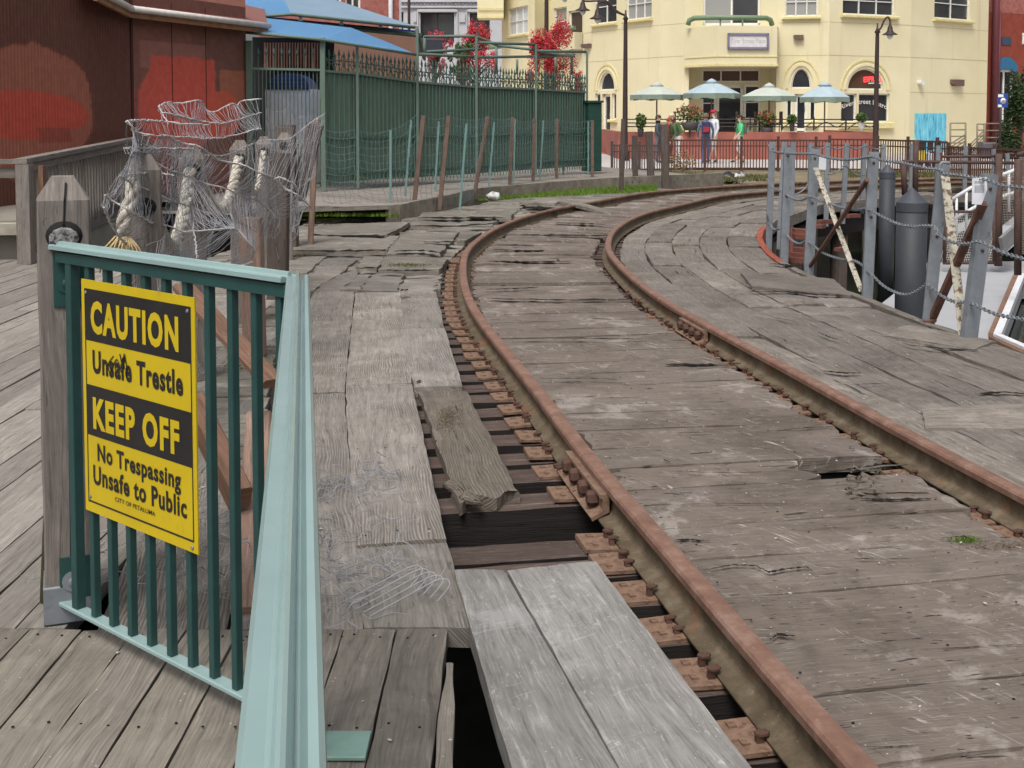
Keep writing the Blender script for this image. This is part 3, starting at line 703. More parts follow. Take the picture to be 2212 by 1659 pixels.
# ---------------- text ----------------
def text_mesh(body, size=1.0, bold=0.0, xs=1.0):
    cu = bpy.data.curves.new('lettering', 'FONT'); cu.body = body; cu.size = size; cu.align_x = 'CENTER'; cu.align_y = 'BOTTOM_BASELINE'
    cu.offset = bold; cu.resolution_u = 3; cu.space_character = 1.0 + bold * 3.6
    o = bpy.data.objects.new('lettering', cu); SC.collection.objects.link(o)
    dg = bpy.context.evaluated_depsgraph_get(); dg.update()
    me = bpy.data.meshes.new_from_object(o.evaluated_get(dg))
    vs = [v.co.copy() for v in me.vertices]; fs = [tuple(p.vertices) for p in me.polygons]
    bpy.data.objects.remove(o); bpy.data.curves.remove(cu); bpy.data.meshes.remove(me)
    return vs, fs
def add_text(mb, body, O, X, Y, width, height, bold=0.02, mat=0, N=None, depth=0.0, italic=0.0, bend=None):
    """fit the words into width x height (cap height), centred on O (baseline)"""
    vs, fs = text_mesh(body, 1.0, bold)
    if not vs: return
    x0, x1 = min(v.x for v in vs), max(v.x for v in vs); hv, _ = text_mesh('H', 1.0, bold); hh = max(v.y for v in hv)
    sx = width / (x1 - x0); sy = height / hh; k = len(mb.v)
    for v in vs:
        a = (v.x - (x0 + x1) / 2) * sx + v.y * sy * italic; b = v.y * sy
        if bend: b += bend(a)
        mb.v.append(Vector(O) + X * a + Y * b)
    for f in fs: mb.face([k + i for i in f], None, 0, mat)

# ---------------- green railing with the caution sign ----------------
A = V(-1.327, 3.45, 0); B = V(-.502, 2.75, 0); GD = (B - A).normalized(); GN = V(GD.y, -GD.x, 0)
if GN.y > 0: GN = -GN
GL = (B - A).length
rl = thing('metal_railing', A, 'green metal railing with a pale cap, turning a corner beside the wooden post', 'railing')
def gp(t, z, n=0.0): return A + GD * t + GN * n + UP * z
CAPP = [(a_ * .80, b_) for a_, b_ in [(-.031, -.010), (-.034, -.004), (-.033, .003), (-.028, .007), (-.020, .006), (-.0135, -.003), (-.0095, -.003), (-.0075, .008), (-.004, .014), (.0, .016), (.004, .014), (.0075, .006), (.012, .003), (.028, .007), (.033, .003), (.034, -.008)]]
def cap_sweep(pts, sc=1.0):
    m = MB(); n = len(CAPP)
    for i, p in enumerate(pts):
        d0 = (pts[min(i + 1, len(pts) - 1)] - pts[max(i - 1, 0)]); d0.z = 0; d0.normalize(); nn = V(d0.y, -d0.x, 0)
        if 0 < i < len(pts) - 1:
            e = (pts[i] - pts[i - 1]).normalized(); nn = nn / max(.4, abs(nn.dot(V(e.y, -e.x, 0))))
        m.v += [p + nn * a * sc + UP * b * sc for a, b in CAPP]
    for i in range(len(pts) - 1):
        for j in range(n):
            q = (j + 1) % n; a = i * n; b = a + n; m.face((a + q, a + j, b + j, b + q), None, 0)
    m.face(list(range(n))[::-1]); m.face([len(m.v) - n + j for j in range(n)])
    return m
ZT = 1.135
H0 = B + UP * ZT; HD = V(.362, -2.054, 0).normalized()
finish('handrail', cap_sweep([A + GD * -.02 + UP * ZT, H0 - GD * .03]), M['green_cap'], rl)
finish('handrail', cap_sweep([H0 - HD * .034, H0 + HD * .6, H0 + HD * 1.3, H0 + HD * 2.1, H0 + HD * 3.2], 1.0), M['green_cap'], rl)
m = MB(); m.beam(gp(-.02, .062), gp(GL, .062), .040, .014, ch=.003); finish('bottom_rail', m, M['green_cap'], rl)
m = MB(); m.beam(gp(.0, ZT - .03), gp(GL, ZT - .03), .034, .03); m.beam(B + HD * .03 + UP * (ZT - .03), B + HD * 3.2 + UP * (ZT - .03), .034, .03); finish('top_channel', m, M['green_paint'], rl)
for i in range(11):
    t = .065 + .0955 * i
    m = MB(); m.beam(gp(t, .07), gp(t, ZT - .04), .022 if i else .03, .022 if i else .03, GN, 0, 0, .002); finish('baluster', m, M['green_paint'], rl)
m = MB(); m.beam(B + UP * 0, B + UP * (ZT - .03), .045, .045, HD, 0, 0, .004); finish('corner_post', m, M['green_paint'], rl)
m = MB(); c = B + V(.10, .0, .004); m.box(c, .115, .12, .012, 0.0, 0, 0, .003); finish('base_plate', m, plain('worn_green', L3(118, 148, 138), .6), rl)
for i in range(1, 26):
    p = B + HD * (.11 * i); m = MB(); m.beam(p + UP * .07, p + UP * (ZT - .04), .022, .022, HD, 0, 0, .002); finish('baluster', m, M['green_paint'], rl)
m = MB(); m.beam(B + UP * .062, B + HD * 3.0 + UP * .062, .045, .018); finish('bottom_rail', m, M['green_cap'], rl)
PTH = math.atan2(1.318, 3.535); PN = V(math.sin(PTH), -math.cos(PTH), 0); PTT = V(math.cos(PTH), math.sin(PTH), 0)
def PCN(t, n, z): return V(-1.347, 3.535, z) + PTT * t + PN * n
for z0, z1 in ((.955, 1.115), (.075, .20)):
    m = MB(); bc = PCN(.012, .079, 0); m.beam(bc + UP * z0, bc + UP * z1, .088, .008, PN, 0, 0, .002); br = finish('bracket', m, M['green_paint'], rl)
    m = MB(); Rm = PN.to_track_quat('Z', 'Y').to_matrix(); c = PCN(.004, .0835, (z0 + z1) / 2 - .01)
    m.lathe([(.03, 0), (.03, .003), (.012, .003), (.012, .010), (.006, .012)], c, 14, Rm, 0, 0, False); finish('washer_bolt', m, M['green_paint'] if z0 > .5 else M['galv'], br)

sg = thing('caution_sign', gp(.42, .386, .016), 'yellow and black caution sign fixed to the green railing', 'sign')
t0, t1, zb, zt = .146, .694, .386, 1.054; SW = t1 - t0; SH = zt - zb
SO = gp(t0, zb, .018); SX, SYv, SN = GD, UP, GN
m = MB(); m.prism([(0, 0), (SW, 0), (SW, SH), (0, SH)], SO, SX, SYv, SN, .004); finish('panel', m, M['sign_yellow'], sg)
def srect(mm, a, b, c, d, e=.0008):
    mm.quad(SO + SX * a * SW + UP * b * SH + SN * e, SO + SX * c * SW + UP * b * SH + SN * e, SO + SX * c * SW + UP * d * SH + SN * e, SO + SX * a * SW + UP * d * SH + SN * e)
m = MB(); srect(m, .03, .742, .97, .963); srect(m, .03, .335, .97, .552)
for a, b, c, d in ((.03, .05, .038, .335), (.962, .05, .97, .335), (.03, .042, .97, .05), (.03, .552, .038, .742), (.962, .552, .97, .742)): srect(m, a, b, c, d)
finish('black_band', m, M['sign_black'], sg)
def stext(body, cx, base, w, h, mat, bold, nm='lettering', e=.0016, it=0):
    mm = MB(); add_text(mm, body, SO + SX * cx * SW + UP * base * SH + SN * e, SX, UP, w * SW, h * SH, bold, 0, italic=it); finish(nm, mm, mat, sg)
stext('CAUTION', .48, .785, .78, .130, M['sign_yellow'], .046)
stext('Unsafe Trestle', .50, .612, .80, .094, M['sign_black'], .035)
stext('KEEP OFF', .48, .375, .77, .128, M['sign_yellow'], .046)
stext('No Trespassing', .50, .236, .74, .072, M['sign_black'], .030)
stext('Unsafe to Public', .50, .130, .83, .080, M['sign_black'], .030)
stext('CITY OF PETALUMA', .47, .088, .36, .018, M['sign_black'], .006)
for a, b in ((.045, .945), (.945, .945), (.05, .065), (.955, .02)):
    m = MB(); m.lathe([(.006, 0), (.004, .003)], SO + SX * a * SW + UP * b * SH + SN * .0005, 8, SN.to_track_quat('Z', 'Y').to_matrix()); finish('screw', m, M['galv'], sg)
m = MB() # black scribble over the word
for pts in (((.30, .70), (.25, .66), (.27, .63), (.33, .69), (.37, .64)), ((.36, .715), (.39, .66), (.40, .72), (.42, .67), (.415, .63))):
    m.tube(catmull([SO + SX * a * SW + UP * b * SH + SN * .002 for a, b in pts], 5), .0016, 4)
finish('scribble', m, M['sign_black'], sg)

# ---------------- wooden posts with rope ----------------
def post_mesh(w=.15, h=1.337, sh=1.268, knot=False):
    m = MB(); a = w / 2; n = 10; ring = []
    c = .006
    sec = [(a - c, -a), (a, -a + c), (a, a - c), (a - c, a), (-a + c, a), (-a, a - c), (-a, -a + c), (-a + c, -a)]
    zs = [i * sh / n for i in range(n + 1)]
    for z in zs: m.v += [V(x + noise.noise(V(x * 9, y * 9, z * 3)) * .004, y + noise.noise(V(x * 9 + 5, y * 9, z * 3)) * .004, z) for x, y in sec]
    for i in range(n):
        pv = 0
        for j in range(8):
            q = (j + 1) % 8; e = math.hypot(sec[q][0] - sec[j][0], sec[q][1] - sec[j][1]); A_, B_ = i * 8, i * 8 + 8
            m.face((A_ + j, A_ + q, B_ + q, B_ + j), [(zs[i], pv), (zs[i], pv + e), (zs[i + 1], pv + e), (zs[i + 1], pv)], 0.0); pv += e
    k = len(m.v); b = a * .42
    m.v += [V(b, -b, h), V(b, b, h), V(-b, b, h), V(-b, -b, h)]
    T = n * 8; fu = lambda L: [(p[0], p[1]) for p in L]
    m.face((T + 7, T + 0, k + 0, k + 3), [(0, 0), (0, .15), (.09, .11), (.09, .04)], .15); m.face((T + 1, T + 2, k + 1, k + 0), [(0, 0), (0, .15), (.09, .11), (.09, .04)], .2)
    m.face((T + 3, T + 4, k + 2, k + 1), [(0, 0), (0, .15), (.09, .11), (.09, .04)], .3); m.face((T + 5, T + 6, k + 3, k + 2), [(0, 0), (0, .15), (.09, .11), (.09, .04)], .25)
    m.face((T + 0, T + 1, k), None, .2); m.face((T + 2, T + 3, k + 1), None, .2); m.face((T + 4, T + 5, k + 2), None, .2); m.face((T + 6, T + 7, k + 3), None, .2)
    m.face((k, k + 1, k + 2, k + 3), None, .3)
    return m
posts = [(-1.347, 3.535), (-1.70, 5.45), (-1.83, 6.75), (-1.97, 8.55), (-2.12, 10.1), (-2.35, 12.2)]
holez = [1.165, 1.10, 1.20, 1.20, 1.20, 1.2]
plab = ['weathered wooden post with chamfered top, split and knot, holding the green railing', 'weathered wooden post with a frayed rope end hanging from its hole', 'weathered wooden post under the wire mesh where the second thick rope loop ends',
        'weathered wooden post under the wire mesh where the third thick rope loop ends', 'weathered wooden post under the wire mesh where the thinnest rope loop ends', 'weathered wooden post at the far end of the roped row, near the leaning grey timber']
p0 = None
for i, (px, py) in enumerate(posts):
    t = thing('wooden_post', V(px, py, 0), plab[i], 'post', 'roped wooden posts beside the trestle'); t.rotation_euler = (0, 0, math.atan2(-px, py))
    if p0 is None:
        body0 = finish('shaft', post_mesh(), M['post'], t, 'local'); p0 = t
        m = MB(); m.box(V(0, -.004, .0), .158, .158, .115, 0, 0, 0, .004); finish('metal_shoe', m, M['galv'], t, 'local')
        m = MB(); m.beam(V(.005, -.0765, 1.10), V(.0, -.0765, 1.20), .008, .004, V(0, -1, 0)); m.beam(V(.0, -.0765, 1.19), V(.004, -.0765, 1.275), .006, .004, V(0, -1, 0)); m.beam(V(.004, -.0775, 1.270), V(.008, -.046, 1.318), .006, .006, V(0, -1, 0)); m.beam(V(.0, -.0765, .2), V(.004, -.0765, .95), .004, .004, V(0, -1, 0)); finish('split', m, M['black'], t, 'local')
        m = MB(); m.lathe([(.016, -.001), (.013, .002), (.004, .001)], V(-.045, -.074, 1.205), 9, Matrix.Rotation(R(90), 3, 'X')); m.lathe([(.01, -.001), (.006, .002)], V(-.02, -.074, 1.19), 8, Matrix.Rotation(R(90), 3, 'X')); finish('knot', m, paint('knot_wood', L3(70, 60, 56), .8), t, 'local')
    else:
        c = body0.copy(); SC.collection.objects.link(c); c.parent = t
    m = MB(); ell = Matrix.Rotation(R(90), 3, 'X') @ Matrix.Diagonal((1.2, 1, 1))
    m.lathe([(.043, .0), (.043, .0035), (.0, .0036)], V(.0, -.0745, holez[i]), 16, ell); hl = finish('rope_hole', m, M['black'], t, 'local')
# rope
def rope_mesh(path, r=.034, pitch=.075, strands=3):
    path = resample(catmull(path, 8), .012); m = MB(); n = len(path); L = 0; px = None
    cents = [[] for _ in range(strands)]
    for i in range(n):
        d = (path[min(i + 1, n - 1)] - path[max(i - 1, 0)]).normalized()
        if px is None: px = d.cross(UP if abs(d.z) < .9 else V(1, 0, 0)).normalized()
        else: px = (px - d * px.dot(d)).normalized()
        py = d.cross(px)
        for k in range(strands):
            t = 2 * math.pi * (i * .012 / (pitch * strands) + k / strands)
            cents[k].append(path[i] + (px * math.cos(t) + py * math.sin(t)) * r * .5)
    for k in range(strands): m.tube(cents[k], r * .56, 6, k * .2)
    return m
def swag(a, b, sag): return [lerp(a, b, t / 8) - UP * sag * (1 - (2 * t / 8 - 1) ** 2) for t in range(9)]
hp = [V(px, py, holez[i]) for i, (px, py) in enumerate(posts)]
m = MB(); e = PCN(0, .078, 1.155)
m.lathe([(.036, -.02), (.037, .004), (.030, .008), (.022, .004), (.012, .009), (.0, .006)], e, 11, PN.to_track_quat('Z', 'Y').to_matrix() @ Matrix.Diagonal((1.15, .95, 1)), .2)
single('rope_end', m, paint('rope_end', L3(138, 136, 136), .9, 0, .35, 40, .8, 70, L3(52, 50, 54), (.48, .58)), 'cut grey rope end filling the hole in the front wooden post', 'rope')
m = rope_mesh([V(-1.72, 5.36, 1.18), V(-1.70, 5.28, 1.22), V(-1.69, 5.24, 1.16), V(-1.72, 5.22, 1.06), V(-1.735, 5.24, .98)], .032)
single('hanging_rope', m, M['rope'], 'knotted pale rope end hanging down the front of the second post', 'rope')
m = MB(); 
for i in range(26):
    a = random.random() * 6.3; p = V(-1.735 + .03 * math.cos(a), 5.24 + .03 * math.sin(a), .98); m.tube([p, p + V(.03 * math.cos(a) + random.uniform(-.03, .03), -.02, -.05), p + V(.05 * math.cos(a) + random.uniform(-.04, .04), -.03, -.12 - random.random() * .05)], .005, 4)
single('frayed_rope', m, M['frayed'], 'tan frayed rope tuft under the knotted rope end', 'rope')
for i, lab in ((1, 'thick pale twisted rope loop rising to the third post from the front'), (2, 'thick pale twisted rope loop rising to the fourth post from the front'), (3, 'thin looking pale rope loop farthest from the railing')):
    a, b = hp[i], hp[i + 1]
    m = rope_mesh(swag(a + V(.02, .05, 0), b + V(.01, -.08, .01), .30), .036 if i < 3 else .026)
    single('rope_loop', m, M['rope'], lab, 'rope', 'rope loops between the wooden posts')
# grey and pink timbers standing among the posts
def timber(name, p, q, w, h, mat, label, cat='timber', group=None, rnd=None):
    m = MB(); n = 8; p = Vector(p); q = Vector(q)
    m.beam(p, q, w, h, V(0, 1, 0) if abs((q - p).normalized().z) > .6 else UP, rnd, 0, .008); return single(name, m, mat, label, cat, group)
def gz(x, y, Y): return P(x, y, Y)
def on(x, Y, z=0.0): return V((x - CXP) / FPX * Y, Y, z)
timber('grey_timber', on(596, 9.7), P(604, 330, 9.7), .16, .14, M['pile_wood'], 'grey upright timber wrapped in wire mesh at the right of the roped posts', rnd=.3)
timber('pink_timber', on(545, 7.4), P(543, 470, 7.4), .13, .12, M['post_pink'], 'pinkish fresh timber upright standing behind the wire mesh', rnd=.5)
timber('leaning_timber', P(642, 430, 12.4), P(682, 268, 12.3), .16, .12, M['pile_wood'], 'grey timber leaning to the right above the wire mesh', rnd=.6)
timber('tall_timber', on(622, 13.2), P(617, 270, 13.2), .20, .18, M['pile_wood'], 'thick weathered timber with rounded top standing in the mesh before the white cubicle', rnd=.8)
timber('tan_timber', on(668, 13.4), P(684, 258, 13.4), .06, .06, M['post_pink'], 'slim pale timber stake at the right end of the tangled mesh', rnd=.2)
timber('brown_brace', P(395, 620, 4.9), P(592, 828, 4.3), .09, .035, M['post_brown'], 'upper brown diagonal board seen through the right bars of the green railing', 'board', rnd=.4)
timber('brown_brace', P(418, 872, 4.3), P(520, 1078, 3.9), .075, .09, M['post_brown'], 'lower dark brown diagonal board seen through the railing beside the sign', 'board', rnd=.7)
timber('pink_board', P(531, 1320, 3.52), P(560, 895, 4.5), .095, .03, M['post_pink'], 'pink fresh board leaning behind the corner of the green railing', 'board', rnd=.3)
timber('red_brace', P(248, 660, 4.9), P(330, 760, 4.6), .05, .03, M['post_brown'], 'short reddish batten behind the top edge of the caution sign', 'board', rnd=.9)
m = MB(); m.poly([V(-1.415, 3.50, .005), V(-1.475, 3.60, .005), V(-1.47, 3.62, .005), V(-1.405, 3.62, .0), V(-1.405, 3.62, 1.0), V(-1.405, 3.50, 1.0)][:3]); m.v = []; m.f = []; m.uv = []; m.r = []; m.m = []; m.sm = []
m.beam(V(-1.455, 3.66, 0), V(-1.41, 3.66, .72), .035, .12, V(0, 1, 0), .5); single('wedge_board', m, wood('mossy_board', L3(62, 56, 40), moss=.6), 'dark mossy board leaning against the left side of the front wooden post', 'board')

# ---------------- crumpled wire mesh ----------------
zm = lambda x, y: (198.7 + .23436 * x, 198.7 + .23436 * y)
Wl = {1: [(700, 300), (640, 180), (620, 130), (690, 95), (790, 105), (940, 80), (1010, 90), (1060, 170), (1140, 180), (1280, 110), (1340, 120), (1380, 85), (1560, 65)],
 2: [(640, 190), (740, 205), (880, 240), (1000, 265), (1180, 290), (1260, 280), (1440, 225), (1560, 190)],
 3: [(320, 270), (390, 330), (370, 350), (450, 385), (600, 405), (700, 405), (850, 480), (960, 490), (1080, 560), (1200, 640), (1400, 670), (1540, 740), (1690, 800), (1770, 890), (1900, 950), (2030, 1075)],
 4: [(320, 270), (460, 260), (640, 270), (870, 295), (1080, 305)],
 5: [(370, 545), (450, 560), (580, 650), (700, 710), (860, 770), (1000, 830), (1200, 880), (1400, 960), (1560, 1020), (1720, 1180)],
 6: [(250, 770), (400, 860), (540, 910), (700, 990), (850, 1040), (1020, 1100), (1180, 1160), (1400, 1220), (1500, 1290)],
 7: [(120, 950), (170, 990), (350, 1100), (540, 1200), (700, 1230), (860, 1290), (1260, 1260), (1330, 1270), (1420, 1360), (1490, 1460), (1480, 1520)],
 8: [(1690, 800), (1740, 790), (1860, 850), (1890, 910)],
 9: [(700, 410), (880, 420), (1060, 430), (1260, 410), (1490, 350), (1560, 340)],
 10: [(690, 570), (860, 600), (1060, 580), (1180, 585), (1300, 560), (1480, 480), (1640, 440), (1820, 430), (1990, 300), (2150, 200)],
 11: [(100, 1060), (260, 1350), (420, 1440), (640, 1520), (900, 1540), (1250, 1620), (1480, 1560)],
 12: [(900, 1000), (930, 1200), (970, 1530)], 13: [(330, 760), (560, 745), (760, 770)], 14: [(300, 520), (520, 515), (700, 520), (940, 525)]}
wr = random.Random(5)
def wline(k, Y0, Y1, n=60):
    pts = Wl[k]; m_ = len(pts) - 1
    w3 = [P(*zm(x, y), lerp(Y0, Y1, i / m_) + .12 * math.sin(i * 1.9 + k)) for i, (x, y) in enumerate(pts)]
    c = catmull(w3, 8); L = [0]
    for a, b in zip(c, c[1:]): L.append(L[-1] + (b - a).length)
    o = []; j = 0
    for i in range(n):
        t = L[-1] * i / (n - 1)
        while j < len(L) - 2 and L[j + 1] < t: j += 1
        o.append(lerp(c[j], c[j + 1], (t - L[j]) / max(L[j + 1] - L[j], 1e-6)))
    return o
dep = {1: (6.6, 8.6), 2: (6.3, 8.3), 3: (5.2, 7.6), 4: (5.3, 6.4), 5: (5.1, 7.2), 6: (4.95, 6.9), 7: (4.8, 6.6), 8: (7.0, 7.3), 9: (6.3, 8.2), 10: (6.3, 10.5), 11: (4.75, 6.5), 12: (5.6, 5.5), 13: (5.1, 5.6), 14: (5.3, 6.2)}
LN = {k: wline(k, *dep[k]) for k in Wl}
def jitter(pts, a): return [p + V(wr.uniform(-a, a), wr.uniform(-a, a), wr.uniform(-a, a)) for p in pts]
m = MB()
for k in LN:
    m.tube(jitter(LN[k], .004), .0042 if k not in (12, 13, 14) else .003, 5, wr.random(), 1)
    m.tube(jitter(LN[k], .006), .0026, 4, wr.random(), 1)
def weave(k0, k1, n, a0=0.0, a1=1.0, b0=0.0, b1=1.0, sk=0.0, bul=.03):
    n = int(n * 1.15)
    for i in range(n):
        t = i / (n - 1) + wr.uniform(-.003, .003); ta = min(.999, max(0, lerp(a0, a1, t))); tb = min(.999, max(0, lerp(b0, b1, t) + sk))
        a = LN[k0][int(ta * 59)]; b = LN[k1][int(tb * 59)]
        c = (a + b) / 2 + V(wr.uniform(-.008, .008), wr.uniform(-bul, bul), wr.uniform(-.008, .008) - .02)
        q = [a, lerp(a, c, .6) + V(wr.uniform(-.005, .005), 0, 0), c, lerp(c, b, .5) + V(wr.uniform(-.005, .005), 0, 0), b]
        m.tube(jitter(catmull(q, 3), .002), .0013, 3, wr.random(), caps=False)
weave(1, 2, 60, .12, 1); weave(2, 9, 60); weave(9, 10, 60, 0, 1, 0, .7); weave(3, 5, 90, .05, 1, 0, 1); weave(5, 6, 85); weave(6, 7, 85); weave(7, 11, 70); weave(4, 3, 26, 0, 1, 0, .5)
weave(10, 3, 70, 0, 1, .35, .95); weave(3, 6, 50, .2, 1, .1, 1, -.05); weave(5, 7, 60, 0, 1, .1, 1); weave(14, 5, 40, 0, 1, 0, .5); weave(3, 14, 30, 0, .4, 0, 1); weave(13, 6, 24, 0, 1, .05, .5); weave(8, 3, 12, 0, 1, .8, .95)
single('wire_mesh', m, [M['galv_wire'], plain('twisted_wire', L3(182, 180, 178), .6)], 'crumpled galvanised wire mesh thrown over the roped wooden posts', 'wire mesh')
# sheet of mesh hanging from the timbers further back
m = MB()
def net(c00, c10, c11, c01, nu, nv, r=.0012, jit=.015, diag=False, r2=None):
    pt = lambda u, v: lerp(lerp(c00, c10, u), lerp(c01, c11, u), v)
    def bl(u, v):
        p = pt(u, v); q = V(u * 5, v * 5, c00.x)
        return p + V(noise.noise(q), noise.noise(q + V(9, 0, 0)), noise.noise(q + V(0, 9, 0))) * jit * 3
    for i in range(nu + 1):
        m.tube([bl(i / nu + (.25 * (j / 12 - .5) if diag else 0), j / 12) for j in range(13)], r, 3, 0, caps=False)
    for j in range(nv + 1):
        m.tube([bl(i / 14, j / nv) for i in range(15)], r2 or r, 3, 0, caps=False)
net(P(602, 560, 9.6), P(650, 470, 12.2), P(702, 262, 12.2), P(575, 235, 9.6), 26, 9, .0018, .03, False, .002)
net(P(500, 560, 8.2), P(604, 500, 9.3), P(600, 300, 9.3), P(520, 330, 8.2), 22, 9, .0014, .03)
single('wire_mesh', m, M['galv_wire'], 'vertical sheet of grey wire mesh hanging on the weathered timbers before the white cubicle', 'wire mesh')
m = MB()
net(V(-1.50, 4.9, .05), V(-1.85, 7.0, .05), V(-1.85, 7.0, .98), V(-1.52, 4.9, .95), 44, 16, .0013, .02, True)
net(V(-1.62, 4.8, .05), V(-2.1, 8.2, .05), V(-2.1, 8.2, .9), V(-1.62, 4.8, .92), 50, 14, .0013, .02, True)
single('wire_mesh', m, M['galv_wire'], 'slack fine wire mesh draped down the lower half of the roped posts', 'wire mesh')
# tangle of wire lying on the boards
def tangle(cx, cy, rx, ry, n, seedv, zmax, r=.0015, ymin=-9):
    tr = random.Random(seedv); mm = MB()
    for i in range(n):
        p = V(cx + tr.gauss(0, rx), max(ymin, cy + tr.gauss(0, ry)), .012 + tr.random() * zmax * .4); a = tr.random() * 6.3; q = [p.copy()]
        for k in range(tr.randint(3, 8)):
            a += tr.uniform(-1.3, 1.3)
            if p.y < ymin: break
            p = p + V(math.cos(a), math.sin(a), 0) * tr.uniform(.02, .06); p.z = max(.012, min(zmax, p.z + tr.uniform(-.03, .03))); q.append(p.copy())
        mm.tube(catmull(q, 3), r if tr.random() < .8 else r * 1.6, 3, tr.random(), caps=False)
    return mm
g0 = G(790, 1075); g1 = G(800, 1260)
m1 = tangle(g0.x - .06, g0.y, .07, .13, 34, 1, .10, .0012); 
single('wire_tangle', m1, M['galv_wire'], 'loose bundle of grey wire on the pale boards right of the handrail, farther from camera', 'wire')
m = tangle(g1.x - .05, g1.y, .09, .16, 52, 2, .11, .0012)
for k in range(5): # hooked ends of stiffer wire
    b = G(742 + 14 * k, 1300 + 8 * k, .02); m.tube(catmull([b, b + V(.10, .07, .03), b + V(.20, .16, .05), b + V(.235, .12, .05), b + V(.20, .04, .03)], 4), .0024, 4)
single('wire_tangle', m, M['galv_wire'], 'spread tangle of grey wire with hooked ends on the dark patched board', 'wire')
m = tangle(-.95, 4.1, .22, .28, 130, 3, .25, .0012, 3.5)
single('wire_tangle', m, M['galv_wire'], 'dense tangle of grey wire on the boards behind the railing bars', 'wire')
# moss and grass on the trestle
def grass(name, regions, n, h, col, label, seedv, w=.004, flat=1.0):
    gr = random.Random(seedv); mm = MB()
    for (fn, cnt) in regions:
        for i in range(cnt):
            p = fn(gr); a = gr.random() * 6.3; hh = h * gr.uniform(.4, 1.3); d = V(math.cos(a), math.sin(a), 0); l = V(gr.uniform(-.6, .6) / flat, gr.uniform(-.6, .6) / flat, flat) * hh
            k = len(mm.v); mm.v += [p - d * w, p + d * w, p + l]; mm.face((k, k + 1, k + 2), None, gr.random())
    o = finish(name, mm, col); tag(o, label, 'grass', None, 'stuff'); return o
def grass_mat(name, c0, c1):
    q = NT(name); r = q.attr(); return q.done(q.mix(r, c0, c1), .8, 0, .2)
M['grass'] = grass_mat('grass_blades', (.055, .12, .012, 1), (.14, .22, .03, 1))
M['moss'] = grass_mat('moss_tufts', (.05, .065, .012, 1), (.12, .12, .03, 1))
def reg(x0, x1, y0, y1, z=0.0): 
    def f(gr):
        t = gr.random(); return G(lerp(x0, x1, t), lerp(y0, y1, t) + gr.gauss(0, 1), z)
    return f
def blob(cx, cy, rx, ry, z=0.0):
    return lambda gr: G(cx + gr.gauss(0, rx), cy + gr.gauss(0, ry), z)
def band(x0, x1, ya, yb, yc, yd, z=0.0): # between (x0: ya..yb) and (x1: yc..yd)
    def f(gr):
        t = gr.random(); s_ = gr.random(); return G(lerp(x0, x1, t), lerp(lerp(ya, yb, s_), lerp(yc, yd, s_), t), z)
    return f
grass('grass_tuft', [(blob(2086, 1168, 16, 3, .0), 260)], 0, .016, M['grass'], 'small bright green grass tuft in the seam between the rails', 1, .0016)
grass('dry_litter', [(blob(2180, 1180, 60, 6, .0), 320), (blob(2310, 1172, 30, 3), 120)], 0, .02, grass_mat('dry_litter', (.05, .035, .02, 1), (.22, .16, .10, 1)), 'brown dry needles lying in the plank seam beside the grass tuft', 2, .0016, .35)
grass('dry_nest', [(blob(968, 905, 14, 14, .008), 260)], 0, .03, grass_mat('dry_nest', (.05, .035, .02, 1), (.20, .15, .09, 1)), 'nest of dry needles caught in the rotten plank', 3, .0025, .5)
grass('kerb_grass', [(band(640, 860, 452, 468, 458, 468, .04), 5000), (band(1030, 1420, 404, 434, 396, 414, -.0), 11000)], 0, .05, M['grass'], 'green grass growing along the foot of the concrete kerb', 4, .008)
grass('grass_verge', [(band(1440, 1660, 372, 394, 380, 392), 2500), (band(1830, 2060, 372, 384, 376, 384), 3000)], 0, .07, grass_mat('dull_grass', (.06, .07, .02, 1), (.16, .15, .06, 1)), 'dull grass beside the far bend of the track', 5, .012)
grass('moss_patch', [(blob(650, 560, 30, 8, .0), 2500), (blob(880, 572, 25, 2, .05), 500), (blob(545, 780, 30, 20), 500), (blob(690, 470, 40, 5), 1500)], 0, .008, M['moss'], 'olive moss on the rotten planks left of the bend', 6, .006)
# pebbles and flakes on the planks
m = MB(); pr = random.Random(8)
for i in range(420):
    s = pr.uniform(SY(1.8), SY(12)); o_ = pr.choice([pr.uniform(.12, 1.35), pr.uniform(1.7, 3.1), pr.uniform(-1.8, -.7)]); c = TP(s, o_, .008); r_ = pr.uniform(.002, .006)
    m.lathe([(r_, 0), (r_ * .7, r_ * .7), (0, r_)], c, 5, Matrix.Rotation(pr.random() * 6, 3, 'Z') @ Matrix.Diagonal((1.5, .8, .6)), pr.random())
tag(finish('grit', m, plain('grit', L3(178, 172, 164), .9)), 'pale grit and flakes scattered over the trestle planks', 'grit', None, 'stuff')
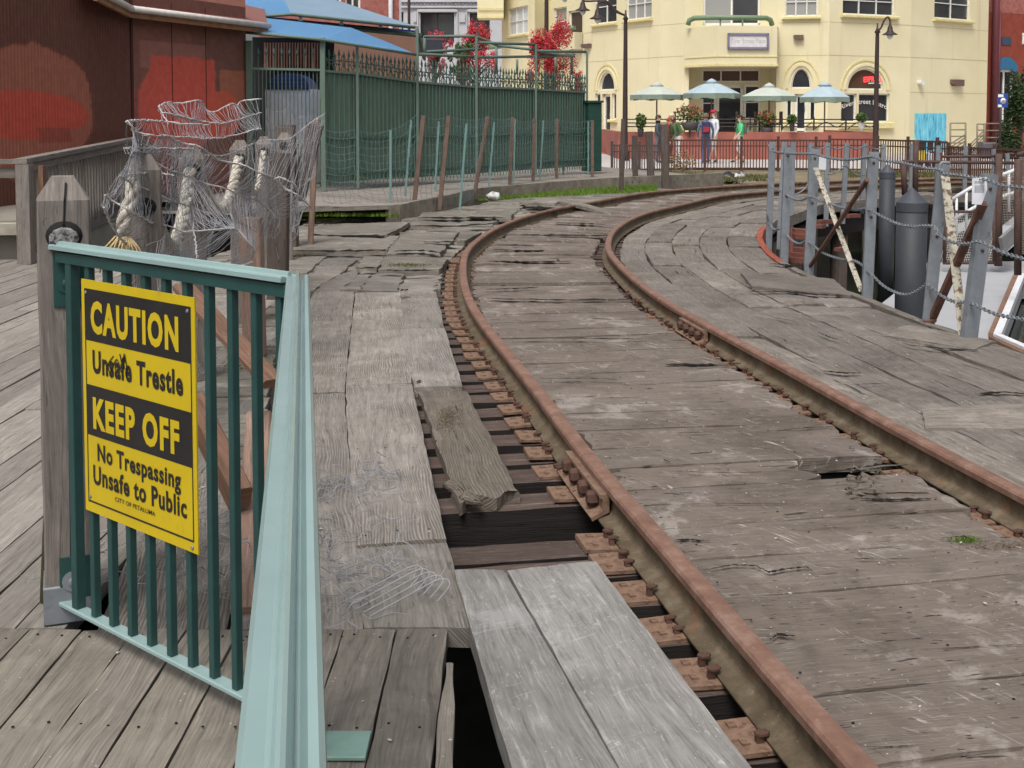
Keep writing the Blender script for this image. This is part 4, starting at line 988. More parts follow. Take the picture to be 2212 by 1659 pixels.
# ---------------- galvanised channel posts, chains and braces along the right edge ----------------
zr = lambda x, y: (1607 + .3021 * x, 276.5 + .3021 * y)
def channel(w, dpt=.045, h=1.2, t=.006):
    m = MB(); sec = [(-w / 2, 0), (w / 2, 0), (w / 2, dpt), (w / 2 - t, dpt), (w / 2 - t, t), (-w / 2 + t, t), (-w / 2 + t, dpt), (-w / 2, dpt)]
    k = 0; n = 8
    for z in (-.35, 0, h): m.v += [V(a, b, z) for a, b in sec]
    for i in range(2):
        for j in range(n):
            q = (j + 1) % n; m.face((i * n + j, i * n + q, i * n + n + q, i * n + n + j), None, .3)
    m.face((16, 17, 18, 19, 20, 21, 22, 23), None, .3); return m
prs = [((205, 100), (180, 790), .075, 'leftmost galvanised channel post at the inside of the deck bend'), ((320, 140), (290, 910), .085, 'second galvanised channel post from the left, standing before the red deck edge'),
       ((510, 150), (465, 1000), .095, 'galvanised channel post with a small white plate on top'), ((930, 170), (885, 1200), .085, 'galvanised channel post in front of the farther dark piling'),
       ((1425, 260), (1320, 1390), .085, 'leaning galvanised channel post just right of the nearest dark piling'), ((1790, 330), (1620, 1530), .105, 'nearest leaning galvanised channel post carrying the white notice sheet'),
       ((290, 100), (262, 690), .08, 'galvanised channel post half hidden behind the second post from the left'), ((355, 100), (340, 620), .075, 'third thin galvanised post in the cluster at the left of the bend')]
far = [((480, 105), (478, 575)), ((600, 105), (590, 555)), ((740, 105), (715, 540)), ((870, 110), (850, 510)), ((1003, 115), (985, 485)), ((1210, 110), (1195, 455)), ((1392, 125), (1380, 440)), ((1590, 130), (1580, 430)), ((1790, 150), (1790, 420)), ((1885, 180), (1900, 410))]
flab = ['behind the post with the white plate', 'left of the crossed braces over the bend', 'above the rusty brace', 'just left of the post before the piling', 'above the farther piling cone', 'beside the rusty pipe end', 'near the turquoise panel', 'below the grey stair railing', 'behind the notice sheet', 'nearest the rusty mesh gate']
prs2 = prs + [(a, b, .08, 'far galvanised post on the outer bend, ' + l) for (a, b), l in zip(far, flab)]
CPOST = []
for i, (a, b, w, lab) in enumerate(prs2):
    base = G(*zr(*b), 0.0); top = P(*zr(*a), base.y)
    h = top.z; lean = math.atan2(top.x - base.x, h)
    m = channel(w, .05, h / math.cos(lean))
    t = thing('channel_post', base, lab, 'post', 'galvanised posts along the trestle edge')
    t.rotation_euler = (0, lean, random.uniform(-.25, .25) + (.35 if i == 5 else 0))
    finish('channel', m, M['galv'], t, 'local')
    if i < 6:
        for zb in (h - .09, h * .55):
            bm_ = MB(); bm_.lathe([(.012, 0), (.012, .008), (.0, .010)], V(.0, -.001, zb), 6, Matrix.Rotation(R(90), 3, 'X')); finish('bolt', bm_, M['spike'], t, 'local')
    if i == 2:
        bm_ = MB(); bm_.prism([(-.035, 0), (.035, 0), (.035, .135), (-.035, .135)], V(.075, -.01, h - .20), V(1, 0, 0), UP, V(0, -1, 0), .004); finish('white_plate', bm_, plain('plate_white', L3(200, 202, 206), .5), t, 'local')
    CPOST.append((base, top))
# notice sheet on the nearest post
pb = CPOST[5]
m = MB(); a, b, c, d = [P(*zr(x, y), pb[0].y - .14) for x, y in ((1630, 545), (1700, 548), (1737, 350), (1632, 360))]
cu = V(.0, .03, 0); d2 = P(*zr(1740, 440), pb[0].y - .14)
m.poly([a, b, d2, c, d], .0); m.v += [p + V(0, .003, 0) for p in [a, b, d2, c, d]]; m.face((9, 8, 7, 6, 5), None)
for i in range(5): j = (i + 1) % 5; m.face((j, i, 5 + i, 5 + j), None)
ns = thing('notice_sheet', a, 'white notice sheet tied to the nearest leaning channel post', 'notice')
finish('paper', m, plain('paper', L3(212, 214, 220), .6), ns)
m = MB()
for i in range(8):
    y = 385 + i * 9 + (12 if i > 1 else 0); n_ = 3 + (i * 7) % 4
    for k in range(n_):
        x0 = 1650 + k * 72 / n_; p = P(*zr(x0, y), pb[0].y - .142); q = P(*zr(x0 + 60 / n_, y + 1), pb[0].y - .142)
        m.quad(p, q, q + UP * .004, p + UP * .004)
finish('printed_lines', m, plain('print_grey', L3(150, 152, 158), .8), ns)
# braces
rw = paint('flaked_white_steel', L3(172, 166, 150), .7, .0, .18, 16, .3, 60, L3(96, 70, 54), (.50, .60))
def bar(a, b, Ya, Yb, w, h, mat, lab):
    m = MB(); pa, pb_ = P(*zr(*a), Ya), P(*zr(*b), Yb)
    m.beam(pa, pb_, w, h, V(0, 1, 0), .3, 0, .004); return single('brace', m, mat, lab, 'brace', 'diagonal braces between the channel posts')
Y4, Y6, Y7, Y8 = CPOST[2][0].y, CPOST[3][0].y, CPOST[4][0].y, CPOST[5][0].y
bar((512, 285), (843, 1170), Y4 - .1, Y6 + .12, .05, .008, rw, 'flaking whitish flat brace crossing left of the farther piling')
bar((882, 370), (458, 1012), Y6 - .05, Y4 + .1, .035, .03, M['rust'], 'rusty thin brace crossing left of the farther piling')
bar((1438, 330), (1570, 1500), Y7 - .08, Y8 + .1, .065, .01, rw, 'flaking whitish flat brace crossing right of the nearest piling')
bar((1712, 540), (1328, 1405), Y8 - .06, Y7 + .06, .05, .045, M['rust'], 'dark rusty brace crossing right of the nearest piling, behind the notice sheet')
bar((1375, 1375), (1285, 1385), Y7 - .02, Y7 - .02, .02, .02, M['rust'], 'short rusty stub at the foot of the leaning post beside the nearest piling')
# chains
def chain(path, lab, link=.042, r=.0045):
    pts = resample(catmull(path, 8), link * .72); m = MB()
    for i in range(len(pts) - 1):
        a, b = pts[i], pts[i + 1]; d = (b - a).normalized(); x = d.cross(UP).normalized() if abs(d.z) < .95 else V(1, 0, 0); y = d.cross(x); 
        if i % 2: x, y = y, x
        c = (a + b) / 2; k = len(m.v); hl, hw = link * .5, link * .26; N = 10; T = 5
        for q in range(N):
            t = 2 * math.pi * q / N; e = c + d * (hl * math.cos(t)) + x * (hw * math.sin(t)); o = (d * math.cos(t) + x * math.sin(t)).normalized()
            for w in range(T): f = 2 * math.pi * w / T; m.v.append(e + o * math.cos(f) * r + y * math.sin(f) * r)
        for q in range(N):
            for w in range(T):
                q2, w2 = (q + 1) % N, (w + 1) % T; m.face((k + q * T + w, k + q2 * T + w, k + q2 * T + w2, k + q * T + w2), None, .3, 0, True)
    o = single('chain', m, M['galv'], lab, 'chain', 'chains slung between the channel posts'); return o
kx = [(CXP + 0, 0)]
def Yat(px): # depth of the fence line for a column of the photo, interpolated between the posts
    tb = [(p[0].x / p[0].y * FPX + CXP, p[0].y) for p in (CPOST[0], CPOST[1], CPOST[2], CPOST[3], CPOST[4], CPOST[5])]
    tb = sorted(tb) ; tb.append((2230, 7.1))
    if px <= tb[0][0]: return tb[0][1]
    for (x0, y0), (x1, y1) in zip(tb, tb[1:]):
        if x0 <= px <= x1: return lerp(y0, y1, (px - x0) / (x1 - x0))
    return tb[-1][1]
def ch(pts, off=-.07): return [P(*zr(x, y), Yat(zr(x, y)[0]) + off) for x, y in pts]
chain(ch([(180, 120), (205, 165), (330, 182), (490, 185), (600, 212), (700, 225), (800, 222), (920, 205), (1000, 232), (1130, 250), (1290, 285), (1410, 300), (1420, 325), (1550, 340), (1745, 375), (1840, 410), (2010, 428)]), 'top galvanised chain along the channel posts, reaching from the bend to the right edge')
chain(ch([(165, 365), (205, 425), (275, 455), (340, 500), (410, 515), (475, 492), (580, 530), (700, 568), (800, 585), (880, 578), (1000, 640), (1100, 685), (1200, 705), (1350, 703), (1400, 770), (1500, 818), (1600, 828), (1690, 815), (1850, 890), (2010, 938)]), 'middle galvanised chain sagging across the front of the nearest piling')
chain(ch([(165, 620), (185, 690), (225, 728), (265, 722), (340, 800), (400, 828), (455, 810), (560, 890), (690, 938), (810, 958), (915, 1050), (1000, 1130), (1100, 1182), (1190, 1188), (1290, 1130), (1310, 1115), (1400, 1190), (1500, 1240), (1625, 1255), (1800, 1330), (2010, 1372)]), 'lowest galvanised chain just above the deck edge')
def rope_far(pts, Y, lab):
    m = MB(); m.tube(catmull([P(*zr(x, y), Y(x)) for x, y in pts], 6), .012, 5); single('cable', m, M['galv'], lab, 'cable', 'cables on the far posts')
Yf = lambda x: lerp(19.0, 24.0, (x - 480) / 1300) - .1
rope_far([(480, 130), (540, 150), (600, 130), (670, 152), (740, 130), (800, 150), (870, 130), (940, 150), (1003, 140)], Yf, 'slack cable along the top of the far posts on the outer bend')
rope_far([(590, 330), (660, 320), (720, 270), (790, 330), (860, 340)], Yf, 'slack middle cable between the far posts on the outer bend')
rope_far([(360, 480), (440, 430), (480, 330)], lambda x: 18.5, 'short loose cable hanging in the inner bend')
# ---------------- pilings, dock, gangway below the trestle ----------------
pm_ = paint('piling_sleeve', L3(52, 54, 59), .6, .0, .12, 5, .1, 60)
def piling(x, yb, yc, ya, w, Y, zb, lab):
    r = w / FPX * Y / 2; c = on(x, Y, zb); t = thing('mooring_piling', c, lab, 'piling', 'dark mooring pilings with cone caps')
    zc = P(x, yc, Y).z; za = P(x, ya, Y).z
    m = MB(); m.lathe([(r, zb), (r, zc - .02)], V(c.x, c.y, 0), 28); finish('shaft', m, pm_, t)
    m = MB(); m.lathe([(r * 1.03, zc - .10), (r * 1.03, zc), (.004, za)], V(c.x, c.y, 0), 28, None, 0, 0, False); finish('cone_cap', m, paint('cone_cap', L3(68, 71, 78), .5, .1, .08), t)
piling(1972.5, 0, 437, 405, 65, 13.0, -1.6, 'nearest and thickest dark mooring piling with a grey cone cap')
piling(1918, 0, 372, 353.5, 33, 19.0, -1.6, 'farther slimmer dark mooring piling with a grey cone cap')
conc = paint('dock_concrete', L3(160, 160, 163), .8, 0, .06, 2, .1, 40)
WZ = -1.6; DZ = -1.2
m = MB(); m.quad(V(3.3, -5, WZ), V(40, -5, WZ), V(40, 40, WZ), V(3.3, 40, WZ))
wq = NT('dark_water'); wq.bump(wq.noise(wq.geo(), 5, 3), .15, .02); structure('water', m, wq.done((.018, .024, .014, 1), .12, 0, .5))
m = MB()
e0, e1, e2 = G(2208, 600, DZ), G(2154, 735, DZ), G(2300, 800, DZ)
pl_ = [V(3.25, 3.0, 0), V(e1.x - .0, 3.0, 0)]
dp = [V(3.3, 4, DZ), V(e2.x + .3, 4, DZ), V(e2.x, e2.y, DZ), e1, e0, V(e0.x + .9, 18.5, DZ), V(14, 19, DZ), V(14, 22.5, DZ), V(7.6, 21.6, DZ), V(6.2, 18.6, DZ), V(4.6, 15.5, DZ), V(3.9, 11.5, DZ)]
m.prism([(p.x, p.y) for p in dp], V(0, 0, DZ), V(1, 0, 0), V(0, 1, 0), UP, .35)
tag(finish('floating_dock', m, conc), 'pale concrete floating dock below the trestle with a dark water slot', 'dock')
m = MB()
bmq = plain('bumper_white', L3(214, 214, 216), .5)
for a, b in ((e0, e1), (e1, e2)):
    m.beam(a + UP * .03, b + UP * .03, .09, .10)
single('dock_bumper', m, bmq, 'white rubber bumper strip along the dark water slot of the dock', 'bumper')
m = MB(); m.beam(G(2195, 600, DZ) + UP * .02, G(2144, 728, DZ) + UP * .02, .10, .05); m.beam(G(2144, 735, DZ) + UP * .02, G(2290, 806, DZ) + UP * .02, .10, .05)
single('dock_edge_timber', m, M['post_brown'], 'brown rust stained timber beside the white bumper of the dock', 'timber')
# timber wall under the far bend with the red ledges
m = MB(); rr = random.Random(4)
for i in range(9):
    pass
for i in range(26):
    c = TP(SY(12.6) + i * .36, GAUGE + 1.62, 0); m.tube([V(c.x, c.y, -2.5), V(c.x + .02, c.y, rr.uniform(-.40, -.30))], .16, 8, rr.random())
tag(finish('timber_bulkhead', m, wood('bulkhead_timber', L3(64, 56, 52), crack=.9, fuzz=.3, stain=.8)), 'row of dark upright timbers under the bend of the trestle', 'bulkhead')
redp = paint('red_ledge', L3(104, 62, 52), .7, 0, .25, 12)
lad = thing('red_ladder', G(*zr(400, 940), -.35), 'rusty red steel ladder under the trestle behind the white plate post', 'ladder')
for i, (x0, x1, y) in enumerate(((352, 450, 735), (352, 448, 772), (345, 440, 868), (330, 438, 905), (322, 436, 940))):
    Y = 13.6 - .12 * i; mm = MB(); mm.beam(P(*zr(x0, y), Y), P(*zr(x1, y + 6), Y), .16, .055); finish('rung', mm, redp, lad)
for x in (340, 446):
    mm = MB(); mm.beam(P(*zr(x, 720), 13.7), P(*zr(x - 8, 960), 13.1), .04, .05, V(0, 1, 0)); finish('side_rail', mm, redp, lad)
for k, (q0, q1) in enumerate((((528, 672), (625, 668)), ((530, 705), (560, 700)), ((730, 630), (815, 625)), ((665, 870), (715, 862)))):
    mm = MB(); mm.beam(P(*zr(*q0), 14.6 + k), P(*zr(*q1), 14.8 + k), .1, .05)
    single('red_beam', mm, redp, ['rust red beam end beside the rusty brace, upper', 'small rust red offcut under the upper beam end', 'rust red beam end under the far deck edge', 'rust red block behind the flaking brace'][k], 'beam')
# gangway with white handrails
gw = thing('gangway', V(8.6, 21.2, DZ), 'gangway with white handrails rising to the right behind the mesh gate', 'gangway')
def GP(x, y, Y): return P(*zr(x, y), Y)
m = MB(); m.quad(GP(1500, 770, 21.6), GP(1640, 700, 21.9), GP(1640, 640, 22.9), GP(1500, 700, 22.6)); m.quad(GP(1830, 930, 20.2), GP(1945, 830, 20.6), GP(1945, 620, 22), GP(1845, 700, 21.6)); finish('ramp', m, conc, gw)
for pts in (((1480, 515), (1620, 430), (1935, 300)), ((1500, 652), (1700, 540), (1935, 460))):
    m = MB(); m.tube([GP(x, y, 21.4) for x, y in pts], .035, 6); finish('handrail', m, bmq, gw)
for x, y0, y1 in ((1520, 490, 770), (1590, 450, 745), (1665, 410, 700), (1895, 320, 600)):
    m = MB(); m.tube([GP(x, y0, 21.4), GP(x, y1, 21.4)], .025, 6); finish('upright', m, bmq, gw)
m = MB(); m.beam(GP(1840, 840, 20.0), GP(1945, 745, 20.3), .06, .28); finish('skirt_board', m, plain('skirt', L3(120, 120, 120), .7), gw)
# rusty mesh gate frame
rg_ = thing('mesh_gate', on(2157, 20.2, DZ), 'rusty pipe gate frame with chain link mesh on the dock', 'gate')
for (a, b, r) in (((1820, 185), (1818, 985), .07), ((1960, 225), (1958, 1050), .065), ((1140, 235), (1150, 480), .05), ((1232, 85), (1225, 480), .05), ((1130, 240), (1935, 250), .03), ((1420, 205), (1820, 200), .025), ((1425, 965), (1800, 962), .03), ((1440, 560), (1435, 960), .03), ((1480, 598), (1680, 600), .025), ((1790, 560), (1790, 960), .03), ((1950, 195), (2010, 175), .04)):
    Y = 20.3 if a[0] != 1960 and b[0] != 1958 else 16.5
    m = MB(); m.tube([GP(*a, Y), GP(*b, Y)], r * (.8 if Y < 18 else 1), 7); finish('pipe', m, paint('rust_pipe', L3(80, 60, 54), .8, 0, .25, 10) if a[0] == 1820 and b[0] == 1818 else bpy.data.materials.get('rust_pipe') or M['rust'], rg_)
m = MB(); net(GP(1445, 960, 20.35), GP(1790, 960, 20.35), GP(1790, 610, 20.35), GP(1445, 610, 20.35), 26, 20, .004, .0, True); finish('chain_link', m, plain('mesh_pale', L3(206, 204, 200), .6), rg_)
m = MB(); net(GP(1850, 690, 20.35), GP(1945, 690, 20.35), GP(1945, 330, 20.35), GP(1850, 330, 20.35), 9, 20, .004, .0, True); net(GP(1965, 900, 16.5), GP(2015, 900, 16.5), GP(2015, 210, 16.5), GP(1965, 210, 16.5), 8, 40, .003, 0, True); finish('chain_link', m, plain('mesh_grey', L3(150, 140, 130), .6), rg_)
m = MB(); m.tube(catmull([P(2052, 352, 8.5), P(2034, 352, 8.5), P(2031, 366, 8.5), P(2037, 377, 8.5), P(2052, 381, 8.5)], 5), .012, 6)
single('hose_bracket', m, M['galv'], 'grey curved pipe hook on top of the leaning post beside the nearest piling', 'bracket')
# ---------------- left background: timber railing, red shed, awning, green fence ----------------
BW = .2 # boardwalk level
# raised platform before the red shed
m = MB(); cplat = paint('platform_concrete', L3(150, 144, 132), .85, 0, .12, 2, .2, 30)
m.prism([(-12, 12.7), (-5.05, 12.7), (-5.3, 14.5), (-6.0, 21.5), (-12, 21.5)], V(0, 0, .38), V(1, 0, 0), V(0, 1, 0), UP, .9); structure('platform', m, cplat)
m = MB(); m.beam(V(-12, 12.6, .30), V(-5.0, 12.6, .30), .16, .12); single('platform_kerb', m, paint('pale_kerb', L3(190, 184, 168), .8), 'pale kerb along the front of the platform at the left edge', 'kerb')
wr_ = thing('timber_railing', V(-5, 12, 0), 'weathered timber railing with slats in front of the red shed', 'railing')
def rp(t): return lerp(V(-4.98, 12.0, 0), V(-5.67, 18.0, 0), t)
m = MB(); m.beam(V(-9.0, 12.02, 1.04), V(-5.0, 12.0, 1.045), .14, .045, rnd=.3); finish('cap_rail', m, M['rail_wood'], wr_)
m = MB(); m.beam(rp(0) + UP * 1.05 + V(.0, -.07, 0), rp(1) + UP * 1.17, .14, .05, rnd=.6); finish('cap_rail', m, M['rail_wood'], wr_)
m = MB(); m.beam(V(-9, 12.0, .93), V(-5, 12.0, .93), .04, .10, rnd=.2); m.beam(rp(0) + UP * .98, rp(1) + UP * 1.09, .04, .09, rnd=.9); m.beam(rp(0) + UP * .12, rp(1) + UP * .15, .04, .09, rnd=.4); finish('lower_rail', m, M['rail_wood'], wr_)
m = MB(); m.beam(V(-4.96, 12.0, 0), V(-4.96, 12.0, 1.02), .14, .14, V(0, 1, 0), .5, 0, .005); finish('post', m, M['rail_wood'], wr_)
m = MB(); m.beam(V(-4.83, 12.12, .1), V(-4.83, 12.12, 1.0), .05, .09, V(0, 1, 0), .5); finish('brown_batten', m, M['post_brown'], wr_)
m = MB(); m.beam(rp(1) , rp(1) + UP * 1.14, .12, .12, V(0, 1, 0), .5); finish('post', m, M['rail_wood'], wr_)
for i in range(40):
    p = rp((i + .6) / 40); m = MB(); m.beam(p + UP * .1, p + UP * 1.04, .035, .035, V(0, 1, 0)); finish('slat', m, M['rail_wood'], wr_)
# red shed
cA = P(279, 60, 18.0); cB = P(531, 80, 20.8); cL = V(-6.17, 15.8, 0); CA = V(cA.x, cA.y, 0); CB = V(cB.x, cB.y, 0); CL = CA + (cL - CA) * 4
shed = thing('red_shed', V(CA.x, CA.y, .3), 'dark red shed with corrugated side wall, flat painted end and sloping brown roof', 'shed')
def patches_mat(name, base, lst, streak):
    q = NT(name); x, y, _ = q.sep(q.uv()); nz = q.noise(q.uv(), 1.7, 9, .72); n2 = q.noise(q.uv(), 7, 6, .7)
    c = q.ramp(n2, [(.3, scal(base, .82)), (.7, scal(base, 1.2))])
    for (kind, a, b, cc, d, col, sof) in lst:
        if kind == 'e':
            dx = q.math('DIVIDE', q.math('SUBTRACT', x, a), cc); dy = q.math('DIVIDE', q.math('SUBTRACT', y, b), d)
            f = q.math('SQRT', q.math('ADD', q.math('MULTIPLY', dx, dx), q.math('MULTIPLY', dy, dy)))
        else:
            dx = q.math('DIVIDE', q.math('ABSOLUTE', q.math('SUBTRACT', x, a)), cc); dy = q.math('DIVIDE', q.math('ABSOLUTE', q.math('SUBTRACT', y, b)), d); f = q.math('MAXIMUM', dx, dy)
        f = q.math('ADD', f, q.math('MULTIPLY', q.math('SUBTRACT', nz, .5), sof))
        mk = q.math('SUBTRACT', 1.0, q.sstep(f, .95, 1.025))
        c = q.mix(q.math('MULTIPLY', mk, .92), c, q.ramp(n2, [(.3, scal(col, .85)), (.7, scal(col, 1.15))]))
    return q.done(c, .75, 0, .25)
# corrugated wall: uv u = metres from the corner towards the camera, v = height
WD = (CL - CA).normalized(); WN = V(-WD.y, WD.x, 0)
if WN.x < 0: WN = -WN
def wall_uv(x, y): # where the photo column/row meets the corrugated wall
    d = ray(x, y); o = V(0, 0, EYE); t = (CA - o).dot(WN) / d.dot(WN); p = o + d * t; return (p - CA).dot(WD), p.z
a1 = wall_uv(75, 185); a2 = wall_uv(200, 185); a3 = wall_uv(70, 92); b1 = wall_uv(90, 240); b2 = wall_uv(192, 240); b3 = wall_uv(90, 192)
cm = patches_mat('corrugated_red', L3(108, 70, 60), [('e', a1[0], a1[1] - .35, abs(a1[0] - a2[0]) * 1.0, a3[1] - a1[1] + .35, L3(164, 102, 84), .45), ('e', b1[0] + .35, b1[1] - .05, abs(b1[0] - b2[0]) + .3, (b3[1] - b1[1]) * 1.1, L3(192, 84, 70), .5), ('b', wall_uv(120, 300)[0], wall_uv(120, 292)[1], .4, .1, L3(156, 82, 68), .9)], True)
m = MB(); pitch = .076; n = int((CL - CA).length / pitch * 8); WH = 3.6
zt = lambda s: lerp(P(269, 30, 18).z + .02, P(111, 0, 15.8).z, s / 2.3)
for i in range(n + 1):
    s = i * pitch / 8; p = CA + WD * s + WN * (.011 * math.sin(2 * math.pi * s / pitch)); m.v += [V(p.x, p.y, .2), V(p.x, p.y, WH)]
for i in range(n):
    s0, s1 = i * pitch / 8, (i + 1) * pitch / 8; m.face((i * 2, i * 2 + 2, i * 2 + 3, i * 2 + 1), [(s0, .2), (s1, .2), (s1, WH), (s0, WH)], 0, 0, True)
finish('corrugated_wall', m, cm, shed)
FD = (CB - CA).normalized(); FN = V(FD.y, -FD.x, 0)
def fw(x, y):
    d = ray(x, y); o = V(0, 0, EYE); t = (CA - o).dot(FN) / d.dot(FN); p = o + d * t; return (p - CA).dot(FD), p.z
def rect(x0, x1, y0, y1, col, sof, kind='b'):
    p = fw((x0 + x1) / 2, (y0 + y1) / 2); a = fw(x0, (y0 + y1) / 2); b = fw(x1, (y0 + y1) / 2); c = fw((x0 + x1) / 2, y0); d = fw((x0 + x1) / 2, y1)
    return (kind, p[0], p[1], abs(b[0] - a[0]) / 2, abs(c[1] - d[1]) / 2, col, sof)
fm = patches_mat('flat_red', L3(122, 82, 72), [rect(280, 420, 60, 420, L3(134, 88, 78), .2), rect(305, 450, 92, 150, L3(154, 104, 94), .22), rect(300, 482, 128, 330, L3(206, 94, 80), .35, 'e'), rect(330, 470, 122, 300, L3(206, 92, 78), .35), rect(475, 540, 152, 250, L3(172, 106, 84), .35), rect(440, 520, 195, 300, L3(204, 96, 74), .45, 'e'), rect(278, 292, 190, 290, L3(186, 94, 84), .15)], False)
FL = (CB - CA).length
m = MB(); m.quad(V(CA.x, CA.y, .2), V(CB.x, CB.y, .2), V(CB.x, CB.y, WH - .2), V(CA.x, CA.y, WH - .2), 0, 0, [(0, .2), (FL, .2), (FL, WH - .2), (0, WH - .2)]); bk = V(-3, 1, 0)
m.quad(CB + UP * .2, CB + bk + UP * .2, CB + bk + UP * 3.6, CB + UP * 3.6); finish('end_wall', m, fm, shed)
m = MB(); zA = P(279, 36, 18).z; zB = P(531, 67, 20.8).z
ev = [P(190, -22, 16.2) + V(.1, 0, 0), P(269, 18, 17.8) + V(.1, -.1, 0), P(573, 55, 21.0) + V(.05, -.1, 0)]
roofm = paint('brown_roof', L3(128, 84, 76), .7, 0, .1, 3)
back = [p + V(-3.5, 2.0, 1.3) for p in ev]; back[2] = P(572, 20, 23.2)
for i in range(2):
    m.quad(ev[i], ev[i + 1], back[i + 1], back[i]); m.quad(ev[i] - UP * .05, back[i] - UP * .05, back[i + 1] - UP * .05, ev[i + 1] - UP * .05)
m.quad(ev[2], ev[2] - UP * .05, back[2] - UP * .05, back[2]); m.quad(ev[0], ev[0] - UP * .05, ev[1] - UP * .05, ev[1]); m.quad(ev[1], ev[1] - UP * .05, ev[2] - UP * .05, ev[2]); finish('roof', m, roofm, shed)
m = MB()
for i in range(2): m.tube([ev[i] + V(.06, -.06, -.02), ev[i + 1] + V(.06, -.06, -.02)], .05, 8)
finish('gutter', m, plain('gutter_white', L3(206, 200, 194), .5), shed)
m = MB(); 
for i in range(2):
    a, b = ev[i] - UP * .10, ev[i + 1] - UP * .10; m.beam(a, b, .06, .09)
finish('soffit', m, paint('soffit_tan', L3(150, 110, 80), .7), shed)
m = MB(); m.beam(CA + UP * .2 + FN * .015 + FD * .03, CA + UP * 3.4 + FN * .015 + FD * .03, .05, .02, FN); 
for t in (.33, .62): m.beam(CA + FD * FL * t + UP * .2 + FN * .004, CA + FD * FL * t + UP * 3.3 + FN * .004, .012, .006, FN)
finish('corner_trim', m, plain('trim_dark', L3(70, 40, 36), .8), shed)
# boardwalk and kerb
m = MB(); kp = [(540, 452), (673, 445), (838, 443), (893, 434), (960, 422), (1021, 408), (1140, 397), (1267, 387), (1360, 382), (1450, 378), (1560, 373)]
kw_ = [G(x, y, BW) for x, y in kp]; kw_ = catmull(kw_[:3] + kw_[3:], 4)
brd = wood('boardwalk', L3(138, 130, 122), crack=.3, fuzz=.1, stain=.4, speck=.05, bump=.3)
m = MB()
outer = lambda p: p + V(-4.4, 6.2, 0) if False else None
for i in range(len(kw_) - 1):
    a, b = kw_[i], kw_[i + 1]; d = (b - a).normalized(); n = V(-d.y, d.x, 0); L = (b - a).length; c = max(1, int(L / .14))
    nb = (kw_[min(i + 2, len(kw_) - 1)] - b).normalized(); n2 = V(-nb.y, nb.x, 0) if nb.length > .1 else n
    for k in range(c):
        u0, u1 = k / c, (k + 1) / c - .02; r_ = random.random(); p0, p1 = lerp(a, b, u0) - UP * .0017 * i, lerp(a, b, u1) - UP * .0017 * i; q0, q1 = p0 + V(-4.1, 3.6, 0), p1 + V(-4.1, 3.6, 0)
        m.quad(p0, p1, q1, q0, r_, 0, [(0, 0), (0, .13), (5.5, .13), (5.5, 0)])
structure('boardwalk', m, brd)
m = MB(); m.poly([V(p.x - .02, p.y + .1, BW - .09) for p in kw_] + [V(2, 33, BW - .09), V(-8, 30, BW - .09), V(-8, 17.4, BW - .09)]); structure('boardwalk_base', m, brd)
m = MB()
kc = paint('kerb_concrete', L3(128, 120, 108), .9, 0, .3, 5, .4, 40, L3(60, 62, 40), (.55, .7))
for i in range(8, len(kw_) - 1):
    a, b = kw_[i], kw_[i + 1]; m.beam(a + UP * -.33, b + UP * -.33, .10, .66)
single('concrete_kerb', m, kc, 'mossy concrete kerb curving along the front of the boardwalk', 'kerb')
m = MB(); m.beam(kw_[0] + UP * -.03, kw_[8] + UP * -.03, .08, .06, rnd=.4); single('boardwalk_edge', m, M['deck_far'], 'mossy timber edge of the boardwalk above a dark gap', 'timber')
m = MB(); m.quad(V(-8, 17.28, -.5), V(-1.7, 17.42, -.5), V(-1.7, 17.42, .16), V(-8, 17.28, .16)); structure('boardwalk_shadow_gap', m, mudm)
# green fence of the yard
FP = [(697, 411), (771, 406), (900, 397), (1027, 388), (1155, 378), (1265, 369.5)]
fpos = [G(x, y, BW) for x, y in FP]
gpn = paint('fence_green', L3(66, 94, 83), .6, 0, .2, 3, 0, 60, L3(86, 98, 86), (.55, .7)); gpl = paint('fence_green_light', L3(96, 114, 102), .6, 0, .12, 4)
sheet = paint('fence_sheet', L3(98, 120, 104), .7, 0, .25, 2.2, 0, 60, L3(112, 120, 106), (.5, .66), streak=True)
gf = thing('green_fence', fpos[0], 'tall green metal yard fence with spear tops and solid sheeting', 'fence')
railtop = [153, 158.5, 177, 188, 193, 199.5]; spear = [107, 112, 129, 142, 153, 163]; posttop = [82, 100, 62, 78, 96, 112]; midrail = [291, 289, 283, 279, 276, 274]; lowrail = [396, 391, 383, 374, 366, 358]
zrow = lambda tab: [P(FP[i][0], tab[i], fpos[i].y).z for i in range(6)]
ZR, ZS, ZP, ZM = zrow(railtop), zrow(spear), zrow(posttop), zrow(midrail); fd = (fpos[-1] - fpos[0]).normalized(); fn = V(fd.y, -fd.x, 0)
def fpt(i, t, zt, off=0): a, b = fpos[i], fpos[i + 1]; p = lerp(a, b, t) + fn * off; return V(p.x, p.y, lerp(zt[i], zt[i + 1], t))
for i in range(6):
    m = MB(); m.beam(fpos[i] + fn * .03, V(fpos[i].x, fpos[i].y, ZP[i]) + fn * .03, .05 if i else .08, .05 if i else .08, V(0, 1, 0)); finish('post', m, gpl, gf)
zl = [z0 + .28 for z0 in [BW] * 6]
pr_ = random.Random(9)
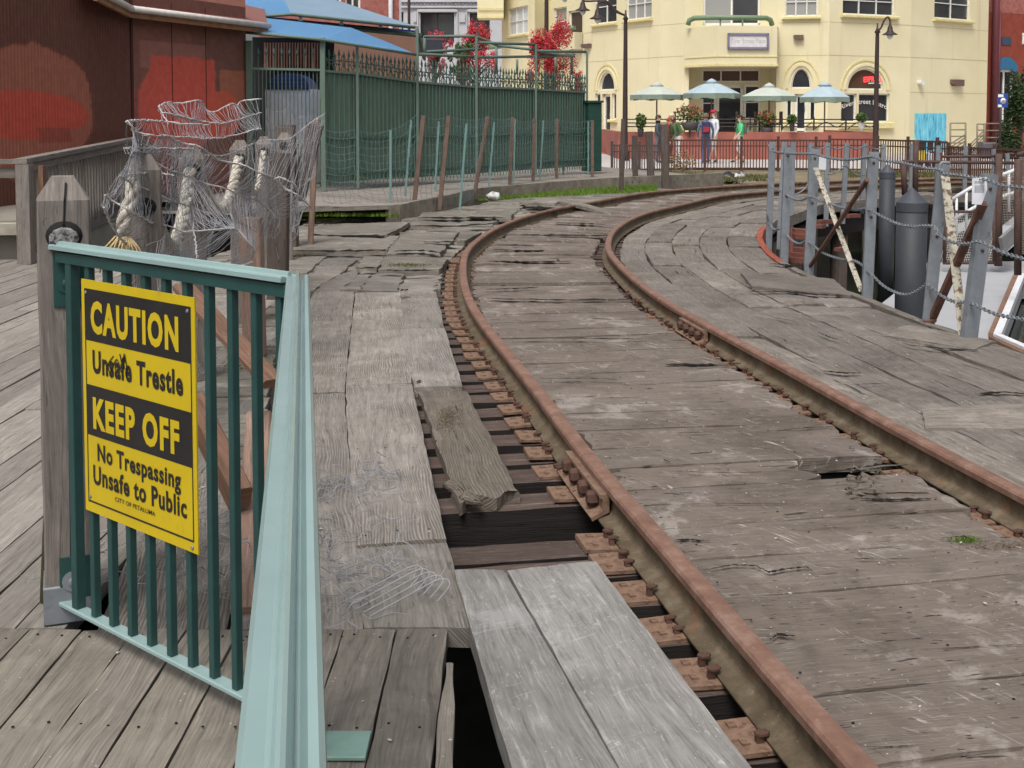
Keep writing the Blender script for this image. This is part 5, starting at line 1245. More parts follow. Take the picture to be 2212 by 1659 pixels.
for i in range(5):
    L = (fpos[i + 1] - fpos[i]).length
    m = MB(); m.quad(fpt(i, 0, [BW + .12] * 6, -.04), fpt(i, 1, [BW + .12] * 6, -.04), fpt(i, 1, ZR, -.04), fpt(i, 0, ZR, -.04)); finish('sheet_panel', m, sheet, gf)
    m = MB(); m.beam(fpt(i, .0, ZR), fpt(i, 1, ZR), .04, .04); finish('rail', m, gpl, gf)
    m = MB(); m.beam(fpt(i, .0, zl), fpt(i, 1, zl), .03, .035); m.beam(fpt(i, 0, [1.12] * 6), fpt(i, 1, [1.10] * 6), .03, .04); finish('rail', m, gpn, gf)
    orn = MB()
    for k in range(int(L / .07)):
        a = fpt(i, (k + .5) / int(L / .07), ZR); hh_ = fpt(i, (k + .5) / int(L / .07), ZS).z - a.z; s_ = .022 if k % 2 else -.022
        orn.tube([a, a + fd * s_ + UP * hh_ * .15, a - fd * s_ + UP * hh_ * .36, a + fd * s_ + UP * hh_ * .52, a + UP * hh_ * (.66 if k % 2 else .80)], .009, 4)
    orn.beam(fpt(i, 0, ZR) + UP * .20, fpt(i, 1, ZR) + UP * .20, .015, .02); finish('scroll_band', orn, gpn, gf)
    n = int(L / .105)
    for k in range(n):
        t = (k + .5) / n; a = fpt(i, t, [BW + .05] * 6); z = fpt(i, t, ZS).z + pr_.uniform(-.02, .02); c = V(a.x, a.y, 0)
        m = MB(); m.beam(a, V(a.x, a.y, z - .10), .02, .02, V(0, 1, 0)); m.lathe([(.008, 0), (.026, .04), (.003, .14)], V(a.x, a.y, z - .12), 5); m.lathe([(.03, -.01), (.03, .01)], V(a.x, a.y, fpt(i, t, ZR).z + .14), 6)
        if len(gf.children) < 98 + 24: finish('picket', m, gpn, gf)
# pipes of the pergola frame above the fence
pf = thing('pergola_frame', fpos[2], 'green pipe frame rising above the yard fence without a cover', 'frame')
bk = V(-1.9, 1.0, 0) 
def pipe(x0, y0, x1, y1, Y0, Y1, r=.035):
    m = MB(); m.tube([P(x0, y0, Y0), P(x1, y1, Y1)], r, 6); finish('pipe', m, gpl, pf)
y2, y3, y4, y5 = [fpos[i].y for i in (2, 3, 4, 5)]
pipe(900, 62, 917, 128, y2, y2 + 2.4); pipe(917, 78, 917, 128, y2 + 2.4, y2 + 2.4); pipe(917, 79, 1027, 78, y2 + 2, y3); pipe(900, 117, 1027, 123, y2, y3 + .1); pipe(917, 112, 1040, 106, y2 + 2.4, y3 + 2.4)
pipe(1027, 92, 1155, 96, y3, y4); pipe(1030, 80, 1072, 97, y3, y3 + 2); pipe(1072, 96, 1072, 160, y3 + 2.4, y3 + 2.4); pipe(1072, 98, 1150, 107, y3 + 2.4, y4); pipe(1027, 124, 1155, 122, y3, y4 + 2); pipe(1117, 128, 1117, 160, y4 + 2.4, y4 + 2.4)
pipe(1155, 96, 1155, 112, y4, y4); pipe(1155, 110, 1265, 112, y4, y5); pipe(1155, 124, 1240, 118, y4, y5 + 2.4); pipe(1200, 118, 1200, 160, y5 + 2, y5 + 2); pipe(1235, 116, 1235, 162, y5 + 2, y5 + 2); pipe(1155, 112, 1240, 122, y4, y5 + 2)
# green box at the end of the fence
m = MB(); c = fpos[5] + fn * .1 + fd * .1; m.box(V(c.x, c.y, BW), .35, .35, P(1270, 222, c.y).z - BW, .4, .3, 0, .02); m.box(V(c.x, c.y, P(1270, 222, c.y).z), .42, .42, .05, .4, .3); single('green_cabinet', m, paint('cabinet_green', L3(30, 66, 56), .6), 'dark green upright cabinet at the far end of the yard fence', 'cabinet')
# gate with bars
gL, gR = on(541, 20.75, BW), on(693, 20.65, BW)
gt = thing('barred_gate', gL, 'green barred gate with spear tops between the red shed and the yard fence', 'gate')
m = MB(); m.beam(gL, V(gL.x, gL.y, P(541, 88, 20.75).z), .10, .10, V(0, 1, 0)); finish('gate_post', m, gpl, gt)
for y in (148, 306, 398):
    m = MB(); m.beam(P(545, y, 20.7), P(692, y + 3, 20.65), .035, .04); finish('gate_rail', m, gpl, gt)
for i in range(17):
    x = 552 + i * 8.4; m = MB(); zt_ = P(x, 116 if i % 2 else 150, 20.68).z; a = on(x, 20.68, BW + .04); m.beam(a, V(a.x, a.y, zt_), .015, .015, V(0, 1, 0))
    if i % 2: m.lathe([(.006, 0), (.028, .05), (.003, .15)], V(a.x, a.y, zt_ - .04), 5)
    finish('bar', m, plain('bar_green', L3(72, 88, 80), .6) if i == 0 else bpy.data.materials['bar_green'], gt)
# white cubicle with a blue dome behind the gate
pt = thing('portable_toilet', on(622, 22.6, BW), 'white cubicle with blue domed roof behind the barred gate', 'portable toilet')
wx0, wx1 = on(575, 22.2).x, on(670, 22.2).x; zt_ = P(620, 192, 22.2).z; blu = plain('toilet_blue', L3(38, 66, 112), .5); whp = paint('toilet_white', L3(232, 234, 240), .6, 0, .06, 3)
m = MB(); m.box(V((wx0 + wx1) / 2, 22.75, BW), wx1 - wx0 + .04, 1.0, zt_ - BW, 0, .3, 0, .02); finish('body', m, whp, pt)
m = MB(); m.box(V((wx0 + wx1) / 2, 22.23, BW + .1), wx1 - wx0 - .14, .03, zt_ - BW - .2, 0, .3, 0, .005); finish('door', m, plain('toilet_door', L3(240, 242, 246), .5), pt)
m = MB(); N_ = 10
for i in range(N_):
    a0, a1 = math.pi * i / N_, math.pi * (i + 1) / N_; w_ = (wx1 - wx0) / 2; cx = (wx0 + wx1) / 2; hh = .30
    m.quad(V(cx - w_ * math.cos(a0), 22.2, zt_ + hh * math.sin(a0)), V(cx - w_ * math.cos(a1), 22.2, zt_ + hh * math.sin(a1)), V(cx - w_ * math.cos(a1), 23.2, zt_ + hh * math.sin(a1)), V(cx - w_ * math.cos(a0), 23.2, zt_ + hh * math.sin(a0)))
m.poly([V(cx - w_ * math.cos(math.pi * i / N_), 22.2, zt_ + hh * math.sin(math.pi * i / N_)) for i in range(N_ + 1)][::-1]); finish('domed_roof', m, blu, pt)
m = MB()
for k in range(3): z = zt_ + .05 + .07 * k; w2 = w_ * math.sqrt(max(.05, 1 - ((z - zt_) / hh) ** 2)) * .86; m.beam(V(cx - w2, 22.19, z), V(cx + w2, 22.19, z), .02, .012)
finish('vent_ribs', m, plain('rib_blue', L3(70, 100, 150), .5), pt)
# yard building behind the fence
slat = paint('orange_stucco', L3(150, 112, 95), .8, 0, .08, 3)
yb = thing('yard_building', V(-3.5, 27.5, 0), 'orange stucco building with a slatted screen behind the yard fence', 'building')
m = MB(); m.quad(on(560, 27.0, BW), on(905, 30.0, BW), P(905, 66, 30.0), P(560, 66, 27.0)); finish('wall', m, slat, yb)
m = MB(); 
for i in range(22):
    x = 572 + i * 6.0; m.beam(P(x, 150, 24.15), P(x, 92, 24.15), .028, .02, V(0, 1, 0))
finish('slat_screen', m, plain('slat_orange', L3(168, 120, 100), .8), yb)
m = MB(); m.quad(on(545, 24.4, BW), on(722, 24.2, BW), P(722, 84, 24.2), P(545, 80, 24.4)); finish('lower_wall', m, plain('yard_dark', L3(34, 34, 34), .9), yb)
# blue awnings
awl = paint('awning_blue', L3(82, 158, 226), .6, 0, .08, 1.2, 0, 40); awd = paint('awning_greyblue', L3(120, 142, 160), .6, 0, .07, 1.2)
def awblue():
    q = NT('awning_fabric'); y, x, _ = q.sep(q.uv()); n1 = q.noise(q.comb(q.math('MULTIPLY', y, 1.0), q.math('MULTIPLY', x, 9)), 1.5, 5, .6)
    tl = q.n('ShaderNodeBsdfTranslucent'); tl.inputs[0].default_value = (.55, .72, .95, 1); ms = q.n('ShaderNodeMixShader'); ms.inputs[0].default_value = .55
    q.link(q.b.outputs[0], ms.inputs[1]); q.link(tl.outputs[0], ms.inputs[2]); q.link(ms.outputs[0], q.out.inputs[0])
    return q.done(q.ramp(n1, [(.3, L3(100, 165, 226)), (.55, L3(118, 182, 236)), (.75, L3(150, 196, 236))]), .55, 0, .3)
awl = awblue()
def sheet_quad(mm, a, b, c, d, n=10, sag=.06, mat=0, curve=None):
    k = len(mm.v)
    for j in range(n + 1):
        for i in range(n + 1):
            u, v = i / n, j / n; p = lerp(lerp(a, b, u), lerp(d, c, u), v); p = p - UP * sag * 4 * v * (1 - v)
            if curve: p = curve(u, v, p)
            mm.v.append(p)
    for j in range(n):
        for i in range(n):
            q = k + j * (n + 1) + i; mm.face((q, q + 1, q + n + 2, q + n + 1), [(i / n * 4, j / n * 2), ((i + 1) / n * 4, j / n * 2), ((i + 1) / n * 4, (j + 1) / n * 2), (i / n * 4, (j + 1) / n * 2)], 0, mat, True)
aw = thing('blue_awning', P(697, 85, 20.6), 'two tier blue fabric awning on green pipes over the barred gate', 'awning')
m = MB(); sheet_quad(m, P(531, 69, 20.6), P(697, 85, 20.5), P(760, 60, 22.4), P(574, 39, 22.0), 10, .0); 
sheet_quad(m, P(697, 85, 20.5), P(898, 117, 22.3), P(862, 101, 22.9), P(760, 60, 22.4), 10, .0); finish('lower_canopy', m, awl, aw)
m = MB(); sheet_quad(m, P(540, 36, 22.6), P(630, 30, 22.8), P(606, -14, 24.6), P(500, -14, 24.6), 6, .0); finish('upper_canopy', m, awl, aw)
m = MB(); sheet_quad(m, P(630, 30, 22.8), P(902, 58, 24.3), P(690, -12, 25.4), P(606, -14, 24.6), 8, .0); finish('upper_canopy', m, awd, aw)
for (pts, r, nm) in (([P(531, 70, 20.6), P(697, 86, 20.5), P(898, 118, 22.3)], .03, 'eave_pipe'), ([P(540, 37, 22.6), P(630, 31, 22.8), P(902, 60, 24.3)], .035, 'eave_pipe'), ([P(765, 64, 24), P(910, 78, 24.6)], .035, 'eave_pipe'), ([P(576, 42, 23), P(735, 56, 24.2), P(910, 74, 24.6)], .03, 'eave_pipe')):
    m = MB(); m.tube(pts, r, 6); finish(nm, m, gpl, aw)
for x, y0, y1, Y in ((649, 33, 45, 23), (738, 42, 54, 23.6), (822, 52, 60, 24), (900, 60, 72, 24.4)):
    m = MB(); m.tube([P(x, y0, Y), P(x, y1, Y)], .04, 6); finish('strut', m, plain('strut_white', L3(200, 210, 220), .5), aw)
m = MB(); a = fpos[0]; m.beam(V(a.x, a.y, 1.8), P(697, 84, a.y), .07, .07, V(0, 1, 0)); finish('awning_post', m, gpl, aw)
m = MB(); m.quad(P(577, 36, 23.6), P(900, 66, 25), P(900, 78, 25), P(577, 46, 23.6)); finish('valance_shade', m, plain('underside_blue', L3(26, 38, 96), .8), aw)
m = MB(); m.box(P(930, 117, 27), .5, .3, .35, .3, 0, 0, .03); single('air_unit', m, plain('unit_dark', L3(60, 62, 70), .6), 'dark fan unit under the right tip of the blue awning', 'fan unit')
# wire fence on stakes along the kerb
z6 = lambda x, y: (518.4 + .35158 * x, .35158 * y)
wf = thing('wire_fence', G(892, 457), 'sagging wire fence on leaning rusty stakes and green pickets along the kerb', 'fence')
stk = [((1128, 710), (1065, 1300)), ((1283, 710), (1225, 1290)), ((1522, 715), (1435, 1230)), ((1675, 720), (1655, 1190)), ((1808, 725), (1800, 1160)), ((1948, 730), (1945, 1140)), ((2165, 740), (2165, 1130))]
tps = [((925, 800), (925, 1320)), ((1052, 740), (1010, 1270)), ((1222, 745), (1195, 1230)), ((1392, 760), (1350, 1290)), ((1562, 750), (1525, 1200)), ((1690, 730), (1680, 1180)), ((1865, 740), (1840, 1150)), ((1997, 745), (1985, 1110)), ((2140, 745), (2140, 1110))]
rs = paint('rusty_stake', L3(106, 87, 77), .85, 0, .25, 9); tpm = plain('picket_bluegreen', L3(104, 134, 130), .6)
TOPS = []
for (a, b) in stk:
    pb_ = G(*z6(*b), .0); pa = P(*z6(*a), pb_.y); m = MB(); m.beam(pb_, pa, .07, .06, V(0, 1, 0), random.random(), 0, .006); finish('rusty_stake', m, rs, wf); TOPS.append((pb_, pa))
for (a, b) in tps:
    pb_ = G(*z6(*b), .0); pa = P(*z6(*a), pb_.y); m = MB(); m.beam(pb_, pa, .035, .03, V(0, 1, 0)); finish('green_picket', m, tpm, wf)
m = MB()
run = [(P(*z6(510, 790), 17.6), P(*z6(510, 1230), 17.6)), (P(*z6(700, 800), 17.7), P(*z6(700, 1240), 17.7)), (P(*z6(925, 800), 17.9), P(*z6(925, 1290), 17.9)), (P(*z6(1090, 705), TOPS[0][0].y), P(*z6(1055, 1280), TOPS[0][0].y))] + [(t[1] - UP * .02, t[0] + UP * .05) for t in TOPS[1:]]
def net2(a, b, n_u, n_v):
    for i in range(n_u):
        u = i / n_u; t, l = lerp(a[0], b[0], u), lerp(a[1], b[1], u)
        m.tube([lerp(t, l, v / 10) + V(.03 * math.sin(v * 1.3 + u * 3), .05 * noise.noise(V(t.x * 2, v * .5, 0)), .05 * noise.noise(V(t.x * 1.5, v * .5, 7)) - .05 * math.sin(math.pi * u)) for v in range(11)], .0028, 3, 0, caps=False)
    for j in range(n_v + 1):
        v = j / n_v
        m.tube([lerp(lerp(a[0], b[0], u / 8), lerp(a[1], b[1], u / 8), v) + UP * (-.05 * math.sin(math.pi * u / 8) + .05 * noise.noise(V(lerp(a[0], b[0], u / 8).x * 1.5, v * 5, 7))) for u in range(9)], .0032, 3, 0, caps=False)
for a, b in zip(run, run[1:]): net2(a, b, max(6, int((a[0] - b[0]).length / .11)), 10)
finish('wire', m, plain('fence_wire', L3(112, 136, 140), .5, .3), wf)
m = MB(); c = G(1066, 432, 0); 
m.lathe([(.02, 0), (.10, .02), (.12, .07), (.09, .12), (.03, .14), (0, .13)], c, 12)
for i in range(len(m.v)): m.v[i] += V(noise.noise(m.v[i] * 17), noise.noise(m.v[i] * 17 + V(3, 0, 0)), noise.noise(m.v[i] * 17 + V(7, 0, 0)) * .6) * .07
single('plastic_bag', m, M['white'], 'crumpled white plastic bag on the grass below the kerb', 'bag')
# ---------------- far side: ground, plaza, buildings ----------------
pv = NT('plaza_paving'); bt = pv.n('ShaderNodeTexBrick'); pv.link(pv.geo(), bt.inputs['Vector']); bt.inputs['Scale'].default_value = 3.0
bt.inputs['Color1'].default_value = L3(196, 190, 184); bt.inputs['Color2'].default_value = L3(178, 172, 168); bt.inputs['Mortar'].default_value = L3(150, 144, 140)
pav = pv.done(bt.outputs[0], .85, 0, .2)
dirt = NT('dirt'); dn = dirt.noise(dirt.geo(), 1.5, 8, .7); dirtm = dirt.done(dirt.ramp(dn, [(.3, L3(96, 88, 70)), (.55, L3(128, 118, 98)), (.75, L3(150, 142, 122))]), .95, 0, .1)
m = MB(); m.quad(V(-90, 27.6, -.16), V(90, 27.6, -.16), V(90, 160, -.16), V(-90, 160, -.16)); structure('ground', m, dirtm)
m = MB(); m.quad(V(-90, 27.6, -2.7), V(90, 27.6, -2.7), V(90, 27.6, -.17), V(-90, 27.6, -.17)); structure('embankment', m, mudm)
m = MB(); m.quad(V(-40, 36, -.12), V(60, 36, -.12), V(60, 80, -.12), V(-40, 80, -.12)); structure('plaza', m, pav)
m = MB(); a = V(4.2, 51, -.112); m.quad(on(1262, 52, -.112), on(1350, 47, -.112), on(1350, 50, -.112), on(1262, 57, -.112)); structure('red_paving', m, paint('red_paving', L3(176, 96, 88), .9, 0, .1, 4))
ylw = NT('yellow_stucco'); yn = ylw.noise(ylw.geo(), .45, 5, .6); yn2 = ylw.noise(ylw.geo(), 30, 4, .6)
yx, yy, yz = ylw.sep(ylw.geo()); ys = ylw.noise(ylw.comb(ylw.math('MULTIPLY', yx, 2.5), ylw.math('MULTIPLY', yy, 2.5), ylw.math('MULTIPLY', yz, .18)), 1.0, 6, .65)
yc = ylw.ramp(yn, [(.3, L3(214, 203, 166)), (.6, L3(222, 212, 177)), (.8, L3(227, 218, 187))]); yc = ylw.mix(ylw.math('MULTIPLY', ylw.sstep(ys, .54, .75), .5), yc, L3(196, 180, 138)); ylw.bump(yn2, .15, .01); M['yellow'] = ylw.done(yc, .85, 0, .2)
M['ytrim'] = plain('yellow_trim', L3(216, 203, 150), .7); M['wtrim'] = plain('white_trim', L3(226, 224, 216), .5)
gl_ = NT('window_glass'); gn = gl_.noise(gl_.geo(), .35, 3); M['glass'] = gl_.done(gl_.ramp(gn, [(.35, (.015, .016, .02, 1)), (.6, (.05, .05, .055, 1))]), .08, 0, .6)
gb_ = NT('window_glass_brown'); M['glassb'] = gb_.done((.10, .055, .035, 1), .12, 0, .5)
gg_ = NT('window_grey'); M['grey_glass'] = gg_.done(L3(150, 150, 148), .25, 0, .5)  # even mid grey over the whole pane
gw2 = NT('window_pale'); M['pale_glass'] = gw2.done(L3(196, 200, 204), .2, 0, .5)
class Wall:
    def __init__(s, A, B): s.A = V(A.x, A.y, 0); s.B = V(B.x, B.y, 0); s.d = (s.B - s.A).normalized(); s.n = V(s.d.y, -s.d.x, 0); s.L = (s.B - s.A).length
    def at(s, x, y):
        d = ray(x, y); o = V(0, 0, EYE); t = (s.A - o).dot(s.n) / d.dot(s.n); p = o + d * t; return (p - s.A).dot(s.d), p.z
    def p(s, a, z, off=0.0): return s.A + s.d * a + s.n * off + UP * z
    def rect(s, x0, x1, y0, y1):
        ym = (y0 + y1) / 2; xm = (x0 + x1) / 2; return (s.at(x0, ym)[0], s.at(x1, ym)[0], s.at(xm, y1)[1], s.at(xm, y0)[1])
    def build(s, mb, z0, z1, holes, depth=.22):
        S = sorted({0.0, s.L} | {v for h in holes for v in h[:2]}); Z = sorted({z0, z1} | {v for h in holes for v in h[2:4]})
        for a, b in zip(S, S[1:]):
            for c, d in zip(Z, Z[1:]):
                ma, mz = (a + b) / 2, (c + d) / 2
                if any(h[0] < ma < h[1] and h[2] < mz < h[3] for h in holes): continue
                if b - a < 1e-5 or d - c < 1e-5: continue
                mb.quad(s.p(a, c), s.p(b, c), s.p(b, d), s.p(a, d))
        for h in holes:
            a, b, c, d = h[:4]
            if len(h) > 4: # arch: c is the spring line, d the crown
                r = (b - a) / 2; cx = (a + b) / 2; N = 14; k = (d - c)
                arc = [(cx - r * math.cos(math.pi * i / N), c + k * math.sin(math.pi * i / N)) for i in range(N + 1)]
                mb.poly([s.p(*q) for q in [(a, d)] + arc[:N // 2 + 1]][::-1] if False else [s.p(*q) for q in ([(a, d)] + arc[:N // 2 + 1])]); mb.poly([s.p(*q) for q in arc[N // 2:] + [(b, d)]])
                for q0, q1 in zip(arc, arc[1:]): mb.quad(s.p(*q0), s.p(*q1), s.p(*q1, -depth), s.p(*q0, -depth))
                mb.quad(s.p(a, c), s.p(b, c), s.p(b, c, -depth), s.p(a, c, -depth))
            else:
                for q0, q1 in (((a, c), (b, c)), ((b, c), (b, d)), ((b, d), (a, d)), ((a, d), (a, c))): mb.quad(s.p(*q0), s.p(*q1), s.p(*q1, -depth), s.p(*q0, -depth))
def window(parent, w, h, cols, rows, frame, glass, fw_=.06, depth=.12, sill=None, sillh=.14, split=None):
    a, b, c, d = h[:4]; m = MB(); o = -depth
    def br(p, q, ww): m.beam(w.p(*p, o), w.p(*q, o), ww, .05, w.n)
    if len(h) > 4:
        r = (b - a) / 2; cx = (a + b) / 2; N = 16; k = d - c; arc = [(cx - (r - .02) * math.cos(math.pi * i / N), c + (k - .02) * math.sin(math.pi * i / N)) for i in range(N + 1)]
        for p, q in zip(arc, arc[1:]): br(p, q, fw_)
        br((a, c + .03), (b, c + .03), fw_)
        for i in range(1, cols): br((lerp(a, b, i / cols), c), (lerp(a, b, i / cols), c + k * .97 * math.sqrt(max(0, 1 - (2 * i / cols - 1) ** 2))), .04)
    else:
        for p, q in (((a, c + fw_ / 2), (b, c + fw_ / 2)), ((a, d - fw_ / 2), (b, d - fw_ / 2)), ((a + fw_ / 2, c), (a + fw_ / 2, d)), ((b - fw_ / 2, c), (b - fw_ / 2, d))): br(p, q, fw_)
        for i in range(1, cols): br((lerp(a, b, i / cols), c), (lerp(a, b, i / cols), d), fw_ * .8)
        for i in range(1, rows): br((a, lerp(c, d, i / rows)), (b, lerp(c, d, i / rows)), fw_ * .6)
    f = finish('window', m, frame, parent)
    m = MB()
    if len(h) > 4: m.poly([w.p(*q, o - .03) for q in arc])
    else: m.quad(w.p(a, c, o - .03), w.p(b, c, o - .03), w.p(b, d, o - .03), w.p(a, d, o - .03))
    finish('pane', m, glass, f)
    if sill:
        m = MB(); m.beam(w.p(a - .12, c - sillh / 2, .06), w.p(b + .12, c - sillh / 2, .06), .22, sillh, UP, 0, 0, .03); finish('sill', m, sill, f)
    return f
yb_ = thing('yellow_building', on(1700, 50, -.1), 'large pale yellow stucco building with arched openings and rounded balcony across the plaza', 'building')
cor = [(1261, 56.5), (1423, 51.5), (1477, 50.4), (1678, 50.2), (1787, 49.7), (1963, 51.5), (2129, 55)]
cw = [on(x, Y) for x, Y in cor]; walls = [Wall(a, b) for a, b in zip(cw, cw[1:])]; ZT2 = 11.0
H = {0: [], 1: [], 2: [], 3: [], 4: [], 5: []}
def hole(i, x0, x1, y0, y1, arch=False):
    h = walls[i].rect(x0, x1, y0, y1); h = h + (1,) if arch else h; H[i].append(h); return h
wa1 = hole(0, 1284, 1332, -60, 50); wa2 = hole(0, 1352, 1408, -60, 41); ar0 = hole(0, 1294, 1327, 156, 195, True); sd1 = hole(0, 1285, 1297, 202, 258); dr0 = hole(0, 1300, 1318, 203, 298); sd2 = hole(0, 1321, 1331, 202, 258)
wc1 = hole(2, 1520, 1643, -90, 54); rec = (walls[2].at(1488, 200)[0], walls[2].L - .06, -.1, walls[2].at(1580, 146)[1]); H[2].append(rec)
wd1 = hole(3, 1696, 1767, -60, 35); ar3 = hole(3, 1709, 1752, 148, 191, True); d31 = hole(3, 1698, 1711, 213, 260); d32 = hole(3, 1716, 1744, 203, 285); d33 = hole(3, 1748, 1762, 213, 260)
we1 = hole(4, 1821, 1934, -60, 33); ar4 = hole(4, 1832, 1910, 148, 194, True); e41 = hole(4, 1817, 1851, 202, 264); e42 = hole(4, 1855, 1922, 202, 264)
wf1 = hole(5, 2019, 2097, -60, 42)
m = MB()
for i, w in enumerate(walls): w.build(m, -.2, ZT2, H[i], .22 if i != 2 else .2)
rv = walls[5]; m.quad(w.p(w.L, -.2), w.p(w.L, -.2, -8), w.p(w.L, ZT2, -8), w.p(w.L, ZT2)); m.poly([V(p.x, p.y, ZT2) for p in cw] + [V(cw[-1].x - 3, 70, ZT2), V(cw[0].x, 70, ZT2)])
finish('walls', m, M['yellow'], yb_)
# shallow score lines round the facade
scm = plain('score_line', L3(188, 174, 138), .8)
m = MB()
for i, w in enumerate(walls):
    if i == 2: continue
    for z in ({4.02, 5.4, 2.5} if i == 5 else {4.02, 5.4}):
        m = MB(); m.beam(w.p(.03, z, .003), w.p(w.L - .03, z, .003), .006, .022, UP); finish('score_line', m, scm, yb_)
window(yb_, walls[0], wa1, 2, 3, M['wtrim'], M['glass'], sill=M['ytrim']); window(yb_, walls[0], wa2, 3, 3, M['wtrim'], M['grey_glass'], sill=M['ytrim'])
window(yb_, walls[0], ar0, 1, 1, M['wtrim'], M['glass']); window(yb_, walls[0], sd1, 1, 1, M['wtrim'], M['glass'], sill=M['ytrim']); window(yb_, walls[0], sd2, 1, 1, M['wtrim'], M['glass'], sill=M['ytrim'])
def door(w, h, nm, frame=M['wtrim']):
    a, b, c, d = h[:4]; m = MB(); o = -.15
    for p, q in (((a + .06, c), (a + .06, d)), ((b - .06, c), (b - .06, d)), ((a, d - .06), (b, d - .06)), ((a, c + .10), (b, c + .10))): m.beam(w.p(*p, o), w.p(*q, o), .12, .05, w.n)
    f = finish('door', m, frame, yb_); m = MB(); m.quad(w.p(a, c, o - .03), w.p(b, c, o - .03), w.p(b, d, o - .03), w.p(a, d, o - .03)); finish('door_glass', m, M['glass'], f)
    m = MB(); m.tube([w.p(lerp(a, b, .78), c + .85, o + .05), w.p(lerp(a, b, .78), c + 1.15, o + .05)], .02, 6); finish('handle', m, M['galv'], f)
door(walls[0], dr0, 'door'); door(walls[3], d32, 'door')
window(yb_, walls[2], wc1, 2, 1, M['wtrim'], M['grey_glass'], .09)
m = MB(); hh = wc1; m.quad(walls[2].p(lerp(hh[0], hh[1], .53), hh[2] + .1, -.148), walls[2].p(hh[1] - .09, hh[2] + .1, -.148), walls[2].p(hh[1] - .09, hh[3], -.148), walls[2].p(lerp(hh[0], hh[1], .53), hh[3], -.148)); finish('sliding_door', m, M['glass'], yb_)
window(yb_, walls[3], wd1, 3, 3, M['wtrim'], M['grey_glass'], sill=M['ytrim']); window(yb_, walls[3], ar3, 1, 1, M['wtrim'], M['glass']); window(yb_, walls[3], d31, 1, 1, M['wtrim'], M['glass'], sill=M['ytrim'], sillh=.28); window(yb_, walls[3], d33, 1, 1, M['wtrim'], M['glass'], sill=M['ytrim'], sillh=.28)
window(yb_, walls[4], we1, 3, 3, M['wtrim'], M['glass'], sill=M['ytrim']); window(yb_, walls[4], ar4, 1, 1, M['wtrim'], M['glassb']); window(yb_, walls[4], e41, 1, 1, M['wtrim'], M['glass'], sill=M['ytrim'], sillh=.28); we42 = window(yb_, walls[4], e42, 1, 1, M['wtrim'], M['glass'], sill=M['ytrim'], sillh=.28)
window(yb_, walls[5], wf1, 2, 3, M['wtrim'], M['glass'], sill=M['ytrim'])
# arch mouldings
for w, h in ((walls[0], ar0), (walls[3], ar3), (walls[4], ar4)):
    for q, (e, t, pr_) in enumerate(((.16, .10, .05), (.36, .08, .03))):
        m = MB(); a, b, c, d = h[:4]; r = (b - a) / 2 + e; k = d - c + e; cx = (a + b) / 2
        m_pts = [w.p(cx - r * math.cos(math.pi * i / 20), c + k * math.sin(math.pi * i / 20), pr_ / 2) for i in range(21)]
        for p, q2 in zip(m_pts, m_pts[1:]): m.beam(p, q2, t, pr_, w.n)
        finish('arch_moulding', m, M['ytrim'] if q else M['yellow'], yb_)
# recess behind the balcony with the cafe front
bw = Wall(walls[2].p(rec[0], 0, -1.6), walls[2].p(rec[1], 0, -1.6)); m = MB()
hA = bw.rect(1516, 1642, 150, 178); hB = bw.rect(1516, 1546, 184, 262); hC = bw.rect(1548, 1606, 184, 300); hD = bw.rect(1608, 1642, 184, 258)
bw.build(m, -.1, rec[3], [hA, hB, hC, hD], .12); m.quad(walls[2].p(rec[0], -.1), bw.p(0, -.1), bw.p(0, rec[3]), walls[2].p(rec[0], rec[3])); m.quad(walls[2].p(rec[1], -.1), bw.p(bw.L, -.1), bw.p(bw.L, rec[3]), walls[2].p(rec[1], rec[3])); m.quad(walls[2].p(rec[0], rec[3]), walls[2].p(rec[1], rec[3]), bw.p(bw.L, rec[3]), bw.p(0, rec[3])); finish('recess', m, M['yellow'], yb_)
window(yb_, bw, hA, 3, 1, M['wtrim'], M['glassb'], .07, .06); window(yb_, bw, hB, 1, 2, M['wtrim'], M['glass'], .07, .06); window(yb_, bw, hD, 1, 2, M['wtrim'], M['glass'], .07, .06); door(bw, hC, 'door')
# balcony
bp = [on(1477, 50.3), on(1547, 48.7), on(1676, 48.9), on(1679, 50.1)]; zb0 = P(1600, 143, 48.8).z; zb1 = P(1600, 56, 48.8).z
m = MB(); m.prism([(p.x, p.y) for p in bp], V(0, 0, zb1), V(1, 0, 0), V(0, 1, 0), UP, zb1 - zb0); finish('balcony', m, M['yellow'], yb_)
bl_ = [x for x in yb_.children if x.name.startswith('balcony')][0]
m = MB()
for a, b in zip(bp, bp[1:]): m.beam(V(a.x, a.y, zb0 + .05), V(b.x, b.y, zb0 + .05), .10, .10); m.beam(V(a.x, a.y, zb0 + .40), V(b.x, b.y, zb0 + .40), .05, .05)
finish('moulding', m, M['ytrim'], bl_)
gpipe = plain('balcony_green', L3(112, 134, 104), .5)
m = MB(); m.tube([P(1486, 54, 49.9), P(1489, 44, 49.9), P(1500, 39, 49.8), P(1546, 37.5, 48.8), P(1655, 39, 49.0), P(1664, 43, 49.3), P(1668, 54, 49.4)], .11, 8); finish('balcony_rail', m, gpipe, bl_)
for x in (1556, 1604): m = MB(); m.beam(P(x, 56, 48.85), P(x, 40, 48.85), .06, .06, V(0, 1, 0)); finish('rail_post', m, gpipe, bl_)
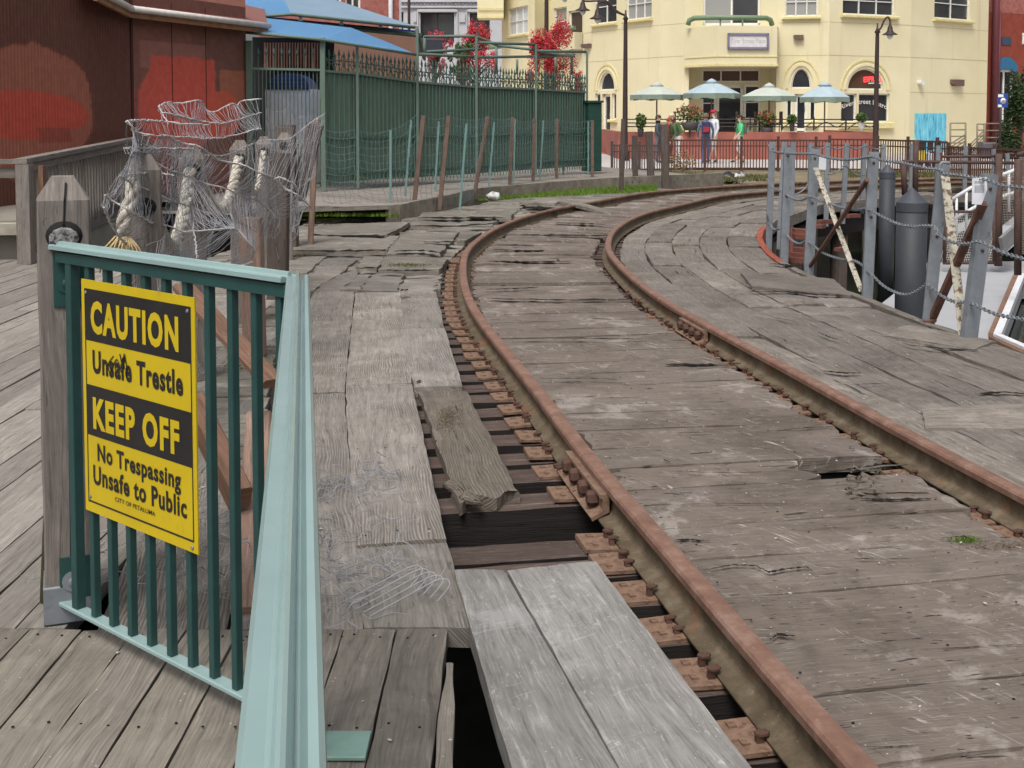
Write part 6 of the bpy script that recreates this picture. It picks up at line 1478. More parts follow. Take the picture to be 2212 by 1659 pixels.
# shop board on the balcony
sw = Wall(bp[1], bp[2]); sr = sw.rect(1571, 1659, 74, 104); bs = thing('shop_board', sw.p(sr[0], sr[2], .05), 'white board in a violet grey frame on the yellow balcony front', 'sign')
m = MB(); m.quad(sw.p(sr[0], sr[2], .06), sw.p(sr[1], sr[2], .06), sw.p(sr[1], sr[3], .06), sw.p(sr[0], sr[3], .06)); m.quad(sw.p(sr[1], sr[2], .02), sw.p(sr[0], sr[2], .02), sw.p(sr[0], sr[3], .02), sw.p(sr[1], sr[3], .02)); finish('board', m, plain('board_white', L3(216, 212, 212), .5), bs)
m = MB()
for p, q in (((sr[0], sr[2]), (sr[1], sr[2])), ((sr[0], sr[3]), (sr[1], sr[3])), ((sr[0] + .03, sr[2] - .04), (sr[0] + .03, sr[3] + .04)), ((sr[1] - .03, sr[2] - .04), (sr[1] - .03, sr[3] + .04))): m.beam(sw.p(*p, .08), sw.p(*q, .08), .085, .06, sw.n)
finish('frame', m, plain('frame_violet', L3(126, 122, 142), .5), bs)
m = MB(); add_text(m, 'River Street Plaza', sw.p((sr[0] + sr[1]) / 2, lerp(sr[2], sr[3], .36), .063), sw.d, UP, (sr[1] - sr[0]) * .84, (sr[3] - sr[2]) * .34, .0); finish('lettering', m, plain('letter_grey', L3(182, 178, 176), .6), bs)
# window lettering and neon
m = MB(); ww = walls[4]; cx = lerp(e41[0], e42[1], .5); rr_ = 3.2
add_text(m, 'River Street Bistro', ww.p(cx, e42[3] - .44, -.10), ww.d, UP, (e42[1] - e41[0]) * .95, .20, .012, bend=lambda a: -.16 * a * a)
single('window_lettering', m, plain('letter_white', L3(214, 208, 200), .6), 'white arched lettering across the windows below the neon sign', 'lettering')
neon = NT('neon_red'); neon.b.inputs['Emission Color'].default_value = (1, .05, .06, 1); neon.b.inputs['Emission Strength'].default_value = 2.2; nm_ = neon.done((.6, .02, .02, 1), .4)
neong = NT('neon_green'); neong.b.inputs['Emission Color'].default_value = (.5, .8, .55, 1); neong.b.inputs['Emission Strength'].default_value = .5; ngm = neong.done((.3, .4, .3, 1), .4)
nr = ww.rect(1869, 1917, 164, 176); ns_ = thing('neon_sign', ww.p(nr[0], nr[2], -.08), 'red neon coffee sign glowing in the arched window', 'neon sign')
m = MB(); add_text(m, 'ESPRESSO', ww.p((nr[0] + nr[1]) / 2 - .02, nr[2], -.08), ww.d, UP, (nr[1] - nr[0]) * .98, (nr[3] - nr[2]) * .92, .02, bend=lambda a: -.10 * a * a); finish('lettering', m, nm_, ns_)
m = MB(); c_ = (nr[0] + nr[1]) / 2; m.tube([ww.p(c_ + a, nr[2] - .07 - .10 * a * a, -.08) for a in (-.35, -.2, -.05, .1, .25, .4)], .022, 5); finish('underline', m, ngm, ns_)
# turquoise panel
tq_ = NT('turquoise_paint'); x_, y_, z_ = tq_.sep(tq_.objc()); tn = tq_.noise(tq_.comb(tq_.math('MULTIPLY', x_, 9), tq_.math('MULTIPLY', y_, 9), tq_.math('MULTIPLY', z_, 1.6)), 1.0, 5, .65, .5)
tqm = tq_.done(tq_.ramp(tn, [(.34, L3(58, 128, 160)), (.45, L3(98, 184, 214)), (.58, L3(124, 206, 226)), (.7, L3(164, 224, 236))]), .6)
w5 = walls[5]; tr_ = w5.rect(1975, 2041, 245, 345); m = MB(); m.prism([(tr_[0], -.1), (tr_[1], -.1), (tr_[1], tr_[3]), (tr_[0], tr_[3])], w5.p(0, 0, .06), w5.d, UP, w5.n, .05); single('painted_panel', m, tqm, 'turquoise streaky painted panel standing against the yellow wall', 'panel')
# wall lamps
wl_ = plain('wall_lamp_brown', L3(104, 84, 76), .6)
for (w, x0, x1, y0, y1, lab) in ((walls[0], 1262, 1278, 95, 104, 'small brown wall lamp at the left corner of the yellow building'), (walls[3], 1714, 1736, 76, 85, 'brown wall lamp right of the balcony'), (walls[5], 2052, 2075, 172, 186, 'brown wall lamp above the turquoise panel'), (walls[5], 1981, 1989, 173, 183, 'tiny pale fixture between the arched window and the wall lamp')):
    r = w.rect(x0, x1, y0, y1); m = MB(); m.prism([(r[0], lerp(r[2], r[3], .35)), (lerp(r[0], r[1], .2), r[2]), (r[1], r[2]), (r[1], r[3]), (r[0], r[3])], w.p(0, 0, .2), w.d, UP, w.n, .2); single('wall_lamp', m, wl_ if 'pale' not in lab else M['wtrim'], lab, 'lamp', 'lamps on the yellow walls')
# left wing set back
lw = thing('yellow_wing', on(1120, 62, -.1), 'set back left wing of the yellow building behind the red trees', 'building')
Wa, Wb, Wc = Wall(on(1084, 63), on(1155, 59)), Wall(on(1155, 59), on(1186, 60.2)), Wall(on(1186, 60.2), on(1262, 57.2))
m = MB(); h1 = Wa.rect(1098.5, 1140, 15, 74); h2 = Wc.rect(1196, 1224, 16, 76); h3 = Wc.rect(1228, 1258, 22, 76)
Wa.build(m, -.2, ZT2, [h1]); Wb.build(m, -.2, ZT2, []); Wc.build(m, -.2, ZT2, [h2, h3]); finish('walls', m, M['yellow'], lw)
window(lw, Wa, h1, 3, 2, M['wtrim'], M['pale_glass'], sill=M['ytrim']); window(lw, Wc, h2, 1, 2, M['wtrim'], M['grey_glass']); window(lw, Wc, h3, 1, 1, M['wtrim'], plain('open_brown', L3(74, 60, 50), .5), .09)
m = MB(); bz = Wc.rect(1188, 1260, 74, 110); m.prism([(bz[0], bz[2]), (bz[1], bz[2]), (bz[1], bz[3]), (bz[0], bz[3])], Wc.p(0, 0, .5), Wc.d, UP, Wc.n, .45); finish('balcony', m, M['yellow'], lw)
m = MB(); m.tube([Wc.p(bz[0], bz[3] + .12, .5), Wc.p(bz[1], bz[3] + .20, .5)], .10, 8); finish('balcony_rail', m, gpipe, lw)
m = MB(); m.tube([P(1040, 104, 62), P(1085, 100, 60.5)], .11, 8); finish('balcony_rail', m, gpipe, lw)
m = MB(); m.prism([(0, 0), (1.35, 0), (1.35, 4.5), (0, 4.5)], P(1031, 37, 61.0), V(1, 0, 0), UP, V(0, -1, 0), 2.0); finish('upper_bay', m, M['yellow'], lw)
m = MB(); a = P(1031, 37, 60.9); m.beam(a, a + V(1.33, 0, 0), .12, .10); m.beam(a + UP * .45, a + UP * .45 + V(1.33, 0, 0), .06, .05); finish('moulding', m, M['ytrim'], lw)
# grey stone building and brick building behind
st = paint('grey_stone', L3(182, 182, 186), .85, 0, .08, .8); gs_ = thing('stone_building', on(970, 84, 0), 'pale grey ornate stone building behind the red trees', 'building')
Wg = Wall(on(855, 84), on(1100, 84)); hg = [Wg.rect(908, 981, 27, 92), Wg.rect(1015, 1058, 28, 92), Wg.rect(866, 872, 26, 92)]
m = MB(); Wg.build(m, 0, 12, hg, .4); finish('walls', m, st, gs_)
for h in hg[:2]: window(gs_, Wg, h, 2, 1, plain('bronze_frame', L3(50, 46, 44), .5), M['glass'], .09, .3)
window(gs_, Wg, hg[2], 1, 1, M['wtrim'], M['glass'], .05, .3)
m = MB()
for (x0, x1, y0, y1) in ((903, 987, 20, 26), (1010, 1064, 20, 26), (866, 1064, 13, 17), (866, 1064, 2, 5)): r = Wg.rect(x0, x1, y0, y1); m.prism([(r[0], r[2]), (r[1], r[2]), (r[1], r[3]), (r[0], r[3])], Wg.p(0, 0, .2), Wg.d, UP, Wg.n, .2)
for (x0, x1, y0, y1) in ((992, 1005, 30, 48), (893, 900, 25, 48), (986, 989, 20, 92), (1007, 1009, 20, 92), (901, 904, 20, 92)): r = Wg.rect(x0, x1, y0, y1); m.prism([(r[0], r[2]), (r[1], r[2]), (r[1], r[3]), (r[0], r[3])], Wg.p(0, 0, .12), Wg.d, UP, Wg.n, .12)
for i in range(24):
    r = Wg.at(868 + i * 8.3, 9); m.lathe([(.10, 0), (.08, .08), (0, .1)], Wg.p(r[0], r[1], .0), 8, Matrix.Rotation(R(90), 3, 'X'))
finish('mouldings', m, st, gs_)
def brickm(name, c1, c2, mo, sc=1.0):
    q = NT(name); b = q.n('ShaderNodeTexBrick'); x, y, z = q.sep(q.geo()); q.link(q.comb(q.math('ADD', x, y), z), b.inputs['Vector']); b.inputs['Scale'].default_value = 4.2 * sc
    b.inputs['Color1'].default_value = c1; b.inputs['Color2'].default_value = c2; b.inputs['Mortar'].default_value = mo; b.inputs['Mortar Size'].default_value = .025
    n = q.noise(q.geo(), 2.5, 6, .7); return q.done(q.mix(q.sstep(n, .4, .7), b.outputs[0], scal(c1, .75)), .9, 0, .15)
bk_ = brickm('old_brick', L3(164, 92, 84), L3(142, 78, 72), L3(186, 150, 140)); bb = thing('brick_building', on(760, 68, 0), 'old red brick building with white windows behind the blue awning', 'building')
Wk = Wall(on(560, 66), on(866, 70)); hk = [Wk.rect(712, 738, -60, 14), Wk.rect(746, 780, -60, 24)]
m = MB(); Wk.build(m, 0, 12, hk, .3); finish('walls', m, bk_, bb)
for h in hk: window(bb, Wk, h, 2, 2, M['wtrim'], M['glass'], .12, .15)
m = MB(); m.tube([Wk.p(Wk.at(842, 20)[0], .2, .12), Wk.p(Wk.at(842, 20)[0], 12, .12)], .13, 8); finish('downpipe', m, plain('pipe_grey', L3(196, 196, 200), .5), bb)
m = MB(); r = Wk.rect(862, 866, -80, 90); m.prism([(r[0], r[2]), (r[1], r[2]), (r[1], r[3]), (r[0], r[3])], Wk.p(0, 0, .05), Wk.d, UP, Wk.n, .06); finish('quoin', m, st, bb)
# red painted brick building at the right
rb_ = thing('red_building', on(2190, 57, 0), 'red painted brick building with a blue arched window at the right edge', 'building')
Wr = Wall(on(2128, 56.5), on(2300, 59.5)); hr = [Wr.rect(2151, 2190, 150, 300)]
zsp = Wr.at(2180, 28)[1]; m = MB(); Wr.build(m, -.2, zsp, hr, .25); finish('painted_wall', m, brickm('painted_brick', L3(146, 74, 60), L3(138, 68, 56), L3(140, 72, 60)), rb_)
m = MB(); m.quad(Wr.p(0, zsp, -.02), Wr.p(Wr.L, zsp, -.02), Wr.p(Wr.L, 12, -.02), Wr.p(0, 12, -.02)); finish('brick_wall', m, bk_, rb_)
blu2 = plain('arch_blue', L3(46, 104, 142), .6); window(rb_, Wr, hr[0], 2, 1, M['wtrim'], M['glass'], .12, .12)
m = MB(); a, b, c, d = hr[0]; N = 8; cx, hw = (a + b) / 2, (b - a) / 2 + .12
top = [(cx + hw * t, d + .45 * (1 - t * t) + .15) for t in [-1 + 2 * i / N for i in range(N + 1)]]; bot = [(cx + hw * t, d + .28 * (1 - t * t) - .25) for t in [-1 + 2 * i / N for i in range(N + 1)]]
m.prism([bot[i] for i in range(N + 1)] + top[::-1], Wr.p(0, 0, .1), Wr.d, UP, Wr.n, .10); finish('blue_arch', m, blu2, rb_)
m = MB(); r = Wr.rect(2163, 2183, 80, 97); m.prism([(r[0], r[2]), (r[1], r[2]), (r[1], r[3]), (r[0], r[3])], Wr.p(0, 0, .04), Wr.d, UP, Wr.n, .05); finish('vent_cover', m, plain('vent_blue', L3(56, 72, 92), .6), rb_)
m = MB(); r = Wr.rect(2208, 2240, 72, 96); m.prism([(r[0], r[2]), (r[1], r[2]), (r[1], r[3]), (r[0], r[3])], Wr.p(0, 0, .04), Wr.d, UP, Wr.n, .05); finish('white_board', m, M['wtrim'], rb_)
m = MB(); m.tube([Wr.p(.25, -.2, .25), Wr.p(.25, 11.5, .25)], .16, 10); m.tube([Wr.p(.62, -.2, .2), Wr.p(.62, P(2148, 27, 57).z, .2)], .06, 8); finish('downpipe', m, plain('pipe_maroon', L3(100, 48, 54), .5), rb_)
# ---------------- patio ----------------
pz = P(1600, 282, 43).z; brk = paint('terracotta_wall', L3(152, 90, 78), .85, 0, .2, 1.2, .1, 30, L3(136, 88, 78), (.5, .66))
pw = thing('patio_wall', on(1600, 43, -.1), 'terracotta low wall carrying the cafe patio', 'wall')
pa, pb2 = on(1334, 44), on(1896, 43); m = MB(); m.beam(V(pa.x, pa.y, (pz - .12) / 2 - .06), V(pb2.x, pb2.y, (pz - .12) / 2 - .06), .25, pz + .12); m.beam(V(pb2.x - .12, pb2.y + .13, (pz - .12) / 2 - .06), V(pb2.x - .12, 49.6, (pz - .12) / 2 - .06), .24, pz + .115); m.beam(V(pa.x + .12, pa.y + .13, (pz - .12) / 2 - .06), V(pa.x + .12, 53, (pz - .12) / 2 - .06), .24, pz + .115); finish('wall_body', m, brk, pw)
m = MB(); m.poly([V(pa.x, pa.y, pz - .25), V(pb2.x, pb2.y, pz - .25), V(pb2.x, 49.5, pz - .25), V(pa.x, 53.4, pz - .25)]); structure('patio_floor', m, pav)
blk = plain('railing_black', L3(52, 42, 42), .5); pr2 = thing('patio_railing', V(pa.x, pa.y, pz), 'black bar railing on top of the terracotta patio wall', 'railing')
ry = lambda y: P(1600, y, 43).z
for y in (258, 266, 274):
    m = MB(); m.tube([V(lerp(pa.x, pb2.x, .03), lerp(pa.y, pb2.y, .03), ry(y)), V(pb2.x, pb2.y, ry(y))], .022, 5); finish('rail', m, blk, pr2)
for i in range(9):
    t = .03 + .97 * i / 8; p = lerp(pa, pb2, t); m = MB(); m.beam(V(p.x, p.y, pz), V(p.x, p.y, ry(253)), .05, .05, V(0, 1, 0)); finish('rail_post', m, blk, pr2)
for i in range(4):
    p = lerp(pa, pb2, .5 + .125 * i); m = MB(); m.tube(catmull([V(p.x + .1, p.y - .02, pz + .06), V(p.x + .5, p.y - .02, pz + .30), V(p.x + .9, p.y - .02, pz + .12), V(p.x + 1.2, p.y - .02, pz + .3)], 5), .02, 5); finish('scroll', m, blk, pr2)
# umbrellas
def umbrella(x, ya, ye, w, Y, col, lab):
    r = w / 2 / FPX * Y; za, ze = P(x, ya, Y).z, P(x, ye, Y).z; t = thing('patio_umbrella', on(x, Y, pz - .25), lab, 'umbrella', 'umbrellas over the cafe patio')
    c = V(t.location.x, Y, 0); m = MB(); n = 8; k = 0; rot = random.random()
    ring = lambda rr, z, sc=0: [c + V(rr * math.cos(2 * math.pi * (j + rot) / n), rr * math.sin(2 * math.pi * (j + rot) / n), z) for j in range(n)]
    rings = [ring(.05, za), ring(r * .5, lerp(za, ze, .40)), ring(r, ze)]
    for R0, R1 in zip(rings, rings[1:]):
        for j in range(n): q = (j + 1) % n; m.quad(R0[j], R1[j], R1[q], R0[q])
    finish('canopy', m, col, t); m = MB(); 
    for j in range(n):
        q = (j + 1) % n; a, b = rings[2][j], rings[2][q]; mid = (a + b) / 2
        m.poly([a, a - UP * .22, lerp(a, b, .5) - UP * .17, b - UP * .22, b, ]); 
    finish('valance', m, plain('valance_green', L3(124, 138, 124), .7), t)
    m = MB(); m.tube([V(c.x, Y, pz - .25), V(c.x, Y, za + .06)], .03, 7); finish('pole', m, plain('pole_grey', L3(130, 120, 106), .5), t)
    m = MB(); m.lathe([(.28, za - .06), (.12, za + .06), (.0, za + .12)], c, 8); finish('vent_cap', m, col, t)
    for j in range(n):
        m = MB(); m.tube([rings[2][j] - UP * .02, V(c.x, Y, za - .08)], .012, 4); finish('rib', m, M['galv'], t)
cg = paint('canopy_pale', L3(176, 182, 172), .8, 0, .1, 2.5); cb_ = paint('canopy_blue', L3(160, 176, 184), .8, 0, .1, 2.5)
umbrella(1418, 183, 205, 118, 46, cg, 'pale green patio umbrella farthest to the left, next to the lamp post'); umbrella(1536, 176, 202, 122, 45, cb_, 'pale blue patio umbrella under the white shop board'); umbrella(1660, 185, 208, 124, 45, cg, 'pale green patio umbrella right of the cafe doors'); umbrella(1780, 182, 210, 112, 45.5, cb_, 'pale blue patio umbrella beside the neon sign window')
# plants on the patio
def leaves(mm, c, rx, ry_, rz, n, size, rr2, mats=1, shell=.5):
    for i in range(n):
        while True:
            p = V(rr2.uniform(-1, 1), rr2.uniform(-1, 1), rr2.uniform(-1, 1))
            if shell * .5 < p.length < 1: break
        p = V(c.x + p.x * rx, c.y + p.y * ry_, c.z + p.z * rz); a = V(rr2.gauss(0, 1), rr2.gauss(0, 1), rr2.gauss(0, 1)).normalized(); b = a.orthogonal().normalized(); s_ = size * rr2.uniform(.5, 1.3); k = len(mm.v)
        mm.v += [p + a * s_, p + b * s_ * .6, p - a * s_, p - b * s_ * .6]; mm.face((k, k + 1, k + 2, k + 3), None, rr2.random(), rr2.randrange(mats))
lr = random.Random(12)
def leafm(name, c0, c1): q = NT(name); return q.done(q.mix(q.attr(), c0, c1), .7, 0, .25)
lgreen = leafm('leaf_green', (.03, .06, .015, 1), (.10, .15, .04, 1)); lred = leafm('flower_red', (.20, .03, .02, 1), (.45, .07, .05, 1)); ldark = leafm('leaf_dark', (.012, .025, .01, 1), (.05, .08, .025, 1))
pot = plain('pot_dark', L3(70, 66, 70), .6)
for (x, y, w, h, Y, fl, lab) in ((1490, 246, 66, 38, 43.6, 1, 'wide planter of red flowers between the two umbrella poles'), (1384, 262, 24, 34, 43.3, 0, 'small leafy potted plant right of the lamp post on the patio railing'), (1656, 258, 44, 38, 43.5, 1, 'planter of dark red flowers behind the person in green'),
                                 (1711, 257, 20, 20, 43.0, 0, 'round green plant in a pot on the railing left of the last umbrella pole'), (1861, 254, 24, 22, 43.0, 0, 'round green plant in a white pot on the railing under the neon window')):
    c = P(x, y, Y); t = thing('flower_planter', V(c.x, Y, pz if Y < 43.4 else pz - .25), lab, 'planter'); m = MB(); leaves(m, c, w / 2 / FPX * Y, .3, h / 2 / FPX * Y, 320, .06, lr, 1); finish('foliage', m, lgreen, t)
    if fl: m = MB(); leaves(m, c + UP * .08, w / 2 / FPX * Y * .95, .3, h / 2 / FPX * Y, 130, .05, lr, 1); finish('flowers', m, lred, t)
    m = MB(); zb_ = V(c.x, Y, c.z - h / 2 / FPX * Y - .28); r_ = w / 2 / FPX * Y * .6; m.lathe([(r_ * .7, 0), (r_, .28), (r_ * .9, .30)], zb_, 12); finish('pot', m, pot if x != 1861 else M['wtrim'], t)
    m = MB(); z0_ = (pz if Y < 43.4 else pz - .25)
    if zb_.z > z0_ + .02: m.beam(V(c.x, Y, z0_), V(c.x, Y, zb_.z), .06, .06, V(0, 1, 0)); finish('stand', m, pot, t)
for (x, lab) in ((1505, 'dark patio table under the second umbrella'), (1585, 'dark patio table in front of the cafe doors'), (1640, 'dark patio table below the third umbrella')):
    c = on(x, 45.2, pz - .25); t = thing('patio_table', c, lab, 'table', 'dark tables on the cafe patio'); m = MB(); m.lathe([(.42, .70), (.44, .74), (.0, .74)], c, 16); finish('table_top', m, blk, t); m = MB(); m.lathe([(.22, 0), (.04, .05), (.035, .70)], c, 10); finish('pedestal', m, blk, t)
    for sgn in (-1, 1):
        cc = c + V(.65 * sgn, .1, 0); ct = thing('patio_chair', cc, 'dark patio chair ' + ('left' if sgn < 0 else 'right') + ' of the ' + lab, 'chair', 'chairs at the patio tables')
        m = MB(); m.box(cc + UP * .43, .42, .42, .04); finish('seat', m, blk, ct); m = MB(); m.box(cc + V(.19 * sgn, 0, .47), .04, .42, .48); finish('backrest', m, blk, ct)
        for ax in (-.17, .17):
            for ay in (-.17, .17): m = MB(); m.beam(cc + V(ax, ay, 0), cc + V(ax, ay, .43), .03, .03, V(0, 1, 0)); finish('leg', m, blk, ct)
# ---------------- street lamps ----------------
lmet = plain('lamp_iron', L3(62, 50, 48), .5, .2); lglass = plain('lamp_glass', L3(206, 208, 206), .2)
def bell(parent, top, s):
    m = MB(); m.lathe([(.01 * s, 0), (.05 * s, -.02 * s), (.055 * s, -.2 * s), (.10 * s, -.3 * s), (.12 * s, -.42 * s), (.17 * s, -.52 * s), (.32 * s, -.6 * s), (.33 * s, -.63 * s), (.15 * s, -.6 * s)], top, 14); h = finish('lamp_head', m, lmet, parent)
    m = MB(); m.lathe([(.14 * s, -.6 * s), (.13 * s, -.72 * s), (.05 * s, -.82 * s), (0, -.83 * s)], top, 12); finish('bulb', m, lglass, h)
def lamppost(x, Y, yt, arms, lab, w=.09, z0=-.1):
    b = on(x, Y, z0); t = thing('street_lamp', b, lab, 'street lamp'); zt_ = P(x, yt, Y).z
    m = MB(); m.lathe([(w * 2.0, z0), (w * 2.0, z0 + .25), (w * 1.3, z0 + .4), (w * 1.15, z0 + .9), (w * .8, zt_ - .5), (w * .75, zt_ - .35), (w * 1.3, zt_ - .32), (w * .5, zt_ - .2), (w * .3, zt_)], V(b.x, b.y, 0), 12); finish('pole', m, lmet, t)
    for pts, s in arms:
        pp = [P(px, py, Y) for px, py in pts]; m = MB(); m.tube(catmull(pp, 5), .035, 7); finish('arm', m, lmet, t); bell(t, pp[-1], s)
lamppost(1891, 41.5, 50, [([(1892, 72), (1903, 60), (1910, 44), (1918, 37), (1923, 44)], .80)], 'street lamp with one hanging bell head in front of the neon window', .085)
lamppost(1350, 42.0, 22, [([(1349, 33), (1328, 24), (1312, 9), (1300, 4), (1291, 8)], .85), ([(1349, 33), (1330, 22), (1312, 4), (1290, 2), (1262, 2), (1259, -8)], .8)], 'street lamp with two hanging bell heads left of the patio', .085)
lamppost(1180, 44, -45, [([(1180, -20), (1200, -34), (1215, -40), (1220, -34)], .8)], 'dark street lamp pole rising in front of the red tree', .09)
lamppost(885, 58, -60, [([(885, -40), (900, -50), (908, -46)], .8)], 'thin dark street lamp pole before the grey stone building', .08)
# ---------------- red trees and dark bush ----------------
bark = paint('bark', L3(84, 70, 62), .9, 0, .2, 8)
def tree(x, yt, yb, w, Y, leaf, n, size, lab, z0=-.1, leaf2=None, cones=4):
    c = on(x, Y, z0); t = thing('tree', c, lab, 'tree'); zt_, zb_ = P(x, yt, Y).z, P(x, yb, Y).z; rx = w / 2 / FPX * Y; q = random.Random(int(x))
    m = MB(); m.tube([c, c + V(.03, 0, (zb_ - z0) * .6), V(c.x, Y, zb_), V(c.x + .05, Y, lerp(zb_, zt_, .6))], [.09, .07, .055, .02], 7)
    tips = []
    for i in range(20):
        a = q.random() * 6.3; z_ = lerp(zb_ - .7, zt_ - .5, q.random()); wf_ = 1.05 - .75 * max(0, (z_ - zb_) / (zt_ - zb_)); e = V(c.x + math.cos(a) * rx * wf_ * q.uniform(.4, 1), Y + math.sin(a) * rx * .8 * wf_ * q.uniform(.4, 1), z_ + q.uniform(.2, .6)); m.tube([V(c.x, Y, z_ - .2), lerp(V(c.x, Y, z_), e, .5) - UP * .05, e], [.035, .022, .008], 5); tips.append(e)
    for i in range(6): tips.append(V(c.x + q.uniform(-.6, .6) * rx, Y + q.uniform(-.5, .5) * rx, lerp(zb_, zt_, q.uniform(.6, 1.0))))
    finish('trunk', m, bark, t); m = MB()
    for e in tips: leaves(m, e, q.uniform(.14, .34) * rx, .3 * rx, q.uniform(.3, .8) * rx * (zt_ - zb_) / (2 * rx), n // len(tips), size, q, 1, .2)
    finish('crown', m, leaf, t)
rl1 = leafm('leaf_red', (.24, .018, .022, 1), (.72, .07, .08, 1)); rl2 = leafm('leaf_crimson', (.25, .03, .045, 1), (.65, .10, .13, 1))
tree(1192, 62, 165, 112, 40, rl1, 8500, .036, 'bright red leafed tree before the yellow wing, crossed by a dark lamp pole'); tree(1030, 66, 150, 92, 39, rl1, 4600, .036, 'thin red leafed tree in front of the grey stone building'); tree(940, 70, 130, 66, 40, rl2, 3200, .036, 'small crimson tree at the right end of the blue awning')
tree(1000, 98, 140, 56, 38.5, lgreen, 1600, .04, 'green bush top between the two red trees behind the fence'); tree(1245, 158, 190, 40, 41, rl1, 1400, .032, 'low red foliage right of the brightest red tree')
tree(2205, 178, 330, 100, 44, ldark, 9000, .06, 'dense dark green tree at the right edge behind the blue bus sign')
m = MB(); leaves(m, P(1472, 352, 33), .45, .3, .38, 500, .035, lr); single('dry_shrub', m, leafm('dry_leaf', (.10, .06, .03, 1), (.24, .16, .09, 1)), 'dry brown shrub in front of the plaza fence beside the weathered posts', 'shrub')
# ---------------- plaza fence ----------------
brn = plain('fence_brown', L3(78, 52, 46), .6)
def pfence(pts, ztop, zbot, n, lab, every=12, mat=None):
    ps = [on(x, Y) for x, Y in pts]; t = thing('picket_fence', ps[0], lab, 'fence'); mt = mat or brn
    for zz_, hgt in ((ztop, .05), (ztop - .17, .035), (zbot + .06, .035)):
        m = MB()
        for a, b in zip(ps, ps[1:]): m.beam(V(a.x, a.y, zz_), V(b.x, b.y, zz_), .04, hgt)
        finish('rail', m, mt, t)
    L = [0]
    for a, b in zip(ps, ps[1:]): L.append(L[-1] + (b - a).length)
    for i in range(n + 1):
        s_ = L[-1] * i / n; j = max(k for k in range(len(ps) - 1) if L[k] <= s_ + 1e-6); p = lerp(ps[j], ps[j + 1], (s_ - L[j]) / (L[j + 1] - L[j])); m = MB()
        if i % every == 0: m.beam(V(p.x, p.y, -.16), V(p.x, p.y, ztop + .12), .07, .07, V(0, 1, 0)); finish('fence_post', m, mt, t)
        else: m.beam(V(p.x, p.y, zbot), V(p.x, p.y, ztop - .02), .026, .026, V(0, 1, 0)); finish('picket', m, mt, t)
pfence([(1444, 35), (1655, 35), (1790, 34.6)], P(1550, 303, 35).z, -.12, 52, 'brown metal picket fence in front of the terracotta wall'); pfence([(1792, 34.6), (1900, 34), (1990, 32.2), (2046, 31)], .80, -.12, 40, 'brown metal picket fence between the street lamp and the newspaper boxes'); pfence([(2048, 31), (2120, 29.4), (2215, 27.9)], .68, -.14, 36, 'brown metal picket fence running to the right edge before the stair railings')
pfence([(1322, 33.5), (1442, 33)], P(1380, 315, 33).z, -.12, 22, 'dark picket fence behind the weathered posts at the end of the boardwalk', 11, plain('fence_dark', L3(72, 62, 60), .6))
for i, (x0, y0, x1, y1, w) in enumerate(((1347, 257, 1341, 396, .09), (1371, 293, 1373, 380, .12), (1402, 284, 1407, 381, .15), (1434, 268, 1438, 386, .15))):
    b = G(x1, y1, .15); m = MB(); pa_ = P(x0, y0, b.y); m.beam(b - UP * .3, pa_, w, w, V(0, 1, 0), .2 + .2 * i, 0, .01)
    single('weathered_post', m, M['pile_wood'], ['thin leaning weathered post in front of the street lamp', 'shortest weathered post of the row at the end of the boardwalk', 'third thick weathered post, with a pale lower half', 'tallest thick weathered post where the boardwalk kerb ends'][i], 'post', 'weathered posts at the end of the boardwalk')
# newspaper boxes, sign, stair railings
for (x, w, y0, colr, lab) in ((1986, 20, 325, L3(206, 176, 30), 'yellow newspaper box behind the picket fence'), (2006, 14, 331, L3(190, 200, 216), 'pale blue and white newspaper box between the yellow and maroon boxes'), (2022, 16, 328, L3(92, 46, 50), 'maroon newspaper box right of the yellow one')):
    Y = 36.5; c = on(x, Y, -.12); ww_ = w / FPX * Y; zt_ = P(x, y0, Y).z; t = thing('newspaper_box', c, lab, 'newspaper box', 'newspaper boxes by the picket fence'); pmx = plain('box_' + str(x), colr, .5)
    m = MB(); m.box(c + UP * .2, ww_, .3, zt_ + .12 - .2, 0, .3, 0, .02); finish('cabinet', m, pmx, t); m = MB(); m.box(c + V(0, -.155, .55), ww_ * .8, .02, .3); finish('window', m, M['glass'], t)
    m = MB(); m.box(c, ww_ * .5, .2, .2); finish('pedestal', m, blk, t)
bsn = thing('bus_sign', on(2165, 43, -.1), 'blue and white square street sign on a dark pole by the dark tree', 'sign'); m = MB(); c = P(2166, 217, 43); m.prism([(-.19, -.26), (.19, -.26), (.19, .26), (-.19, .26)], c, V(1, 0, 0), UP, V(0, -1, 0), .02); finish('plate', m, plain('bus_blue', L3(44, 66, 140), .5), bsn)
m = MB(); m.lathe([(.11, 0), (.0, .003)], c + V(.02, -.004, -.02), 16, Matrix.Rotation(R(90), 3, 'X')); m.quad(c + V(-.17, -.005, .12), c + V(.02, -.005, .12), c + V(.02, -.005, .22), c + V(-.17, -.005, .22)); m.quad(c + V(-.17, -.005, -.24), c + V(-.02, -.005, -.24), c + V(-.05, -.005, -.15), c + V(-.17, -.005, -.15)); finish('emblem', m, M['wtrim'], bsn)
m = MB(); m.lathe([(.06, 0), (.06, .003)], c + V(.02, -.009, -.02), 4, Matrix.Rotation(R(90), 3, 'X'), 0, 0, False); finish('diamond', m, plain('dia_grey', L3(120, 130, 170), .5), bsn)
m = MB(); m.tube([V(c.x - .05, 43.04, -.1), V(c.x - .05, 43.04, c.z + .2)], .04, 7); finish('pole', m, blk, bsn)
srm = plain('stair_rail_grey', L3(126, 116, 100), .5)
